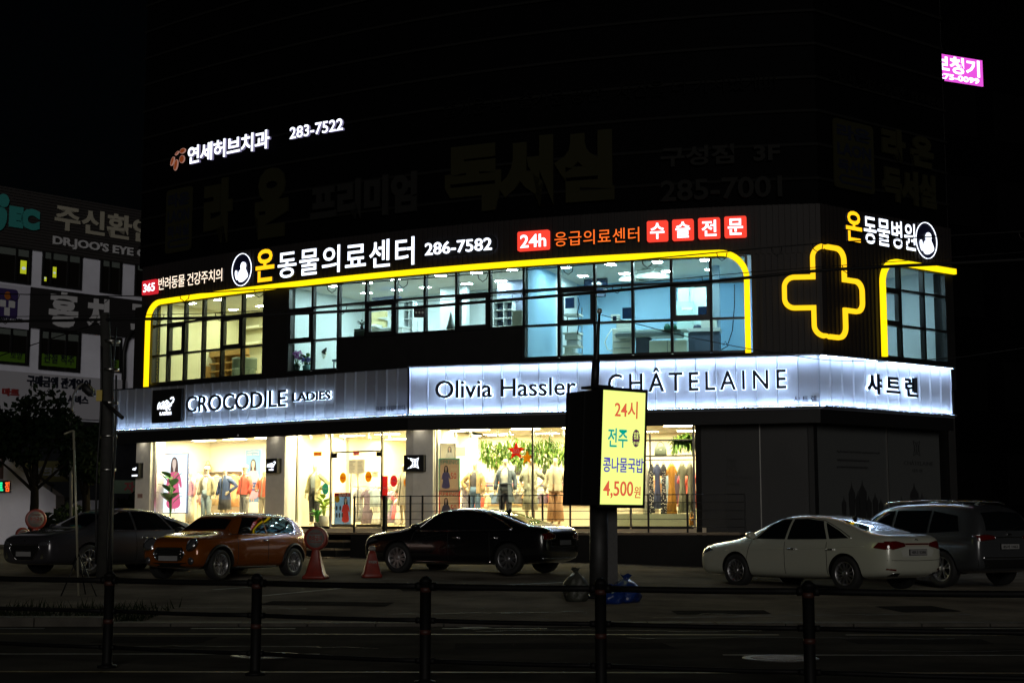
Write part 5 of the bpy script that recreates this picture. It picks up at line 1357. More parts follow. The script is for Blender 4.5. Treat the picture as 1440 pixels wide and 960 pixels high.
c.line('bumper_trim', [(-.78, .36), (0, .35), (.78, .36)], 'B', .014, chrome); c.line('boot_seam', [(-.62, .95), (-.60, .62), (0, .60), (.60, .62), (.62, .95)], 'B', .006, car_black)

# white sedan at the right, seen from behind left
WH = [(-2.46, .46, .60, .80, .86, .50), (-2.42, .32, .79, .95, 1.03, .66), (-2.22, .25, .89, .985, 1.09, .71), (-1.80, .215, .925, .985, 1.115, .69), (-1.05, .20, .935, .965, 1.39, .59), (-.40, .19, .935, .95, 1.475, .595),
      (.20, .19, .935, .935, 1.475, .585), (.64, .19, .935, .92, 1.39, .575), (1.40, .20, .93, .885, 1.0, .66), (1.90, .215, .92, .83, .935, .68), (2.26, .22, .90, .79, .885, .68), (2.42, .23, .87, .76, .845, .66), (2.50, .26, .82, .735, .81, .63), (2.53, .31, .76, .70, .77, .58), (2.535, .38, .66, .65, .71, .5)]
c = Car('pearl white sedan with red tail lamps parked at the right, its tail towards the road', paint('pearl_paint', (.40, .41, .34), .3, .1), WH, 2.85, 1.63, .335, ground_pt(1149, 30.7), R(180 - 52))
sedan_common(c); c.wheels(12, rim_m, False)
roof_trim(c, [(.98, .975), (.66, 1.26), (.34, 1.385), (-.30, 1.405), (-.75, 1.345), (-1.2, 1.175), (-1.56, 1.01)], .008, chrome)
c.mirrored('tail_lamp', [(.36, .86), (.70, .80), (.80, .80), (.80, .95), (.60, .955), (.38, .915)], 'B', tail_red, rim=(.004, car_black)); c.both('tail_lamp_side', [(-2.10, .83), (-2.39, .79), (-2.40, .93), (-2.20, .93)], tail_red)
c.patch('lamp_bar', [(-.36, .885), (.36, .885), (.36, .915), (-.36, .915)], 'B', tail_red)
c.patch('plate_recess', [(-.44, .66), (.44, .66), (.50, .78), (.36, .84), (-.36, .84), (-.50, .78)], 'B', mat('recess_shade', (.40, .41, .37), .4)); c.plate(0, .745, '43나 5286'); c.plate(0, .40, None, False)
c.mirrored('headlight', [(.42, .56), (.70, .58), (.74, .70), (.56, .68)], 'F', lamp_clear); c.patch('grille', [(-.36, .40), (.36, .40), (.42, .60), (-.42, .60)], 'F', car_black, rim=(.012, chrome))
c.handles((-.05, -1.02), .79); c.mirror(.95, 1.0, c.paint); c.antenna(-.95); side_lamps(c, 2.43); c.line('shoulder_crease', [(1.7, .74), (.8, .765), (-.6, .80), (-1.9, .86)], 'L', .006, c.paint, -.001)
c.mirrored('exhaust_trim', [(.48, .30), (.70, .31), (.66, .36), (.50, .355)], 'B', car_black, rim=(.008, chrome)); c.line('bumper_seam', [(-.80, .60), (0, .585), (.80, .60)], 'B', .005, car_black); c.line('emblem', [(-.05, .97), (0, .985), (.05, .97)], 'B', .012, chrome, .01)
c.mirrored('reflector', [(.62, .40), (.80, .42), (.80, .45), (.62, .43)], 'B', tail_red)

# grey SUV at the right edge, seen from behind left
SUVS = [(-2.38, .50, .70, .92, 1.00, .58), (-2.35, .36, .84, 1.02, 1.16, .70), (-2.22, .30, .915, 1.06, 1.48, .66), (-1.95, .27, .94, 1.06, 1.66, .645), (-1.30, .25, .945, 1.05, 1.70, .655), (-.40, .25, .945, 1.03, 1.715, .66), (.30, .25, .945, 1.02, 1.70, .65),
        (.72, .25, .945, 1.01, 1.60, .63), (1.36, .26, .94, .98, 1.14, .70), (1.80, .27, .93, .94, 1.07, .70), (2.16, .29, .90, .88, .98, .66), (2.33, .38, .80, .72, .80, .56), (2.38, .50, .56, .62, .66, .4)]
c = Car('grey sport utility vehicle at the right picture edge behind the white sedan', paint('grey_paint', (.05, .053, .058), .3, .4), SUVS, 2.78, 1.64, .365, ground_pt(1297, 32.6), R(180 - 60), cat='car')
c.both('side_window', [(.98, 1.075), (.08, 1.07), (.08, 1.55), (.36, 1.545), (.70, 1.42)], car_glass); c.both('side_window', [(.0, 1.07), (-.98, 1.085), (-.98, 1.55), (.0, 1.555)], car_glass); c.both('quarter_window', [(-1.05, 1.09), (-1.86, 1.13), (-1.72, 1.44), (-1.05, 1.54)], car_glass)
c.patch('windscreen', [(1.30, -.64), (1.36, 0), (1.30, .64), (.80, .52), (.74, 0), (.80, -.52)], 'T', car_glass); c.patch('rear_window', [(-.62, 1.14), (.62, 1.14), (.54, 1.50), (0, 1.53), (-.54, 1.50)], 'B', car_glass)
c.wheels(5, rim_m, True); c.mirrored('tail_lamp', [(.40, .97), (.82, .93), (.86, 1.04), (.60, 1.06), (.40, 1.03)], 'B', tail_red, rim=(.005, chrome)); c.line('tailgate_trim', [(-.40, 1.0), (0, 1.01), (.40, 1.0)], 'B', .012, chrome)
c.plate(0, .82, '45서 1462'); c.plate(0, .5, None, False); c.handles((-.02, -1.0), .93); c.mirror(1.0, 1.08, c.paint); c.antenna(-1.6)
c.patch('bumper_cover', [(-.80, .38), (.80, .38), (.84, .56), (-.84, .56)], 'B', car_black); c.line('bumper_trim', [(-.75, .60), (.75, .60)], 'B', .014, chrome); c.mirrored('headlight', [(.46, .74), (.74, .76), (.78, .86), (.54, .84)], 'F', lamp_clear); c.patch('grille', [(-.42, .54), (.42, .54), (.46, .82), (-.46, .82)], 'F', car_black, rim=(.01, chrome))
for sd in (1, -1):
    mb = MB(); mb.tube([(x, sd * .60, z) for x, z in ((.5, 1.68), (.35, 1.735), (-.6, 1.755), (-1.6, 1.735), (-1.75, 1.685))], .018, chrome, 8); mb.build('roof_rail', c.t)
c.line('wiper', [(.05, 1.13), (-.35, 1.22)], 'B', .012, car_black, .015); c.line('emblem', [(-.06, 1.06), (.06, 1.06)], 'B', .022, chrome, .01)

# orange small hatchback, front left three quarter view
MINI = [(-1.88, .46, .60, .80, .88, .50), (-1.85, .33, .74, .90, 1.02, .60), (-1.74, .25, .82, .925, 1.18, .60), (-1.50, .22, .855, .925, 1.345, .585), (-1.0, .20, .865, .925, 1.395, .60), (-.30, .19, .865, .92, 1.41, .60), (.20, .19, .865, .91, 1.395, .595),
        (.44, .19, .865, .90, 1.32, .58), (.88, .20, .86, .885, .99, .64), (1.25, .21, .855, .85, .95, .62), (1.60, .22, .83, .81, .90, .60), (1.80, .25, .78, .74, .83, .56), (1.88, .31, .72, .66, .75, .50), (1.91, .40, .58, .58, .64, .42)]
org = paint('orange_paint', (.21, .055, .005), .22, .35)
c = Car('small orange hatchback with black wheel arches parked beside the red stand', org, MINI, 2.50, 1.50, .315, ground_pt(322, 33.0), R(180 + 61), arch_trim=car_black)
c.both('side_window', [(.64, .955), (-.28, .955), (-.28, 1.30), (.28, 1.30)], car_glass); c.both('quarter_window', [(-.33, .955), (-1.36, .97), (-1.30, 1.20), (-1.0, 1.29), (-.33, 1.30)], car_glass)
c.patch('windscreen', [(.84, -.58), (.88, 0), (.84, .58), (.50, .48), (.46, 0), (.50, -.48)], 'T', car_glass); c.patch('rear_window', [(-.54, .98), (.54, .98), (.46, 1.24), (-.46, 1.24)], 'B', car_glass)
c.patch('roof_reflection', [(.40, -.44), (.42, 0), (.40, .44), (-.6, .47), (-1.32, .44), (-1.36, 0), (-1.32, -.44), (-.6, -.47)], 'T', mat('roof_reflection_white', (.5, .5, .5), .25, coat=1), off=.006)  # pale patch paints in the shop light mirrored on the roof
c.wheels(7, mat('silver_rim', (.42, .42, .43), .3, metal=.9), True)
for sd in (1, -1):
    q = c.pt((sd * .56, .735), 'F', .0)
    if q:
        M = Matrix.Translation(q + Vector((.0, 0, 0))) @ Matrix.Rotation(R(58), 4, 'Y') @ Matrix.Rotation(R(sd * 14), 4, 'X')
        mb = MB(); mb.lathe([(.145, -.05), (.15, .0), (.135, .03), (.10, .05), (0, .055)], lamp_clear, 22, M); h = mb.build('headlight', c.t)
        mb = MB(); mb.lathe([(.148, -.02), (.162, .0), (.148, .02)], chrome, 26, M); mb.build('bezel', h)
    q = c.pt((sd * .58, .40), 'F', .0)
    if q: mb = MB(); mb.lathe([(.07, -.02), (.075, .01), (0, .02)], lamp_clear, 16, Matrix.Translation(q) @ Matrix.Rotation(R(90), 4, 'Y')); mb.build('fog_lamp', c.t)
c.patch('grille', [(-.34, .42), (.34, .42), (.42, .54), (.34, .66), (-.34, .66), (-.42, .54)], 'F', car_black, rim=(.016, chrome))
for z in (.48, .54, .60): c.line('grille_bar', [(-.34, z), (.34, z)], 'F', .008, chrome, .012)
c.plate(0, .45, None, False); c.plate(0, .7, None); c.patch('intake', [(-.40, .27), (.40, .27), (.46, .36), (-.46, .36)], 'F', car_black)
c.handles((-.10,), .80, chrome); c.mirror(.56, .97, car_black); roof_trim(c, [(.90, .935), (-.3, .935), (-1.55, .945)], .010, chrome); roof_trim(c, [(1.0, .25), (-.9, .25)], .03, car_black, 'sill_trim')
c.line('door_seam', [(.70, .30), (.70, .90)], 'L', .006, car_black); c.line('door_seam', [(-.32, .30), (-.32, .90)], 'L', .006, car_black)
c.mirrored('tail_lamp', [(.56, .68), (.72, .68), (.72, .92), (.58, .92)], 'B', tail_red, rim=(.008, chrome))

# dark silver sedan far left, front left three quarter view
SL = [(x * .96, zb, w * .985, zl, zt, wt) for x, zb, w, zl, zt, wt in SEDAN]
c = Car('silver sedan with a pale bonnet partly hidden behind the utility pole', paint('silver_paint', (.045, .043, .05), .3, .5), SL, 2.72, 1.60, .33, ground_pt(160, 34.6), R(180 + 54))
sedan_common(c); c.wheels(5, rim_m, True)
roof_trim(c, [(.98, .965), (.66, 1.26), (.34, 1.385), (-.30, 1.405), (-.75, 1.345), (-1.2, 1.175), (-1.50, 1.0)], .006, chrome); roof_trim(c, [(1.0, .955), (0, .955), (-1.50, .985)], .010, chrome)
c.mirrored('headlight', [(.46, .64), (.74, .64), (.78, .74), (.54, .72)], 'F', lamp_clear, rim=(.006, chrome)); c.patch('grille', [(-.30, .34), (.30, .34), (.52, .58), (.46, .66), (-.46, .66), (-.52, .58)], 'F', car_black, rim=(.012, chrome))
c.mirrored('fog_lamp', [(.56, .36), (.66, .36), (.64, .48), (.60, .48)], 'F', chrome); c.line('emblem', [(-.05, .73), (0, .745), (.05, .73)], 'F', .014, chrome, .012)
c.plate(0, .46, None, False); c.plate(0, .72, None); c.handles((-.05, -.98), .80); c.mirror(.92, 1.0, c.paint); c.mirrored('tail_lamp', [(.40, .82), (.78, .78), (.78, .92), (.42, .90)], 'B', tail_red)

# ------------------------------------------------------------ inside the shop: mannequins, clothes, posters
SHS = {}
def SH(d):
    if d not in SHS: SHS[d] = GLZ.shifted(-d)
    return SHS[d]
def hue(name, c, r=.75, **k): return mat('cloth_' + name, c, r, noise=.14, nscale=14, **k)
skin_m = mat('mannequin_ivory', (.70, .60, .44), .45)
def dirs(S, u):
    a = S(u, 0); b = S(u + .02, 0); return math.atan2(b.y - a.y, b.x - a.x)
HALF = [(0, 1.0), ]
def mannequin(label, px, yh, d, pose=('down', 'down'), yaw=0, head='bare', **cl):
    S = SH(d); u, zh = S.hit(px, yh); base = FLOOR + .05
    k = min(max((zh - base) / 1.80, .96), 1.06)
    t = thing('mannequin', label, 'mannequin', S(u, base), dirs(S, u) + yaw, 'shop window mannequins'); t.scale = (k, k, k)
    J = {'down': ((.255, .03, 1.17), (.265, -.05, .94), (.26, -.085, .85)), 'hip': ((.41, .06, 1.20), (.235, -.08, 1.04), (.17, -.11, .98)), 'bent': ((.27, .03, 1.18), (.17, -.20, 1.10), (.10, -.26, 1.10)), 'out': ((.30, .0, 1.20), (.36, -.12, .98), (.39, -.15, .90))}
    V = [(0, 0, .97), (0, .01, 1.12), (0, .0, 1.30), (0, .01, 1.44), (0, .005, 1.53), (0, -.01, 1.60), (0, -.015, 1.69), (0, -.005, 1.755)]
    Rr = [.135, .105, .125, .085, .048, .058, .078, .055]; E = [(i, i + 1) for i in range(7)]
    arms = []
    for sd, ps in ((-1, pose[0]), (1, pose[1])):
        a = [(sd * .165, .01, 1.43)] + [(sd * x, y, z) for x, y, z in J[ps]]; arms.append((sd, a)); n = len(V)
        V += a; Rr += [.055, .042, .030, .026]; E += [(3, n), (n, n + 1), (n + 1, n + 2), (n + 2, n + 3)]
        n = len(V); V += [(sd * .085, 0, .90), (sd * .09, -.02, .50), (sd * .095, .02, .10), (sd * .10, -.10, .03)]; Rr += [.085, .058, .036, .030]; E += [(0, n), (n, n + 1), (n + 1, n + 2), (n + 2, n + 3)]
    me = bpy.data.meshes.new('body'); me.from_pydata(V, E, []); o = bpy.data.objects.new('body', me); col.objects.link(o)
    sk = o.modifiers.new('s', 'SKIN'); sk.use_smooth_shade = True
    for i, v in enumerate(me.skin_vertices[0].data): v.radius = (Rr[i], Rr[i]); v.use_root = (i == 0)
    sb = o.modifiers.new('u', 'SUBSURF'); sb.levels = 1
    dg = C.evaluated_depsgraph_get(); dg.update(); m2 = bpy.data.meshes.new_from_object(o.evaluated_get(dg))
    mb = MB(); mb.add([v.co.copy() for v in m2.vertices], [tuple(p.vertices) for p in m2.polygons], skin_m, True)
    bpy.data.objects.remove(o); bpy.data.meshes.remove(me); bpy.data.meshes.remove(m2)
    for sd, a in arms:                                    # five fingers, and a nose
        w, h = Vector(a[2]), Vector(a[3]); f = (h - w).normalized(); sdv = f.cross(Vector((0, 1, .2))).normalized()
        for q, L in ((-.024, .065), (-.008, .078), (.008, .075), (.024, .058)): p = h + sdv * q; mb.tube([p - f * .02, p + f * L * .6, p + f * L + Vector((0, .012, -.008))], [.010, .009, .006], skin_m, 6)
        p = w.lerp(h, .5) - sdv * .028; mb.tube([p, p - sdv * .025 + f * .03, p - sdv * .02 + f * .06], [.011, .010, .006], skin_m, 6)
    mb.tube([(0, -.085, 1.70), (0, -.105, 1.665), (0, -.085, 1.655)], [.010, .016, .010], skin_m, 6)
    mb.build('body', t)
    g = lambda n: hue(*cl[n]) if n in cl else None
    def ring(z, rx, ry, cy=0.0, a0=0, a1=360, n=28, wob=0.0, q=0):
        return [(rx * math.cos(R(a0 + (a1 - a0) * i / n)) * (1 + wob * math.sin(i * 2.3 + q)), cy + ry * math.sin(R(a0 + (a1 - a0) * i / n)) * (1 + wob * math.sin(i * 1.9 + q)), z) for i in range(n)]
    if 'shirt' in cl:
        mb = MB(); mb.loft([ring(.95, .150, .115), ring(1.10, .135, .100), ring(1.28, .165, .120), ring(1.40, .15, .095), ring(1.49, .07, .065)], g('shirt')); mb.build('shirt', t)
    if 'jacket' in cl:
        hem = cl.get('hem', .85); fl = cl.get('flare', 1.0); mt = g('jacket'); a0, a1 = (-62, 242) if 'shirt' in cl else (-88, 268); mb = MB()
        rs = [ring(z, rx, ry, .004, a0, a1, 30, w_, z * 9) for z, rx, ry, w_ in ((hem, .20 * fl, .155 * fl, .035), ((hem + 1.12) / 2, .185 * (1 + fl) / 2, .145 * (1 + fl) / 2, .025), (1.12, .172, .128, .012), (1.30, .192, .135, .006), (1.42, .180, .108, .0), (1.475, .11, .085, 0), (1.53, .072, .068, 0))]
        n = 30; vs = [p for r in rs for p in r]
        mb.add(vs, [(i * n + j, i * n + j + 1, (i + 1) * n + j + 1, (i + 1) * n + j) for i in range(len(rs) - 1) for j in range(n - 1)], mt, True)
        sl = cl.get('sleeve', 1.0)
        for sd, a in arms:
            A = [Vector(p) for p in a[:3]]; pts = [A[0] - Vector((sd * .03, 0, -.01)), A[0].lerp(A[1], .5), A[1], A[1].lerp(A[2], .5), A[2]]; pts = pts[:3 if sl < .6 else 5]
            mb.tube(pts, [.080, .070, .060, .056, .052][:len(pts)], mt, 12)
        mb.build('jacket', t)
        if 'belt' in cl: mb = MB(); mb.loft([ring(1.08, .180, .136), ring(1.12, .180, .136)], g('belt')); mb.build('belt', t)
    if 'trousers' in cl:
        w = cl.get('wide', 1.0); mb = MB(); mt = g('trousers')
        mb.loft([ring(.84, .17, .125), ring(.96, .165, .122), ring(1.08, .145, .108)], mt)
        for sd in (-1, 1): mb.tube([(sd * .08, 0, .93), (sd * .09, -.01, .70), (sd * .095, -.015, .48), (sd * .10, 0, .12)], [.102, .092, .074 * w, .062 * w * w], mt, 14)
        mb.build('trousers', t)
    if 'skirt' in cl:
        z0 = cl.get('skirt_hem', .45); mb = MB(); fl = cl.get('skirt_flare', 1.35)
        mb.loft([ring(z, .15 * f_, .118 * f_, 0, 0, 360, 40, wv, z) for z, f_, wv in ((z0, fl * 1.08, .07), ((z0 + 1.0) / 2, fl, .05), (.98, 1.12, .01), (1.10, .95, 0))], g('skirt')); mb.build('skirt', t)
    if head == 'cap':
        mb = MB(); m_ = hue('cap_white', (.75, .72, .66)); mb.lathe([(.092, 1.70), (.094, 1.735), (.075, 1.785), (.03, 1.805), (0, 1.808)], m_, 20); mb.loft([[(x, y - .07, z) for x, y in ell(0, -.03, .075, .085, 16)] for z in (1.70, 1.71)], m_); mb.build('cap', t)
    if head == 'hat':
        mb = MB(); m_ = hue('hat_brown', (.20, .13, .09)); mb.lathe([(.15, 1.70), (.155, 1.705), (.095, 1.715), (.09, 1.77), (.05, 1.80), (0, 1.803)], m_, 22); mb.build('hat', t)
    if 'scarf' in cl: mb = MB(); mb.loft([ring(1.47, .095, .085), ring(1.50, .105, .095), ring(1.54, .07, .07)], g('scarf')); mb.build('scarf', t)
    mb = MB(); mb.lathe([(.17, -.045), (.17, -.03), (.02, -.02)], steel, 22); mb.tube([(.10, .04, -.03), (.10, .02, .3)], .010, steel, 8); mb.build('base_plate', t)
    return t
mannequin('mannequin in a rose jacket and cream trousers, leftmost in the left show window', 269, 660, .8, ('bent', 'down'), -.3, jacket=('rose', (.62, .28, .30)), shirt=('ivory', (.8, .75, .65)), hem=.98, trousers=('cream', (.78, .70, .52)), wide=1.3)
mannequin('mannequin in an olive jacket and faded jeans, second from left in the left show window', 291.5, 655, .85, ('down', 'down'), .2, 'cap', jacket=('olive_beige', (.40, .36, .24)), shirt=('white', (.8, .8, .75)), hem=.92, trousers=('faded_jeans', (.28, .36, .42)), scarf=('pink', (.7, .35, .36)))
mannequin('mannequin in a navy blouse and dark pleated skirt, one hand on the hip', 317, 656, .75, ('down', 'hip'), .1, jacket=('navy', (.055, .09, .21)), hem=.80, flare=1.05, skirt=('charcoal', (.07, .07, .08)), skirt_hem=.50)
mannequin('mannequin in a coral red jacket, white cap and grey trousers beside the tall blue banner', 345, 653, .8, ('down', 'down'), -.15, 'cap', jacket=('coral', (.72, .13, .09)), hem=.92, trousers=('grey', (.26, .26, .27)))
mannequin('mannequin in a rust red shirt half hidden by the second shop pillar', 372, 658, .9, ('bent', 'down'), .3, jacket=('rust', (.42, .10, .05)), hem=.90, trousers=('stone', (.55, .48, .38)))
mannequin('mannequin in an open khaki coat over black trousers behind the left entrance pane', 443.5, 650, .8, ('down', 'hip'), .1, jacket=('khaki', (.42, .38, .20)), shirt=('slate', (.30, .34, .36)), hem=.72, flare=1.15, trousers=('black', (.03, .03, .035)))
mannequin('mannequin in a long beige coat behind the right entrance pane', 568.5, 650, .7, ('down', 'down'), -.2, jacket=('beige', (.52, .47, .36)), hem=.58, flare=1.2)
mannequin('mannequin in a tan short jacket and blue jeans beside the SPRING posters', 668, 648, .85, ('hip', 'down'), -.1, jacket=('tan', (.60, .44, .22)), shirt=('dark_print', (.12, .11, .13)), hem=.90, trousers=('blue_jeans', (.13, .22, .36)))
mannequin('mannequin in a belted dark grey-blue trench coat under the red star', 711, 642, .7, ('down', 'down'), .05, jacket=('trench', (.10, .13, .17)), shirt=('white', (.8, .8, .75)), hem=.62, flare=1.25, belt=('trench', (.10, .13, .17)), trousers=('dark', (.06, .07, .09)))
mannequin('mannequin in a sage green long dress, hand on hip, under the gold star', 745.5, 642, .9, ('down', 'hip'), .1, jacket=('sage', (.42, .42, .31)), hem=.95, sleeve=.5, skirt=('sage', (.42, .42, .31)), skirt_hem=.42, skirt_flare=1.25)
mannequin('mannequin in a pale blouse and brown wide trousers, rightmost in the right show window', 781, 640, .85, ('down', 'down'), 0, jacket=('oat', (.58, .52, .36)), hem=.90, trousers=('brown', (.44, .24, .12)), wide=1.45)

hang_m = mat('hanger_wood', (.45, .28, .12), .5)
def garment(label, xl, xr, yt, yb, d, c, kind='dress', print_=None, yaw=.5, group='clothes on the shop rails'):
    S = SH(d); u0, u1, z0, z1 = pxrect(S, xl, xr, yt, yb); u = (u0 + u1) / 2; w = (u1 - u0) / 2 / math.cos(yaw) ; L = z1 - z0; rnd = random.Random(label)
    t = thing('garment', label, 'garment', S(u, z1), dirs(S, u) + yaw, group); mt = hue(*c); n = 36
    q = rnd.uniform(0, 6)
    prof = {'dress': ((0, .30, .16), (-.06, .55, .2), (-.12, .78, .26), (-.30, .62, .26), (-.45, .58, .28), (-.70, .82, .36), (-1, 1.0, .44)), 'coat': ((0, .30, .2), (-.05, .60, .26), (-.12, .9, .3), (-.4, .86, .34), (-.7, .92, .36), (-1, 1.0, .40)),
            'top': ((0, .3, .16), (-.08, .70, .22), (-.2, .92, .28), (-.6, .86, .3), (-1, .92, .32))}[kind]
    mb = MB(); rs = []
    for z, rx, ry in prof:
        am = .02 + .10 * abs(z)
        rs.append([(w * rx * math.cos(a) * (1 + am * .5 * math.sin(9 * a + q)), w * ry * math.sin(a) + w * am * math.sin(6 * a + q * 2) * .6, z * L) for a in (2 * math.pi * i / n for i in range(n))])
    mb.loft(rs, mt)
    if kind != 'dress' or L > .6:
        for sd in (-1, 1): mb.tube([(sd * w * .5, 0, -.05 * L), (sd * w * .92, -.02, -.16 * L), (sd * w * 1.02, -.02, -min(.28 * L, .32))], [w * .2, w * .2, w * .17], mt, 10)
    mb.build('cloth', t)
    if print_:
        pm = hue(*print_); mb = MB()
        for _ in range(90):
            a = rnd.uniform(math.pi * 1.05, math.pi * 1.95); zz = rnd.uniform(-.97, -.15); rr = .62 + .38 * max(0, (-zz - .3) / .7); p = Vector((w * rr * math.cos(a), w * .46 * rr * math.sin(a) - .012, zz * L)); s_ = .016
            mb.add([p + Vector((-s_, 0, 0)), p + Vector((0, -.004, s_)), p + Vector((s_, 0, 0)), p + Vector((0, -.004, -s_))], [(0, 1, 2, 3)], pm)
        mb.build('print', t)
    mb = MB(); mb.tube([(-w * .5, 0, -.03 * L), (0, 0, .05), (w * .5, 0, -.03 * L)], .010, hang_m, 6); mb.tube([(0, 0, .05), (0, 0, .10), (.02, 0, .125), (.035, 0, .11)], .004, steel, 6); mb.build('hanger', t)
    return t
def rail(label, xl, xr, y, d, drop=None):
    S = SH(d); u0, z = S.hit(xl, y); u1, _ = S.hit(xr, y); t = thing('clothes_rail', label, 'clothes rail', S(u0, FLOOR))
    mb = MB(); mb.tube([S(u0, z), S(u1, z)], .013, steel, 8); at(mb, 'bar', t); mb = MB()
    for u in (u0 + .03, u1 - .03): mb.tube([S(u, FLOOR), S(u, z)], .013, steel, 8); mb.lathe([(.12, 0), (.12, .015), (0, .02)], steel, 14, Matrix.Translation(S(u, FLOOR)))
    at(mb, 'stand', t)
rail('low steel clothes rail behind the mannequins of the left show window', 278, 342, 664, 1.7)
garment('peach orange coat on the rail between the navy and the coral mannequin', 322, 334, 667, 712, 1.7, ('peach', (.66, .34, .16)), 'coat')
garment('light pink coat on the rail between the rose and the olive mannequin', 279, 287, 667, 706, 1.7, ('light_pink', (.68, .40, .38)), 'coat')
garment('sand coloured coat on the rail beside the peach orange coat', 300, 309, 668, 710, 1.7, ('sand', (.60, .44, .26)), 'coat')
rail('clothes rail seen through the right half of the glass door', 497, 537, 684, 2.6)
garment('grey long dress behind the door handles', 500, 511, 688, 734, 2.6, ('mid_grey', (.22, .22, .24)))
garment('plum dark pleated dress in the middle of the right door leaf', 511, 523, 688, 736, 2.6, ('plum', (.12, .09, .13)))
garment('blue-grey knit top hanging right of the plum dress', 522, 534, 687, 712, 2.5, ('blue_grey', (.30, .36, .42)), 'top')
garment('white long skirt hanging under the blue-grey knit top', 524, 535, 708, 737, 2.7, ('chalk', (.72, .70, .66)))
rail('clothes rail behind the right entrance pane', 541, 566, 688, 2.2)
garment('green-grey apron dress hanging right of the red vertical banner', 539, 549, 700, 724, 2.1, ('grey_green', (.30, .40, .30)), 'top')
garment('lilac long dress, left of the pink one behind the right entrance pane', 547, 555, 690, 735, 2.2, ('lilac', (.40, .33, .48)), 'dress', None, .9)
garment('pink long dress behind the right entrance pane', 554, 561, 692, 730, 2.2, ('hot_pink', (.72, .20, .24)), 'dress', None, .9)
garment('white dress next to the beige coated mannequin', 558, 567, 700, 738, 2.1, ('snow', (.78, .76, .74)), 'dress', None, .8)
garment('white and violet floral dress hanging behind the SPRING posters', 647, 664, 678, 738, .95, ('floral_base', (.62, .60, .66)), 'dress', ('floral_violet', (.14, .10, .32)), .25)
rack_u = [SH(.9).hit(x, 660)[0] for x in (884, 979)]
t = thing('garment_rack', 'black open rack with shelves and rails at the right end of the shop window', 'clothes rack', SH(.9)(rack_u[0], FLOOR))
mb = MB(); S = SH(.9)
for x in (886, 914.5, 976): u = S.hit(x, 660)[0]; slab(mb, S, u - .02, u + .02, FLOOR, 3.95, -.02, .02, black_metal)
at(mb, 'upright', t); mb = MB()
for y in (618.5, 640.5): z = S.hit(930, y)[1]; slab(mb, S, rack_u[0], rack_u[1], z - .015, z + .015, -.25, .03, black_metal)
at(mb, 'shelf', t); mb = MB(); z = S.hit(930, 646.5)[1]; mb.tube([S(rack_u[0], z), S(rack_u[1], z)], .013, black_metal, 8); at(mb, 'rail_bar', t)
for xl, xr, yb, c, lab, pr in ((904, 912, 727, ('ash', (.40, .38, .34)), 'ash grey long dress on the black rack, leftmost beside the light box', None), (912.5, 920.5, 721, ('ink', (.03, .03, .045)), 'black dotted dress on the black rack, left of the navy one', ('dot', (.55, .52, .48))),
                               (919, 930, 715, ('deep_navy', (.05, .06, .14)), 'plain navy dress in the middle of the black rack', None), (929, 938, 722, ('ink', (.03, .03, .045)), 'black dotted dress on the black rack, right of the navy one', ('dot', (.55, .52, .48))),
                               (938, 951.5, 722, ('mustard', (.50, .22, .03)), 'mustard orange long dress on the black rack', None), (953.5, 966, 721, ('dark_sage', (.22, .21, .15)), 'dark olive belted dress right of the mustard one', None), (965, 977, 721, ('taupe', (.25, .23, .18)), 'taupe dress at the right end of the black rack', None)):
    garment(lab, xl, xr, 652, yb, .9, c, 'dress', pr, .3)
# fuller rails along the back walls
def full_rail(where, lab, xl, xr, y, d, n, yb, cs, seed):
    rail(lab, xl, xr, y, d); rr = random.Random(seed)
    for i in range(n):
        c = cs[i % len(cs)]; x = xl + 2 + (xr - xl - 4) * i / (n - 1); w = (xr - xl) / n * .62
        garment('%s garment, %s from left on the rail %s' % (c[0].replace('_', ' '), ('first', 'second', 'third', 'fourth', 'fifth', 'sixth', 'seventh', 'eighth', 'ninth', 'tenth', 'eleventh', 'twelfth')[i], where), x - w, x + w, y + 3, yb + rr.uniform(-6, 6), d, c, rr.choice(('coat', 'top', 'dress')), None, rr.uniform(.8, 1.15), 'clothes on the back wall rails')
PAL = [('coral', (.72, .13, .09)), ('ecru', (.62, .52, .36)), ('denim', (.10, .16, .28)), ('rose', (.62, .28, .30)), ('sage', (.42, .42, .31)), ('charcoal', (.07, .07, .08)), ('apricot', (.72, .38, .18)), ('powder_blue', (.36, .46, .58)), ('plum', (.12, .09, .13)), ('wine', (.30, .04, .06))]
full_rail('behind the right mannequins', 'long clothes rail on the back wall behind the right mannequins', 676, 800, 690, 4.2, 12, 716, PAL, 4)
full_rail('behind the left mannequins', 'short clothes rail at the back of the left show window', 262, 340, 668, 2.55, 9, 706, PAL[3:] + PAL[:3], 6)
full_rail('at the back of the entrance', 'clothes rail at the far back of the entrance zone', 468, 562, 678, 4.6, 10, 706, PAL[5:] + PAL[:5], 8)
full_rail('at the back right of the shop', 'clothes rail on the back wall behind the black rack', 880, 974, 664, 4.2, 9, 712, PAL[2:] + PAL[:2], 9)
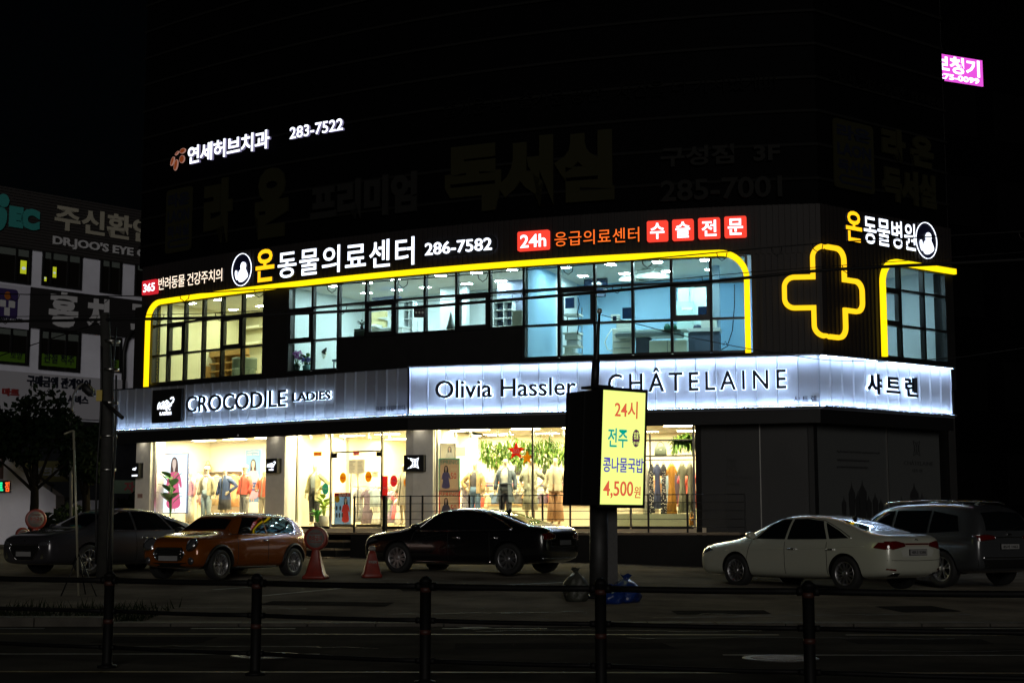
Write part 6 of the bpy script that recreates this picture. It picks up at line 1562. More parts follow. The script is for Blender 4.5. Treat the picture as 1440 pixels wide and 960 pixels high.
# small leather goods and folded stock
def bag_item(label, px, py, d, w, h, c):
    S = SH(d); u, z = S.hit(px, py); t = thing('handbag', label, 'handbag', S(u, z), dirs(S, u) + .2); m_ = hue(*c)
    mb = MB(); mb.loft([[(x, y, zz) for x, y in rrect(-w / 2 * k, w / 2 * k, -.06 * k2, .06 * k2, .03, 3)] for zz, k, k2 in ((0, .92, .9), (h * .08, 1.0, 1.1), (h * .6, .97, 1.0), (h, .78, .6))], m_); mb.build('body', t)
    mb = MB(); mb.tube([(w * .28 * math.cos(a), 0, h * .97 + .13 * math.sin(a)) for a in (math.pi * i / 10 for i in range(11))], .010, m_, 6); mb.build('handle', t)
    mb = MB(); mb.box((-.03, -.066, h * .55), (.03, -.058, h * .7), steel); mb.build('clasp', t)
bag_item('dark green handbag standing on the top shelf of the black rack', 929, 640, .95, .34, .24, ('bottle_green', (.10, .12, .09)))
bag_item('mustard handbag on the floor at the right end of the shop window', 973, 738, .5, .14, .22, ('mustard', (.50, .22, .03)))
bag_item('dusty brown handbag on the wall shelf of the left show window', 292, 663, 2.5, .26, .24, ('dusty_brown', (.30, .18, .13)))
bag_item('small grey cloche bag on the wall behind the left door leaf', 485, 663, 3.2, .28, .18, ('pebble', (.22, .22, .23)))
bag_item('black shoulder bag on the back shelf right of the gold star', 768, 667, 4.3, .24, .30, ('ink', (.03, .03, .045)))
bag_item('black rucksack-like bag on the back shelf between the trench coat and the sage dress', 729, 668, 4.3, .26, .34, ('coal', (.04, .04, .05)))
bag_item('small tan handbag on the back shelf behind the pale blouse', 797, 683, 4.3, .22, .18, ('tan', (.60, .44, .22)))
def shelf(label, xl, xr, y, d, mt, th=.03, dep=.28):
    S = SH(d); u0, z = S.hit(xl, y); u1, _ = S.hit(xr, y); t = thing('wall_shelf', label, 'shelf', S(u0, z)); mb = MB(); slab(mb, S, u0, u1, z - th, z, -dep, dep * .2, mt); at(mb, 'board', t)
    mb = MB()
    for u in (u0 + .2, u1 - .2): slab(mb, S, u - .01, u + .01, z - th - .15, z - th, -dep, -.02, steel)
    at(mb, 'bracket', t)
shelf('long pale wall shelf behind the mannequins of the left show window', 272, 350, 663.5, 2.5, cream)
shelf('upper back shelf with bags behind the right mannequins', 690, 800, 668.5, 4.3, cream)
shelf('lower back shelf with folded clothes behind the right mannequins', 676, 800, 684, 4.3, cream)
shelf('wall shelf with a grey hat bag behind the glass door', 474, 530, 663.5, 3.2, cream)
rf = random.Random(12); cols = [('coral', (.72, .13, .09)), ('navy', (.055, .09, .21)), ('snow', (.78, .76, .74)), ('rose', (.62, .28, .30)), ('tan', (.60, .44, .22)), ('hot_pink', (.72, .20, .24))]
for i, x in enumerate((681, 690, 699, 722, 733, 741, 757, 763, 772, 789)):
    S = SH(4.3); u, z = S.hit(x, 683.8); c = cols[i % 6]; t = thing('folded_stack', 'small stack of folded %s clothes on the lower back shelf of the right shop' % c[0].replace('_', ' '), 'folded clothes', S(u, z + .003), dirs(S, u), 'folded clothes on the lower back shelf')
    for j in range(3): mb = MB(); mb.loft([[(a, b, zz) for a, b in rrect(-.11, .11, -.09, .09, .03, 3)] for zz in (j * .045, j * .045 + .02, j * .045 + .042)], hue(*cols[(i + j * 2) % 6])); mb.build('garment_fold', t)
# display podium, plinths
t = thing('display_podium', 'long white display podium behind the mannequins of the right show window', 'podium', SH(2.0)(13.2, FLOOR)); mb = MB(); slab(mb, SH(2.0), 13.1, 17.9, FLOOR, 2.05, -.7, 0, mat('podium_white', (.72, .66, .50), .6)); at(mb, 'block', t)
mb = MB(); slab(mb, SH(2.0), 13.05, 17.95, 2.053, 2.09, -.75, .05, wood); at(mb, 'top', t)
S = SH(.55); u0, u1, z0, z1 = pxrect(S, 868, 972, 722, 737.5); t = thing('glass_plinth', 'low pale green glass plinth under the dresses at the right end', 'plinth', S(u0, FLOOR)); mb = MB(); slab(mb, S, u0, u1, FLOOR + .03, z1, -.3, 0, mat('pale_glass', (.42, .46, .34), .2)); at(mb, 'block', t)
mb = MB(); slab(mb, S, u0 - .03, u1 + .03, FLOOR, FLOOR + .028, -.33, .03, wood); at(mb, 'base', t)

# ---- posters, banners, stickers
def sheet(name, label, cat, d, px, mt, off=.0, th=.015, S=None, frame=None):
    S = S or SH(d); a, b, c, e = pxrect(S, *px); t = thing(name, label, cat, S(a, c)); mb = MB(); slab(mb, S, a, b, c, e, off, off + th, mt, 3); at(mb, 'panel', t)
    if frame:
        mb = MB(); w = .025
        for q in ((a - w, b + w, e, e + w), (a - w, b + w, c - w, c), (a - w, a, c, e), (b, b + w, c, e)): slab(mb, S, *q, off - .01, off + th + .02, frame, 3)
        at(mb, 'frame', t)
    return t, S, (a, b, c, e), off + th
def woman(t, S, box, o, dress, hair=(.03, .02, .02), skin=(.75, .55, .45), x=.5, w=1.0, top=.95, z0=.05, lit=0, nm='printed_figure'):
    a, b, c, e = box; H = e - c; W = (b - a); k = lambda n, col_: glow('print_lit_' + n, col_, lit) if lit else hue('print_' + n, col_)
    X = lambda v: a + W * (x + (v) * w); Z = lambda v: c + H * (z0 + (top - z0) * v)
    mb = MB(); hm = k('hair%d' % int(hair[0] * 1000), hair); sm = k('skin', skin); dm = k('%d_%d_%d' % tuple(int(v * 100) for v in dress), dress)
    f = lambda pts, m_, q: prism(mb, S, smoothpoly([(X(p[0]), Z(p[1])) for p in pts], 2), o, o + q, m_)
    f([(-.14, .62), (-.13, .90), (-.06, 1.0), (.06, 1.0), (.14, .90), (.16, .62), (.06, .70), (-.06, .70)], hm, .002)
    f([(-.07, .83), (-.07, .94), (0, .97), (.07, .94), (.07, .83), (.03, .77), (.03, .72), (-.03, .72), (-.03, .77)], sm, .003)
    f([(-.12, .72), (-.22, .66), (-.30, .42), (-.24, .40), (-.15, .55), (-.20, .30), (-.30, .02), (.30, .02), (.22, .30), (.16, .55), (.26, .40), (.32, .44), (.22, .68), (.12, .72)], dm, .004)
    f([(-.08, .03), (-.08, -.04), (-.02, -.04), (-.02, .03)], sm, .002); f([(.02, .03), (.02, -.04), (.08, -.04), (.08, .03)], sm, .002)
    at(mb, nm, t)
def words(t, S, lst, o, nm='lettering'):
    for s, px, mt, b in lst: mb = MB(); textpx(mb, s, S, *px, o, o + .004, mt, bold=b); at(mb, nm, t)
ink_w = sheer('print_white', (.78, .76, .72)); ink_r = sheer('print_red', (.62, .03, .05)); ink_b = sheer('print_blue', (.05, .16, .50)); ink_t = sheer('print_teal', (.12, .42, .38)); ink_k = mat('print_black', (.04, .04, .05), .6); ink_y = sheer('print_yellow', (.72, .42, .02))
t, S, bx, o = sheet('lit_poster', 'tall lit poster of a woman in a pink dress behind the broad-leaved plant', 'poster', .45, (224.5, 264, 638.5, 720.5), glow('poster_glow', (.80, .90, 1.0), 1.6), frame=mat('frame_blue', (.05, .08, .25), .5)); woman(t, S, bx, o, (.90, .16, .32), (.16, .10, .09), (1.0, .80, .70), x=.52, w=.95, lit=1.0)
t, S, bx, o = sheet('hanging_banner', 'tall blue banner with a woman in a pale pink suit beside the coral mannequin', 'banner', 1.4, (345.5, 367, 632, 706), mat('banner_blue', (.16, .30, .58), .7)); woman(t, S, bx, o, (.70, .38, .55), top=.82, w=1.35)
words(t, S, [('CROCODILE', (348, 365, 634, 636.5), ink_w, .02), ('50% SALE', (348, 365, 637.5, 640), ink_w, .02)], o)
mb = MB(); a, b, c, e = pxrect(S, 352.5, 361, 678, 689); slab(mb, S, a, b, c, e, o + .005, o + .01, ink_b); at(mb, 'price_panel', t); words(t, S, [('1+1', (354, 360, 680, 683), ink_w, .02), ('SALE', (354, 360, 684.5, 687), ink_w, .02)], o + .01)
t, S, bx, o = sheet('framed_print', 'white framed line drawing of a woman above the SPRING posters', 'picture', .35, (620, 640, 624.5, 644.5), sheer('print_paper', (.82, .80, .76)), frame=mat('frame_grey', (.20, .20, .22), .5)); woman(t, S, bx, o, (.75, .72, .70), (.12, .12, .13), (.80, .76, .72), x=.62, w=1.0, z0=-.6, top=.85)
for lab, y0, y1, fm, im, dr in (('upper SPRING poster, teal edged, woman in a violet coat and a red 50', 645.5, 689.5, ink_t, ink_t, (.16, .14, .34)), ('lower SPRING poster with a red edge and a woman in dark clothes', 690.5, 736, ink_r, ink_r, (.12, .11, .18))):
    t, S, bx, o = sheet('poster', lab, 'poster', .15, (618.5, 645.5, y0, y1), sheer('poster_beige', (.62, .52, .44), .45), frame=fm); woman(t, S, bx, o, dr, x=.33, w=.8, top=.80)
    words(t, S, [('SPRING', (619.5, 644.5, y0 + 1.2, y0 + 7), im, .0), ('50', (634, 642, y0 + 19, y0 + 27.5), ink_r, .0)], o)
    mb = MB()
    for q in (.12, .16, .34): ribbon(mb, S, [(bx[0] + (bx[1] - bx[0]) * .56, bx[3] - (bx[3] - bx[2]) * (.18 + q)), (bx[0] + (bx[1] - bx[0]) * .90, bx[3] - (bx[3] - bx[2]) * (.18 + q))], .012, o, o + .003, ink_w)
    at(mb, 'text_line', t)
sheet('wall_board', 'plain beige square board right of the line drawing', 'board', 1.0, (641.5, 655, 628.5, 641), mat('board_beige', (.48, .38, .24), .8), frame=cream)
sheet('wall_board', 'plain pink square board on the back wall above the red scarf', 'board', 4.6, (692, 706, 640, 661), mat('board_pink', (.62, .42, .34), .8), frame=cream)
sheet('wall_board', 'dull pink board on the back wall behind the gold star', 'board', 4.6, (745, 757, 640, 662), mat('board_dull_pink', (.52, .32, .28), .8), frame=cream)
t, S, bx, o = sheet('floor_poster', 'standing poster of a woman in red at the foot of the left door leaf', 'poster', .35, (470.5, 494, 692.5, 737), sheer('poster_blue', (.28, .42, .66), .45)); woman(t, S, bx, o, (.72, .05, .04), x=.68, w=.8, top=.86)
mb = MB(); a, b, c, e = pxrect(S, 470.8, 493.7, 692.7, 698); slab(mb, S, a, b, c, e, o + .001, o + .004, ink_r); prism(mb, S, ell(*S.hit(475, 701.5), .09, .10, 16), o + .005, o + .008, ink_y); at(mb, 'header', t); words(t, S, [('SALE', (477, 492, 693.5, 697), ink_w, .03)], o + .004)
mb = MB()
for x, y in ((474, 714), (479, 714), (474, 724), (478, 724), (482, 724)): prism(mb, S, ell(*S.hit(x, y), .035, .075, 12), o, o + .004, ink_k)
at(mb, 'product_print', t)
def sticker(label, px, py, r, mt, txt, tm, squash=1.25, star=0, S=None):
    S = S or GLZ; u, z = S.hit(px, py); t = thing('window_sticker', label, 'sticker', S(u, z)); mb = MB()
    pts = ell(u, z, r, r * squash, 26) if not star else [(u + r * (1 if k % 2 == 0 else .42) * math.sin(k * math.pi / 5), z + r * (1 if k % 2 == 0 else .42) * math.cos(k * math.pi / 5)) for k in range(10)]
    prism(mb, S, pts, .006, .012, mt); at(mb, 'sheet', t)
    if txt: mb = MB(); text(mb, txt, S, u - r * (.62 if not star else .34), u + r * (.62 if not star else .34), z - r * .26, z + r * .26, .012, .015, tm, bold=.03); at(mb, 'lettering', t)
sticker('dark green oval 1+1 sticker on the pane beside the khaki coat', 457.8, 687, .13, ink_t, '1+1', ink_w)
sticker('orange oval sticker on the left door leaf', 482.5, 671.5, .12, ink_y, 'SALE', ink_r); sticker('orange oval sticker on the right door leaf', 518.5, 670, .12, ink_y, 'SALE', ink_r)
sticker('red oval 1+1 sticker on the right entrance pane', 554, 676, .13, sheer('sticker_red', (.70, .09, .13)), '1+1', ink_w); sticker('orange oval sticker on the entrance pane in front of the beige coat', 572, 678, .10, ink_y, 'SALE', ink_r)
sticker('red star with the number 50 on the right show window', 726, 634, .26, sheer('star_red', (.58, .07, .03)), '50', ink_w, star=1); sticker('plain gold star on the right show window, below the red star', 741.5, 643.5, .20, sheer('star_gold', (.72, .40, .02)), None, None, star=1)
for lab, px, mt, tx, tm in (('red notice sticker high on the glass door', (497.3, 505, 634, 639.8), ink_r, '당기세요', ink_w), ('yellow notice sticker above the khaki coated mannequin', (441.5, 452.5, 635, 640.8), ink_y, 'SALE', ink_r), ('red vertical banner sticker at the right door post', (538, 545.5, 669, 702), sheer('banner_red', (.70, .10, .10)), 'SALE', ink_w)):
    t, S, bx, o = sheet('window_sticker', lab, 'sticker', 0, px, mt, .006, .006, GLZ)
    ym = (px[2] + px[3]) / 2; words(t, S, [(tx, (px[0] + 1, px[1] - 1, ym - 1.6, ym + 1.6), tm, .02)], o)
t, S, bx, o = sheet('paper_notice', 'four white paper notices taped above the door handles', 'notice', 0, (490.5, 513, 646, 665.5), sheer('print_paper', (.82, .80, .76)), .006, .004, GLZ)
mb = MB(); rp = random.Random(2)
for i in range(2):
    for k in range(9): ribbon(mb, S, [(bx[0] + (bx[1] - bx[0]) * (.06 + .5 * i), bx[3] - (bx[3] - bx[2]) * (.08 + .1 * k)), (bx[0] + (bx[1] - bx[0]) * (.06 + .5 * i + rp.uniform(.2, .38)), bx[3] - (bx[3] - bx[2]) * (.08 + .1 * k))], .012, o, o + .002, mat('print_grey', (.42, .42, .48), .7))
at(mb, 'text_line', t)

# ---- plants and garlands
pl_g = mat('plant_green', (.045, .13, .03), .5); pl_y = mat('plant_lime', (.22, .34, .03), .5); pot_m = mat('pot_grey', (.30, .30, .28), .6); moss = [mat('garland_a', (.10, .22, .03), .6), mat('garland_b', (.20, .32, .05), .6), mat('garland_c', (.06, .14, .03), .6)]
def leaf(mb, p, d, L, w, mt, droop=.3):
    d = Vector(d).normalized(); s_ = d.cross(Vector((0, 0, 1))); s_ = s_.normalized() if s_.length > .1 else Vector((1, 0, 0)); p = Vector(p); R_ = []
    for q, k in ((0, .1), (.3, .9), (.6, 1), (.85, .55), (1, .05)): c_ = p + d * L * q - Vector((0, 0, droop * L * q * q)); R_ += [c_ - s_ * w * k, c_ + Vector((0, 0, -.012)), c_ + s_ * w * k]
    mb.add(R_, [(i * 3 + j, i * 3 + j + 1, i * 3 + j + 4, i * 3 + j + 3) for i in range(4) for j in range(2)], mt, True)
def potted(label, px, d, stems, h, lw, mt, seed, pot=(.15, .32), pm=None, S=None, z=None, cat='plant'):
    S = S or SH(d); u = S.hit(px, 700)[0]; t = thing('potted_plant', label, cat, S(u, FLOOR if z is None else z)); rnd = random.Random(seed)
    mb = MB(); mb.lathe([(pot[0] * .75, 0), (pot[0], pot[1]), (pot[0] * .92, pot[1]), (pot[0] * .88, pot[1] - .03), (0, pot[1] - .03)], pm or pot_m, 20); mb.build('pot', t)
    mb = MB(); st = MB()
    for i in range(stems):
        a = i * 2.4 + rnd.uniform(-.3, .3); zz = pot[1] + h * (.25 + .65 * (i + 1) / stems); r0 = .05 + .03 * i / stems; p0 = Vector((r0 * math.cos(a), r0 * math.sin(a), zz)); st.tube([(0, 0, pot[1] - .05), (r0 * .4 * math.cos(a), r0 * .4 * math.sin(a), zz * .6), p0], [.014, .011, .006], mt, 6)
        leaf(mb, p0, (math.cos(a), math.sin(a), rnd.uniform(.5, 1.6)), lw * rnd.uniform(2.8, 4.0), lw, mt)
    st.build('stem', t); mb.build('leaves', t, fix=False)
potted('tall bird-of-paradise plant with broad dark leaves before the lit poster', 240, .22, 17, 1.45, .15, pl_g, 5)
potted('round bright green foliage plant at the foot of the left entrance pane', 447, .35, 26, .35, .06, mat('plant_bright', (.07, .40, .05), .5), 6, (.12, .16), white_pl)
potted('lime green leafy plant in a grey pot beside the glass door', 456, .40, 16, .55, .085, pl_y, 7, (.16, .34))
def garland(label, xl, xr, yt, yb, d, n, seed):
    S = SH(d); a, b, c, e = pxrect(S, xl, xr, yt, yb); rnd = random.Random(seed); t = thing('garland', label, 'garland', S(a, c)); mb = MB()
    for i in range(n):
        u = rnd.uniform(a, b); q = rnd.random() ** .8; top_ = e - .12 * abs(math.sin(u * 3.1)); bot = c + .22 * abs(math.sin(u * 4.3 + 1)) ; z = top_ - (top_ - bot) * q; p = S(u, z, rnd.uniform(-.15, .15)); leaf(mb, p, (rnd.gauss(0, .5), rnd.gauss(0, .5), -.7 + rnd.gauss(0, .5)), rnd.uniform(.10, .22), rnd.uniform(.010, .028), moss[rnd.choice((0, 0, 1, 1, 2))], .4)
    at(mb, 'foliage', t, fix=False); mb = MB(); zb = c + (e - c) * .58; mb.tube([S(u, zb, 0) for u in us(a - .05, b, .5)], .014, ink_w, 8); at(mb, 'support_bar', t)
garland('long hanging green garland above the mannequins of the right show window', 677, 812, 612, 656, 1.35, 1500, 3)
garland('short hanging green garland above the black rack at the right end', 946, 978, 606, 636, 1.2, 420, 4)
# ---- track spots and canopy spots
def spot(label, S, px, py, aim, lit=True, group=None):
    u, z = S.hit(px, py); p = S(u, z); t = thing('spotlight', label, 'spotlight', p, dirs(S, u), group); M = Matrix.Rotation(R(aim), 4, 'X')
    mb = MB(); mb.lathe([(.035, .10), (.045, .0), (.05, -.06), (.044, -.06), (.03, 0)], white_paint, 14, M); mb.tube([(0, 0, .05), (0, 0, .18)], .012, white_paint, 6); mb.build('can', t)
    mb = MB(); mb.lathe([(.043, -.05), (0, -.052)], glow('spot_glow', (1.0, .93, .75), 9.0) if lit else lamp_clear, 14, M); mb.build('lamp', t)
for n_, x in zip(('first', 'second', 'third', 'fourth', 'fifth', 'sixth', 'seventh'), (640, 662, 700, 716, 752, 775, 792)): spot('white ceiling spotlight in the right show window, %s from the left' % n_, SH(1.6), x, 611, 25, True, 'spotlights in the right show window')
for n_, x in zip(('first', 'second', 'third', 'fourth', 'fifth'), (438, 460, 484, 520, 548)): spot('ceiling spotlight just inside the glass entrance, %s from the left' % n_, SH(.8), x, 614.5, 20, True, 'spotlights inside the entrance')
spot('small spotlight hanging from the black canopy above the left show window', SIGN.shifted(-.06), 336, 611, -20, False)
spot('bright spotlight under the canopy right of the second pillar', SH(.15), 421.5, 615.5, 0)
# ---- lit logo boxes on the pillars
def logo_box(label, px, kind):
    S = GLZ; a, b, c, e = pxrect(S, *px); t = thing('logo_box', label, 'sign', S(a, c)); mb = MB(); slab(mb, S, a, b, c, e, .162, .36, black_metal); at(mb, 'case', t, bevel=.01); mb = MB(); um, zm = (a + b) / 2, (c + e) / 2; w = b - a
    if kind == 'reptile': reptile(mb, S, um, zm + .03, w * .72, .36, .37, letter_white); text(mb, 'LADIES', S, um - w * .2, um + w * .2, c + .07, c + .115, .36, .37, letter_white, bold=.04)
    elif kind == 'emblem': emblem(mb, S, um, zm, (e - c) * .62, letter_white, .36, .37)
    else: reptile(mb, S, um - .02, zm + .05, w * .5, .36, .37, letter_white); text(mb, 'LADIES', S, a + .04, b - .04, c + .05, c + .10, .36, .37, letter_white, bold=.03)
    at(mb, 'logo', t)
logo_box('narrow lit black logo box on the leftmost shop pillar', (197, 207, 651, 672), 'part')
logo_box('black box with a white lit reptile logo on the second shop pillar', (385.5, 401.5, 645, 665), 'reptile')
logo_box('black box with a square white lit emblem on the pillar right of the entrance', (579, 602, 640, 663), 'emblem')
t, S, bx, o = sheet('paper_notice', 'pale pink paper notice low on the leftmost pillar', 'notice', 0, (199, 206, 694, 700), mat('paper_pink', (.40, .24, .20), .7), .162, .005, GLZ); mb = MB(); [ribbon(mb, S, [(bx[0] + .02, z), (bx[1] - .02, z)], .012, o, o + .002, ink_k) for z in (bx[3] - .04, bx[3] - .08)]; at(mb, 'text_line', t)

# ------------------------------------------------------------ inside the clinic
FS = {}
def FA(d):
    if d not in FS: FS[d] = FAC.shifted(-d)
    return FS[d]
def fbox(mb, d, px, o0, o1, mt): S = FA(d); a, b, c, e = pxrect(S, *px); slab(mb, S, a, b, c, e, o0, o1, mt, 3); return a, b, c, e
def furn(name, label, cat, d, px): S = FA(d); u, z = S.hit(px[0], px[1]); return thing(name, label, cat, S(u, z))
oak = mat('oak', (.38, .22, .07), .55, noise=.2, nscale=5); pale_grey = mat('pale_grey', (.55, .60, .62), .5); dark_slate = mat('dark_slate', (.05, .07, .12), .6); steel_blue = mat('steel_blue', (.25, .33, .38), .35, metal=.4); device = mat('device_white', (.68, .72, .68), .4); scr = mat('screen_dark', (.01, .02, .05), .1)
t = furn('bookcase', 'low oak bookcase in the cream clinic room', 'bookcase', 2.6, (300, 538)); 
mb = MB(); fbox(mb, 2.6, (289, 341, 489, 500), -.3, 0, oak); at(mb, 'top_panel', t)
mb = MB(); fbox(mb, 2.6, (289, 341, 500, 545), -.32, -.28, oak); at(mb, 'back_panel', t); mb = MB()
for y in (509, 520, 531): fbox(mb, 2.6, (289, 341, y, y + 1.4), -.28, .01, oak)
at(mb, 'shelf', t); mb = MB()
for x in (288.5, 313, 340): fbox(mb, 2.6, (x, x + 1.3, 500, 545), -.28, .0, oak)
at(mb, 'side_panel', t)
t = furn('cabinet', 'plain oak cabinet left of the low bookcase', 'cabinet', 2.3, (270, 540)); mb = MB(); fbox(mb, 2.3, (264, 284, 515, 545), -.4, 0, oak); at(mb, 'body', t, bevel=.01); mb = MB(); fbox(mb, 2.3, (273.5, 274.5, 515.5, 545), .0, .006, black_metal); at(mb, 'door_gap', t)
for y in (447, 464, 486): shelf_t = furn('wall_shelf', 'long cream wall shelf in the cream clinic room, %s' % {447: 'highest of three', 464: 'middle of three', 486: 'lowest of three'}[y], 'shelf', 4.0, (262, y)); mb = MB(); fbox(mb, 4.0, (262, 368, y, y + 3), -.15, .12, mat('shelf_bright', (.85, .82, .66), .6)); at(mb, 'board', shelf_t)
t = furn('armchair', 'rounded grey-green armchair behind the rightmost cream room window', 'armchair', 1.2, (340, 536)); S = FA(1.2); u, _ = S.hit(343, 530); p = S(u, FL2); t.location = p
mb = MB(); gg = mat('grey_green', (.25, .30, .24), .8); mb.loft([[(x, y, z) for x, y in rrect(-.36, .36, -.3, .3, .15, 4)] for z in (.06, .10, .40, .44)], gg); mb.build('seat', t); mb = MB(); mb.loft([[(.40 * math.cos(a), .10 + .33 * math.sin(a) * 1.0 - .0, z) for a in (2 * math.pi * k / 20 for k in range(20))] for z in (.42, .5, .72, .80)], gg); mb.build('backrest', t)
pur = mat('orchid_purple', (.45, .16, .50), .6); vio = mat('violet_bloom', (.20, .18, .50), .6)
def flowers(label, px, d, mt, n, h, pm, seed, cat='flowers'):
    S = FA(d); u = S.hit(px, 515)[0]; t = thing('flower_pot', label, cat, S(u, FL2 + .06)); rnd = random.Random(seed); mb = MB(); mb.lathe([(.09, 0), (.13, .24), (.11, .24), (0, .22)], pm, 16); mb.build('pot', t); mb = MB(); st = MB()
    for i in range(n):
        a = rnd.uniform(0, 6.28); r_ = rnd.uniform(.03, .22); zz = .3 + h * rnd.uniform(.35, 1); p = Vector((r_ * math.cos(a), r_ * math.sin(a), zz))
        if i % 3 == 0: st.tube([(0, 0, .2), (p.x * .5, p.y * .5, zz * .7), p], .006, pl_g, 5)
        for k in range(5): leaf(mb, p, (math.cos(k * 1.256), rnd.gauss(0, .3) - .4, math.sin(k * 1.256)), .055, .022, mt, .1)
    for k in range(7): leaf(st, (0, 0, .22), (math.cos(k * .9), math.sin(k * .9), .7), .26, .03, pl_g)
    st.build('leaves', t, fix=False); mb.build('blossoms', t, fix=False)
flowers('pot of purple orchids on the clinic window sill', 416.5, .45, pur, 34, .40, mat('pot_dark', (.02, .03, .03), .4), 1); flowers('pot of small violet flowers at the right end of the sill plants', 433, .45, vio, 22, .14, mat('pot_teal', (.16, .34, .36), .4), 2)
potted('dense dark green plant between the two flower pots on the clinic sill', 427, .6, 26, .34, .055, pl_g, 9, (.11, .24), mat('pot_teal'), FA(.6), FL2 + .06)
potted('small dark bonsai on a black box in the clinic window', 506, .6, 18, .16, .03, mat('bonsai', (.03, .05, .04), .6), 10, (.06, .06), black_metal, FA(.6), FA(.6).hit(506, 462)[1])
t = furn('planter_box', 'black box carrying the bonsai in the clinic window', 'box', .6, (500, 473)); mb = MB(); fbox(mb, .6, (497.5, 513, 462, 473), -.3, 0, mat('box_black', (.03, .035, .03), .5)); at(mb, 'body', t, bevel=.01); mb = MB(); fbox(mb, .6, (499, 511, 464, 465), .0, .006, steel); at(mb, 'trim', t)
t = furn('stool', 'dark stool seen low in the warm alcove window', 'stool', 1.6, (470, 515)); mb = MB(); fbox(mb, 1.6, (467, 476, 505, 508), -.3, 0, dark_slate); at(mb, 'seat', t); mb = MB(); fbox(mb, 1.6, (468, 469, 508, 522), -.05, -.02, dark_slate); fbox(mb, 1.6, (474, 475, 508, 522), -.05, -.02, dark_slate); at(mb, 'legs', t)
t = furn('wall_lamp', 'dark bent wall lamp with a pale globe in the warm alcove', 'lamp', 2.3, (455, 500)); S = FA(2.3); f = lambda x, y, o=0: S(*S.hit(x, y), o); mb = MB(); mb.tube([f(448, 502), f(456, 503), f(459, 497), f(457, 493)], .015, cream, 8); at(mb, 'arm', t); mb = MB(); mb.tube([f(455, 496), f(459, 489)], [.09, .02], black_metal, 12); at(mb, 'lamp_shade', t)
t = furn('arch_shelf', 'arched niche with two small shelves in the warm alcove', 'niche', 2.45, (446, 500)); S = FA(2.45); a, b, c, e = pxrect(S, 443, 451, 462, 520); mb = MB(); prism(mb, S, [(a, c)] + [(b, c), (b, e - .3)] + arc((a + b) / 2, e - .3, (b - a) / 2, 0, 180) , 0, .03, mat('niche_dark', (.50, .40, .16), .7)); at(mb, 'back_panel', t); mb = MB(); [slab(mb, S, a, b, z, z + .02, .03, .16, cream) for z in (c + .5, c + 1.0)]; at(mb, 'shelf', t)
t = furn('reception_counter', 'white reception counter with a printer behind the middle clinic casement', 'counter', 2.2, (523, 466)); mb = MB(); fbox(mb, 2.2, (517, 566, 462, 480), -.5, 0, pale_grey); at(mb, 'body', t, bevel=.01); mb = MB(); fbox(mb, 2.2, (516, 567, 460.5, 462), -.55, .04, room_white); at(mb, 'worktop', t)
t = furn('printer', 'small white printer on the reception counter', 'printer', 2.1, (526, 460)); mb = MB(); fbox(mb, 2.1, (521, 530, 456, 460.3), -.3, 0, device); at(mb, 'body', t, bevel=.02); mb = MB(); fbox(mb, 2.1, (523, 528, 458.5, 459.3), .0, .004, scr); at(mb, 'paper_slot', t)
t = furn('wall_sign', 'grey lettering Y&B on the white reception wall', 'sign', 3.1, (530, 445)); mb = MB(); textpx(mb, 'Y&B', FA(3.1), 530, 541, 439.5, 444.5, 0, .04, mat('grey_letters', (.22, .24, .25), .5), bold=.02); at(mb, 'lettering', t)
t = furn('canopy_panel', 'white angled ceiling panel over the reception counter', 'panel', 2.4, (529, 448)); S = FA(2.4); mb = MB(); prism(mb, S, [S.hit(*p) for p in ((529, 447), (549, 445), (551, 453), (540, 449))], -.3, 0, device); at(mb, 'panel', t); mb = MB(); fbox(mb, 2.45, (523, 557, 417, 420), -.3, .0, dark_slate); at(mb, 'beam', t)
for x0, x1, y0, y1, lab in ((568, 580, 424, 472, 'tall slate blue cabinet with shelves left of the terminal box'), (694, 720, 424, 470, 'wide slate cabinet with open shelves left of the operating room')):
    t = furn('shelf_cabinet', lab, 'cabinet', 2.6, (x0, y1)); mb = MB(); fbox(mb, 2.6, (x0, x1, y0, y1), -.3, -.26, dark_slate); at(mb, 'back_panel', t); mb = MB()
    for k in range(5): y = y0 + (y1 - y0) * k / 4; fbox(mb, 2.6, (x0, x1, y - .6, y + .6), -.26, .0, pale_grey)
    at(mb, 'shelf', t); mb = MB(); [fbox(mb, 2.6, (x - .5, x + .5, y0 + .7, y1), -.26, .004, pale_grey) for x in (x0, (x0 + x1) / 2 + 1, x1)]; at(mb, 'side_panel', t)
t = furn('picture_frame', 'thin square picture frame on the white wall of the middle clinic room', 'picture', 3.9, (619, 438)); S = FA(3.9); a, b, c, e = pxrect(S, 618.5, 630, 424, 436); mb = MB(); ribbon(mb, S, [(a, c), (b, c), (b, e), (a, e)], .03, 0, .03, pale_grey, True); at(mb, 'frame', t); mb = MB(); slab(mb, S, a + .02, b - .02, c + .02, e - .02, .002, .012, room_white); at(mb, 'print', t)
t = furn('flag_stand', 'draped cloth stand at the sill of the middle clinic room', 'stand', .7, (634, 463)); S = FA(.7); q = lambda x, y, o=0: S(*S.hit(x, y), o); mb = MB(); mb.loft([[q(634 + r_ * math.cos(a), y, r_ * .02 * math.sin(a)) for a in (2 * math.pi * k / 14 for k in range(14))] for y, r_ in ((463, 6.5), (455, 4), (446, 2.2), (439, .6))], mat('drape_grey', (.30, .34, .36), .7)); at(mb, 'cloth', t); mb = MB(); mb.tube([q(634, 464, -.05), q(635, 438, -.05)], .012, steel, 6); at(mb, 'pole', t)
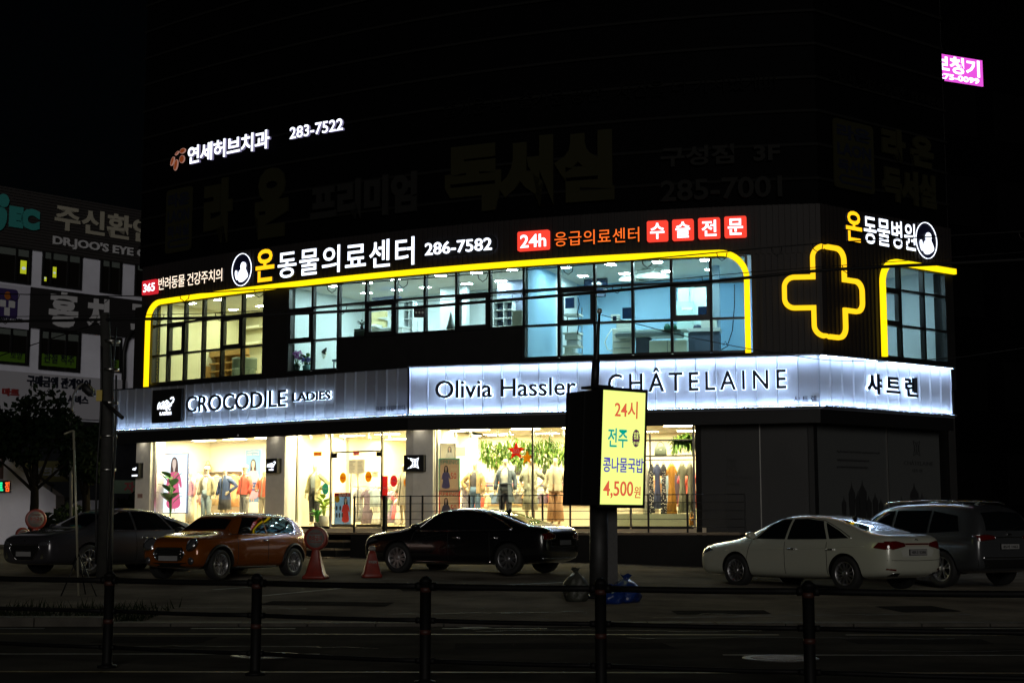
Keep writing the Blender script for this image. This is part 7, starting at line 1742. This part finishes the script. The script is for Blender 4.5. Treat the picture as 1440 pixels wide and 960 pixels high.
t = furn('carton', 'pale carton box on the sill right of the wide slate cabinet', 'box', .8, (721, 458)); mb = MB(); fbox(mb, .8, (720, 734, 437.5, 458), -.35, 0, mat('carton_pale', (.55, .58, .50), .7)); at(mb, 'body', t); mb = MB(); fbox(mb, .8, (719.5, 734.5, 436.5, 438), -.37, .02, device); at(mb, 'lid', t)
# operating room
t = furn('socket_box', 'small white wall socket in the operating room, left side', 'socket', 4.4, (763, 432)); mb = MB(); fbox(mb, 4.4, (762, 768.5, 427, 434), 0, .04, device); at(mb, 'plate', t, bevel=.008); mb = MB(); fbox(mb, 4.4, (764.5, 766, 429.5, 431.5), .041, .05, scr); at(mb, 'slot', t)
t = furn('equipment_rack', 'dark tall equipment rack against the blue wall', 'rack', 2.6, (775, 497)); mb = MB(); fbox(mb, 2.6, (774, 779.5, 440, 500), -.4, 0, dark_slate); fbox(mb, 2.6, (780.5, 785, 440, 500), -.4, 0, steel_blue); at(mb, 'cabinet', t); mb = MB(); [fbox(mb, 2.6, (774.5, 784.5, y, y + 1), .003, .02, device) for y in (450, 462, 474, 486)]; at(mb, 'shelf_edge', t)
t = furn('monitor_cart', 'white equipment cart with a dark monitor in the operating room', 'medical cart', 1.6, (795, 500)); mb = MB(); [fbox(mb, 1.6, (791, 814, y, y + 2.2), -.45, 0, device) for y in (441, 450, 467, 485, 497)]; at(mb, 'shelf', t)
mb = MB(); fbox(mb, 1.6, (794, 812, 470, 477), -.4, -.02, device); fbox(mb, 1.6, (796, 812, 478.5, 485), -.4, -.04, pale_grey); fbox(mb, 1.6, (793, 803, 487.5, 497), -.4, -.05, device); fbox(mb, 1.6, (793, 813, 452.5, 456), -.4, -.03, steel_blue); at(mb, 'device', t, bevel=.01)
mb = MB(); fbox(mb, 1.6, (791.5, 792.8, 438, 500), -.4, -.36, steel); fbox(mb, 1.6, (812.5, 813.6, 430, 500), -.4, -.36, steel); at(mb, 'upright', t); mb = MB(); fbox(mb, 1.6, (791.5, 804.5, 417, 432), -.25, -.19, scr); at(mb, 'monitor', t, bevel=.01); mb = MB(); S = FA(1.6); mb.tube([S(*S.hit(x, y), .02) for x, y in ((813, 418), (815, 428), (812, 440), (815, 455), (812, 470))], .014, black_metal, 6); at(mb, 'hose', t)
t = furn('wall_screen', 'dark wall-mounted screen high in the operating room', 'screen', 3.6, (832, 405)); mb = MB(); fbox(mb, 3.6, (821, 854, 391.5, 409), -.06, 0, scr); at(mb, 'panel', t, bevel=.01); mb = MB(); fbox(mb, 3.6, (838, 849, 409, 416), -.25, -.07, dark_slate); at(mb, 'bracket', t)
def dome(label, px, py, r, d):
    S = FA(d); u, z = S.hit(px, py); p = S(u, z); t = thing('surgical_lamp', label, 'surgical lamp', p); M = Matrix.Rotation(R(14), 4, 'X'); mb = MB(); mb.lathe([(r, 0), (r, .05), (r * .8, .12), (r * .3, .17), (0, .18)], device, 30, M); mb.build('shade', t); mb = MB(); mb.lathe([(r * .93, -.004), (0, -.004)], mat('lamp_face', (.42, .5, .52), .35), 30, M)
    for k in range(11): a = k * 2.4; q = r * .85 * math.sqrt((k + .5) / 11); mb.lathe([(.035, -.012), (0, -.014)], lamp_clear, 10, M @ Matrix.Translation((q * math.cos(a), q * math.sin(a), 0)))
    mb.build('reflector', t); mb = MB(); mb.tube([(0, 0, .17), (.1, .1, .32), (.45, .2, .38), (.5, .2, max(.4, CEIL - p.z))], .03, device, 8); mb.build('arm', t)
dome('large round surgical lamp in the operating room', 918, 391, .52, 2.0); dome('second, smaller surgical lamp overlapping the larger one on its left', 892, 395, .44, 2.1)
t = furn('anaesthesia_machine', 'white anaesthesia machine left of the operating table', 'medical machine', 2.0, (870, 497)); mb = MB(); fbox(mb, 2.0, (861, 888, 461, 498), -.5, 0, device); fbox(mb, 2.0, (866, 886, 449, 461), -.4, -.05, device); at(mb, 'cabinet', t, bevel=.02); mb = MB(); fbox(mb, 2.0, (873.5, 886, 431.5, 447), -.2, -.14, scr); fbox(mb, 2.0, (861, 866, 444, 450), -.1, -.06, scr); at(mb, 'monitor', t); mb = MB(); fbox(mb, 2.0, (857.5, 869, 441, 452), -.3, -.11, device); at(mb, 'ventilator', t, bevel=.01)
mb = MB(); [fbox(mb, 2.0, (863, 886, y, y + .7), .003, .012, steel_blue) for y in (470, 480, 489)]; at(mb, 'drawer_edge', t); mb = MB(); S = FA(2.0); mb.tube([S(*S.hit(x, y), .12) for x, y in ((862, 463), (856, 472), (852, 482), (856, 492), (862, 494))], .016, device, 6); at(mb, 'hose', t)
t = furn('operating_table', 'operating table with a dark top in the middle of the operating room', 'operating table', 1.5, (920, 480)); mb = MB(); fbox(mb, 1.5, (865, 958, 466, 473), -.65, 0, steel_blue); at(mb, 'top', t, bevel=.03); mb = MB(); fbox(mb, 1.5, (868, 966, 463, 466), -.6, -.04, mat('drape_pale', (.52, .66, .66), .7)); at(mb, 'pad', t, bevel=.01); mb = MB(); fbox(mb, 1.5, (892, 912, 473, 499), -.45, -.2, dark_slate); at(mb, 'column', t)
t = furn('side_cabinet', 'white low cabinet under the right part of the operating table', 'cabinet', 1.3, (930, 495)); mb = MB(); fbox(mb, 1.3, (913, 966, 478, 497), -.4, 0, mat('cab_white', (.66, .80, .80), .5)); at(mb, 'body', t, bevel=.01); mb = MB(); fbox(mb, 1.3, (938, 939, 479, 496), .002, .008, steel_blue); at(mb, 'door_gap', t)
t = furn('instrument_tray', 'green wrapped instrument tray on the operating table', 'tray', 1.45, (940, 462)); S = FA(1.45); mb = MB(); gm = mat('surgical_green', (.02, .16, .12), .7)
for x, r_ in ((938.5, 4.5), (948, 4)): mb.lathe([(0, 0), (r_ * .02, .0), (r_ * .021, .08), (r_ * .012, .15), (0, .16)], gm, 14, Matrix.Translation(S(*S.hit(x, 463))))
at(mb, 'wrap', t); mb = MB(); fbox(mb, 1.45, (931, 956, 463, 464.3), -.3, 0, steel); at(mb, 'tray', t)
t = furn('wall_counter', 'dark counter with instruments at the right end of the operating room', 'counter', 2.2, (990, 480)); mb = MB(); fbox(mb, 2.2, (968, 1012, 466, 500), -.5, 0, dark_slate); at(mb, 'body', t); mb = MB(); fbox(mb, 2.2, (966, 1013, 461, 466), -.55, .05, pale_grey); at(mb, 'worktop', t); mb = MB(); fbox(mb, 2.2, (981, 997, 430, 446), -.15, -.1, scr); at(mb, 'monitor', t); mb = MB(); fbox(mb, 2.2, (985, 1008, 446, 461), -.4, -.1, device); at(mb, 'device', t, bevel=.02)
mb = MB(); S = FA(2.2); mb.lathe([(0, 0), (.12, 0), (.10, .09), (0, .11)], dark_slate, 12, Matrix.Translation(S(*S.hit(980, 461), -.1))); at(mb, 'bowl', t)
t = furn('wall_cable', 'long loose black cable hanging on the blue wall at the right end', 'cable', 3.2, (1030, 490)); S = FA(3.2); mb = MB(); mb.tube([S(*S.hit(x, y), .03) for x, y in ((1033, 400), (1033, 430), (1030, 465), (1024, 483), (1016, 486), (1020, 480), (1024, 486), (1014, 492))], .014, black_metal, 6); at(mb, 'cord', t)
mb = MB(); S = FA(3.88); S2 = FA(3.58); a, b, c, e = pxrect(S2, 952, 976, 424, 497); t = thing('treatment_door', 'pale teal door with a lit slit window in the operating room', 'door', S2(a, c)); slab(mb, S2, a, b, FL2, e, -.0, .04, mat('door_teal', (.46, .66, .66), .6)); at(mb, 'leaf', t); mb = MB(); q = pxrect(S2, 959, 974, 432, 436); slab(mb, S2, *q, .041, .05, glow('slit_light', (.9, .97, 1), 1.6)); at(mb, 'window', t)
mb = MB(); fbox(mb, 2.4, (1000, 1012, 372, 470), -.2, 0, mat('curtain_grey', (.30, .40, .50), .8)); t = furn('curtain', 'grey-blue curtain column right of the operating room casement', 'curtain', 2.4, (1000, 470)); at(mb, 'cloth', t); mb = MB(); fbox(mb, 2.4, (999, 1013, 370, 372), -.22, .02, steel); at(mb, 'rail', t)
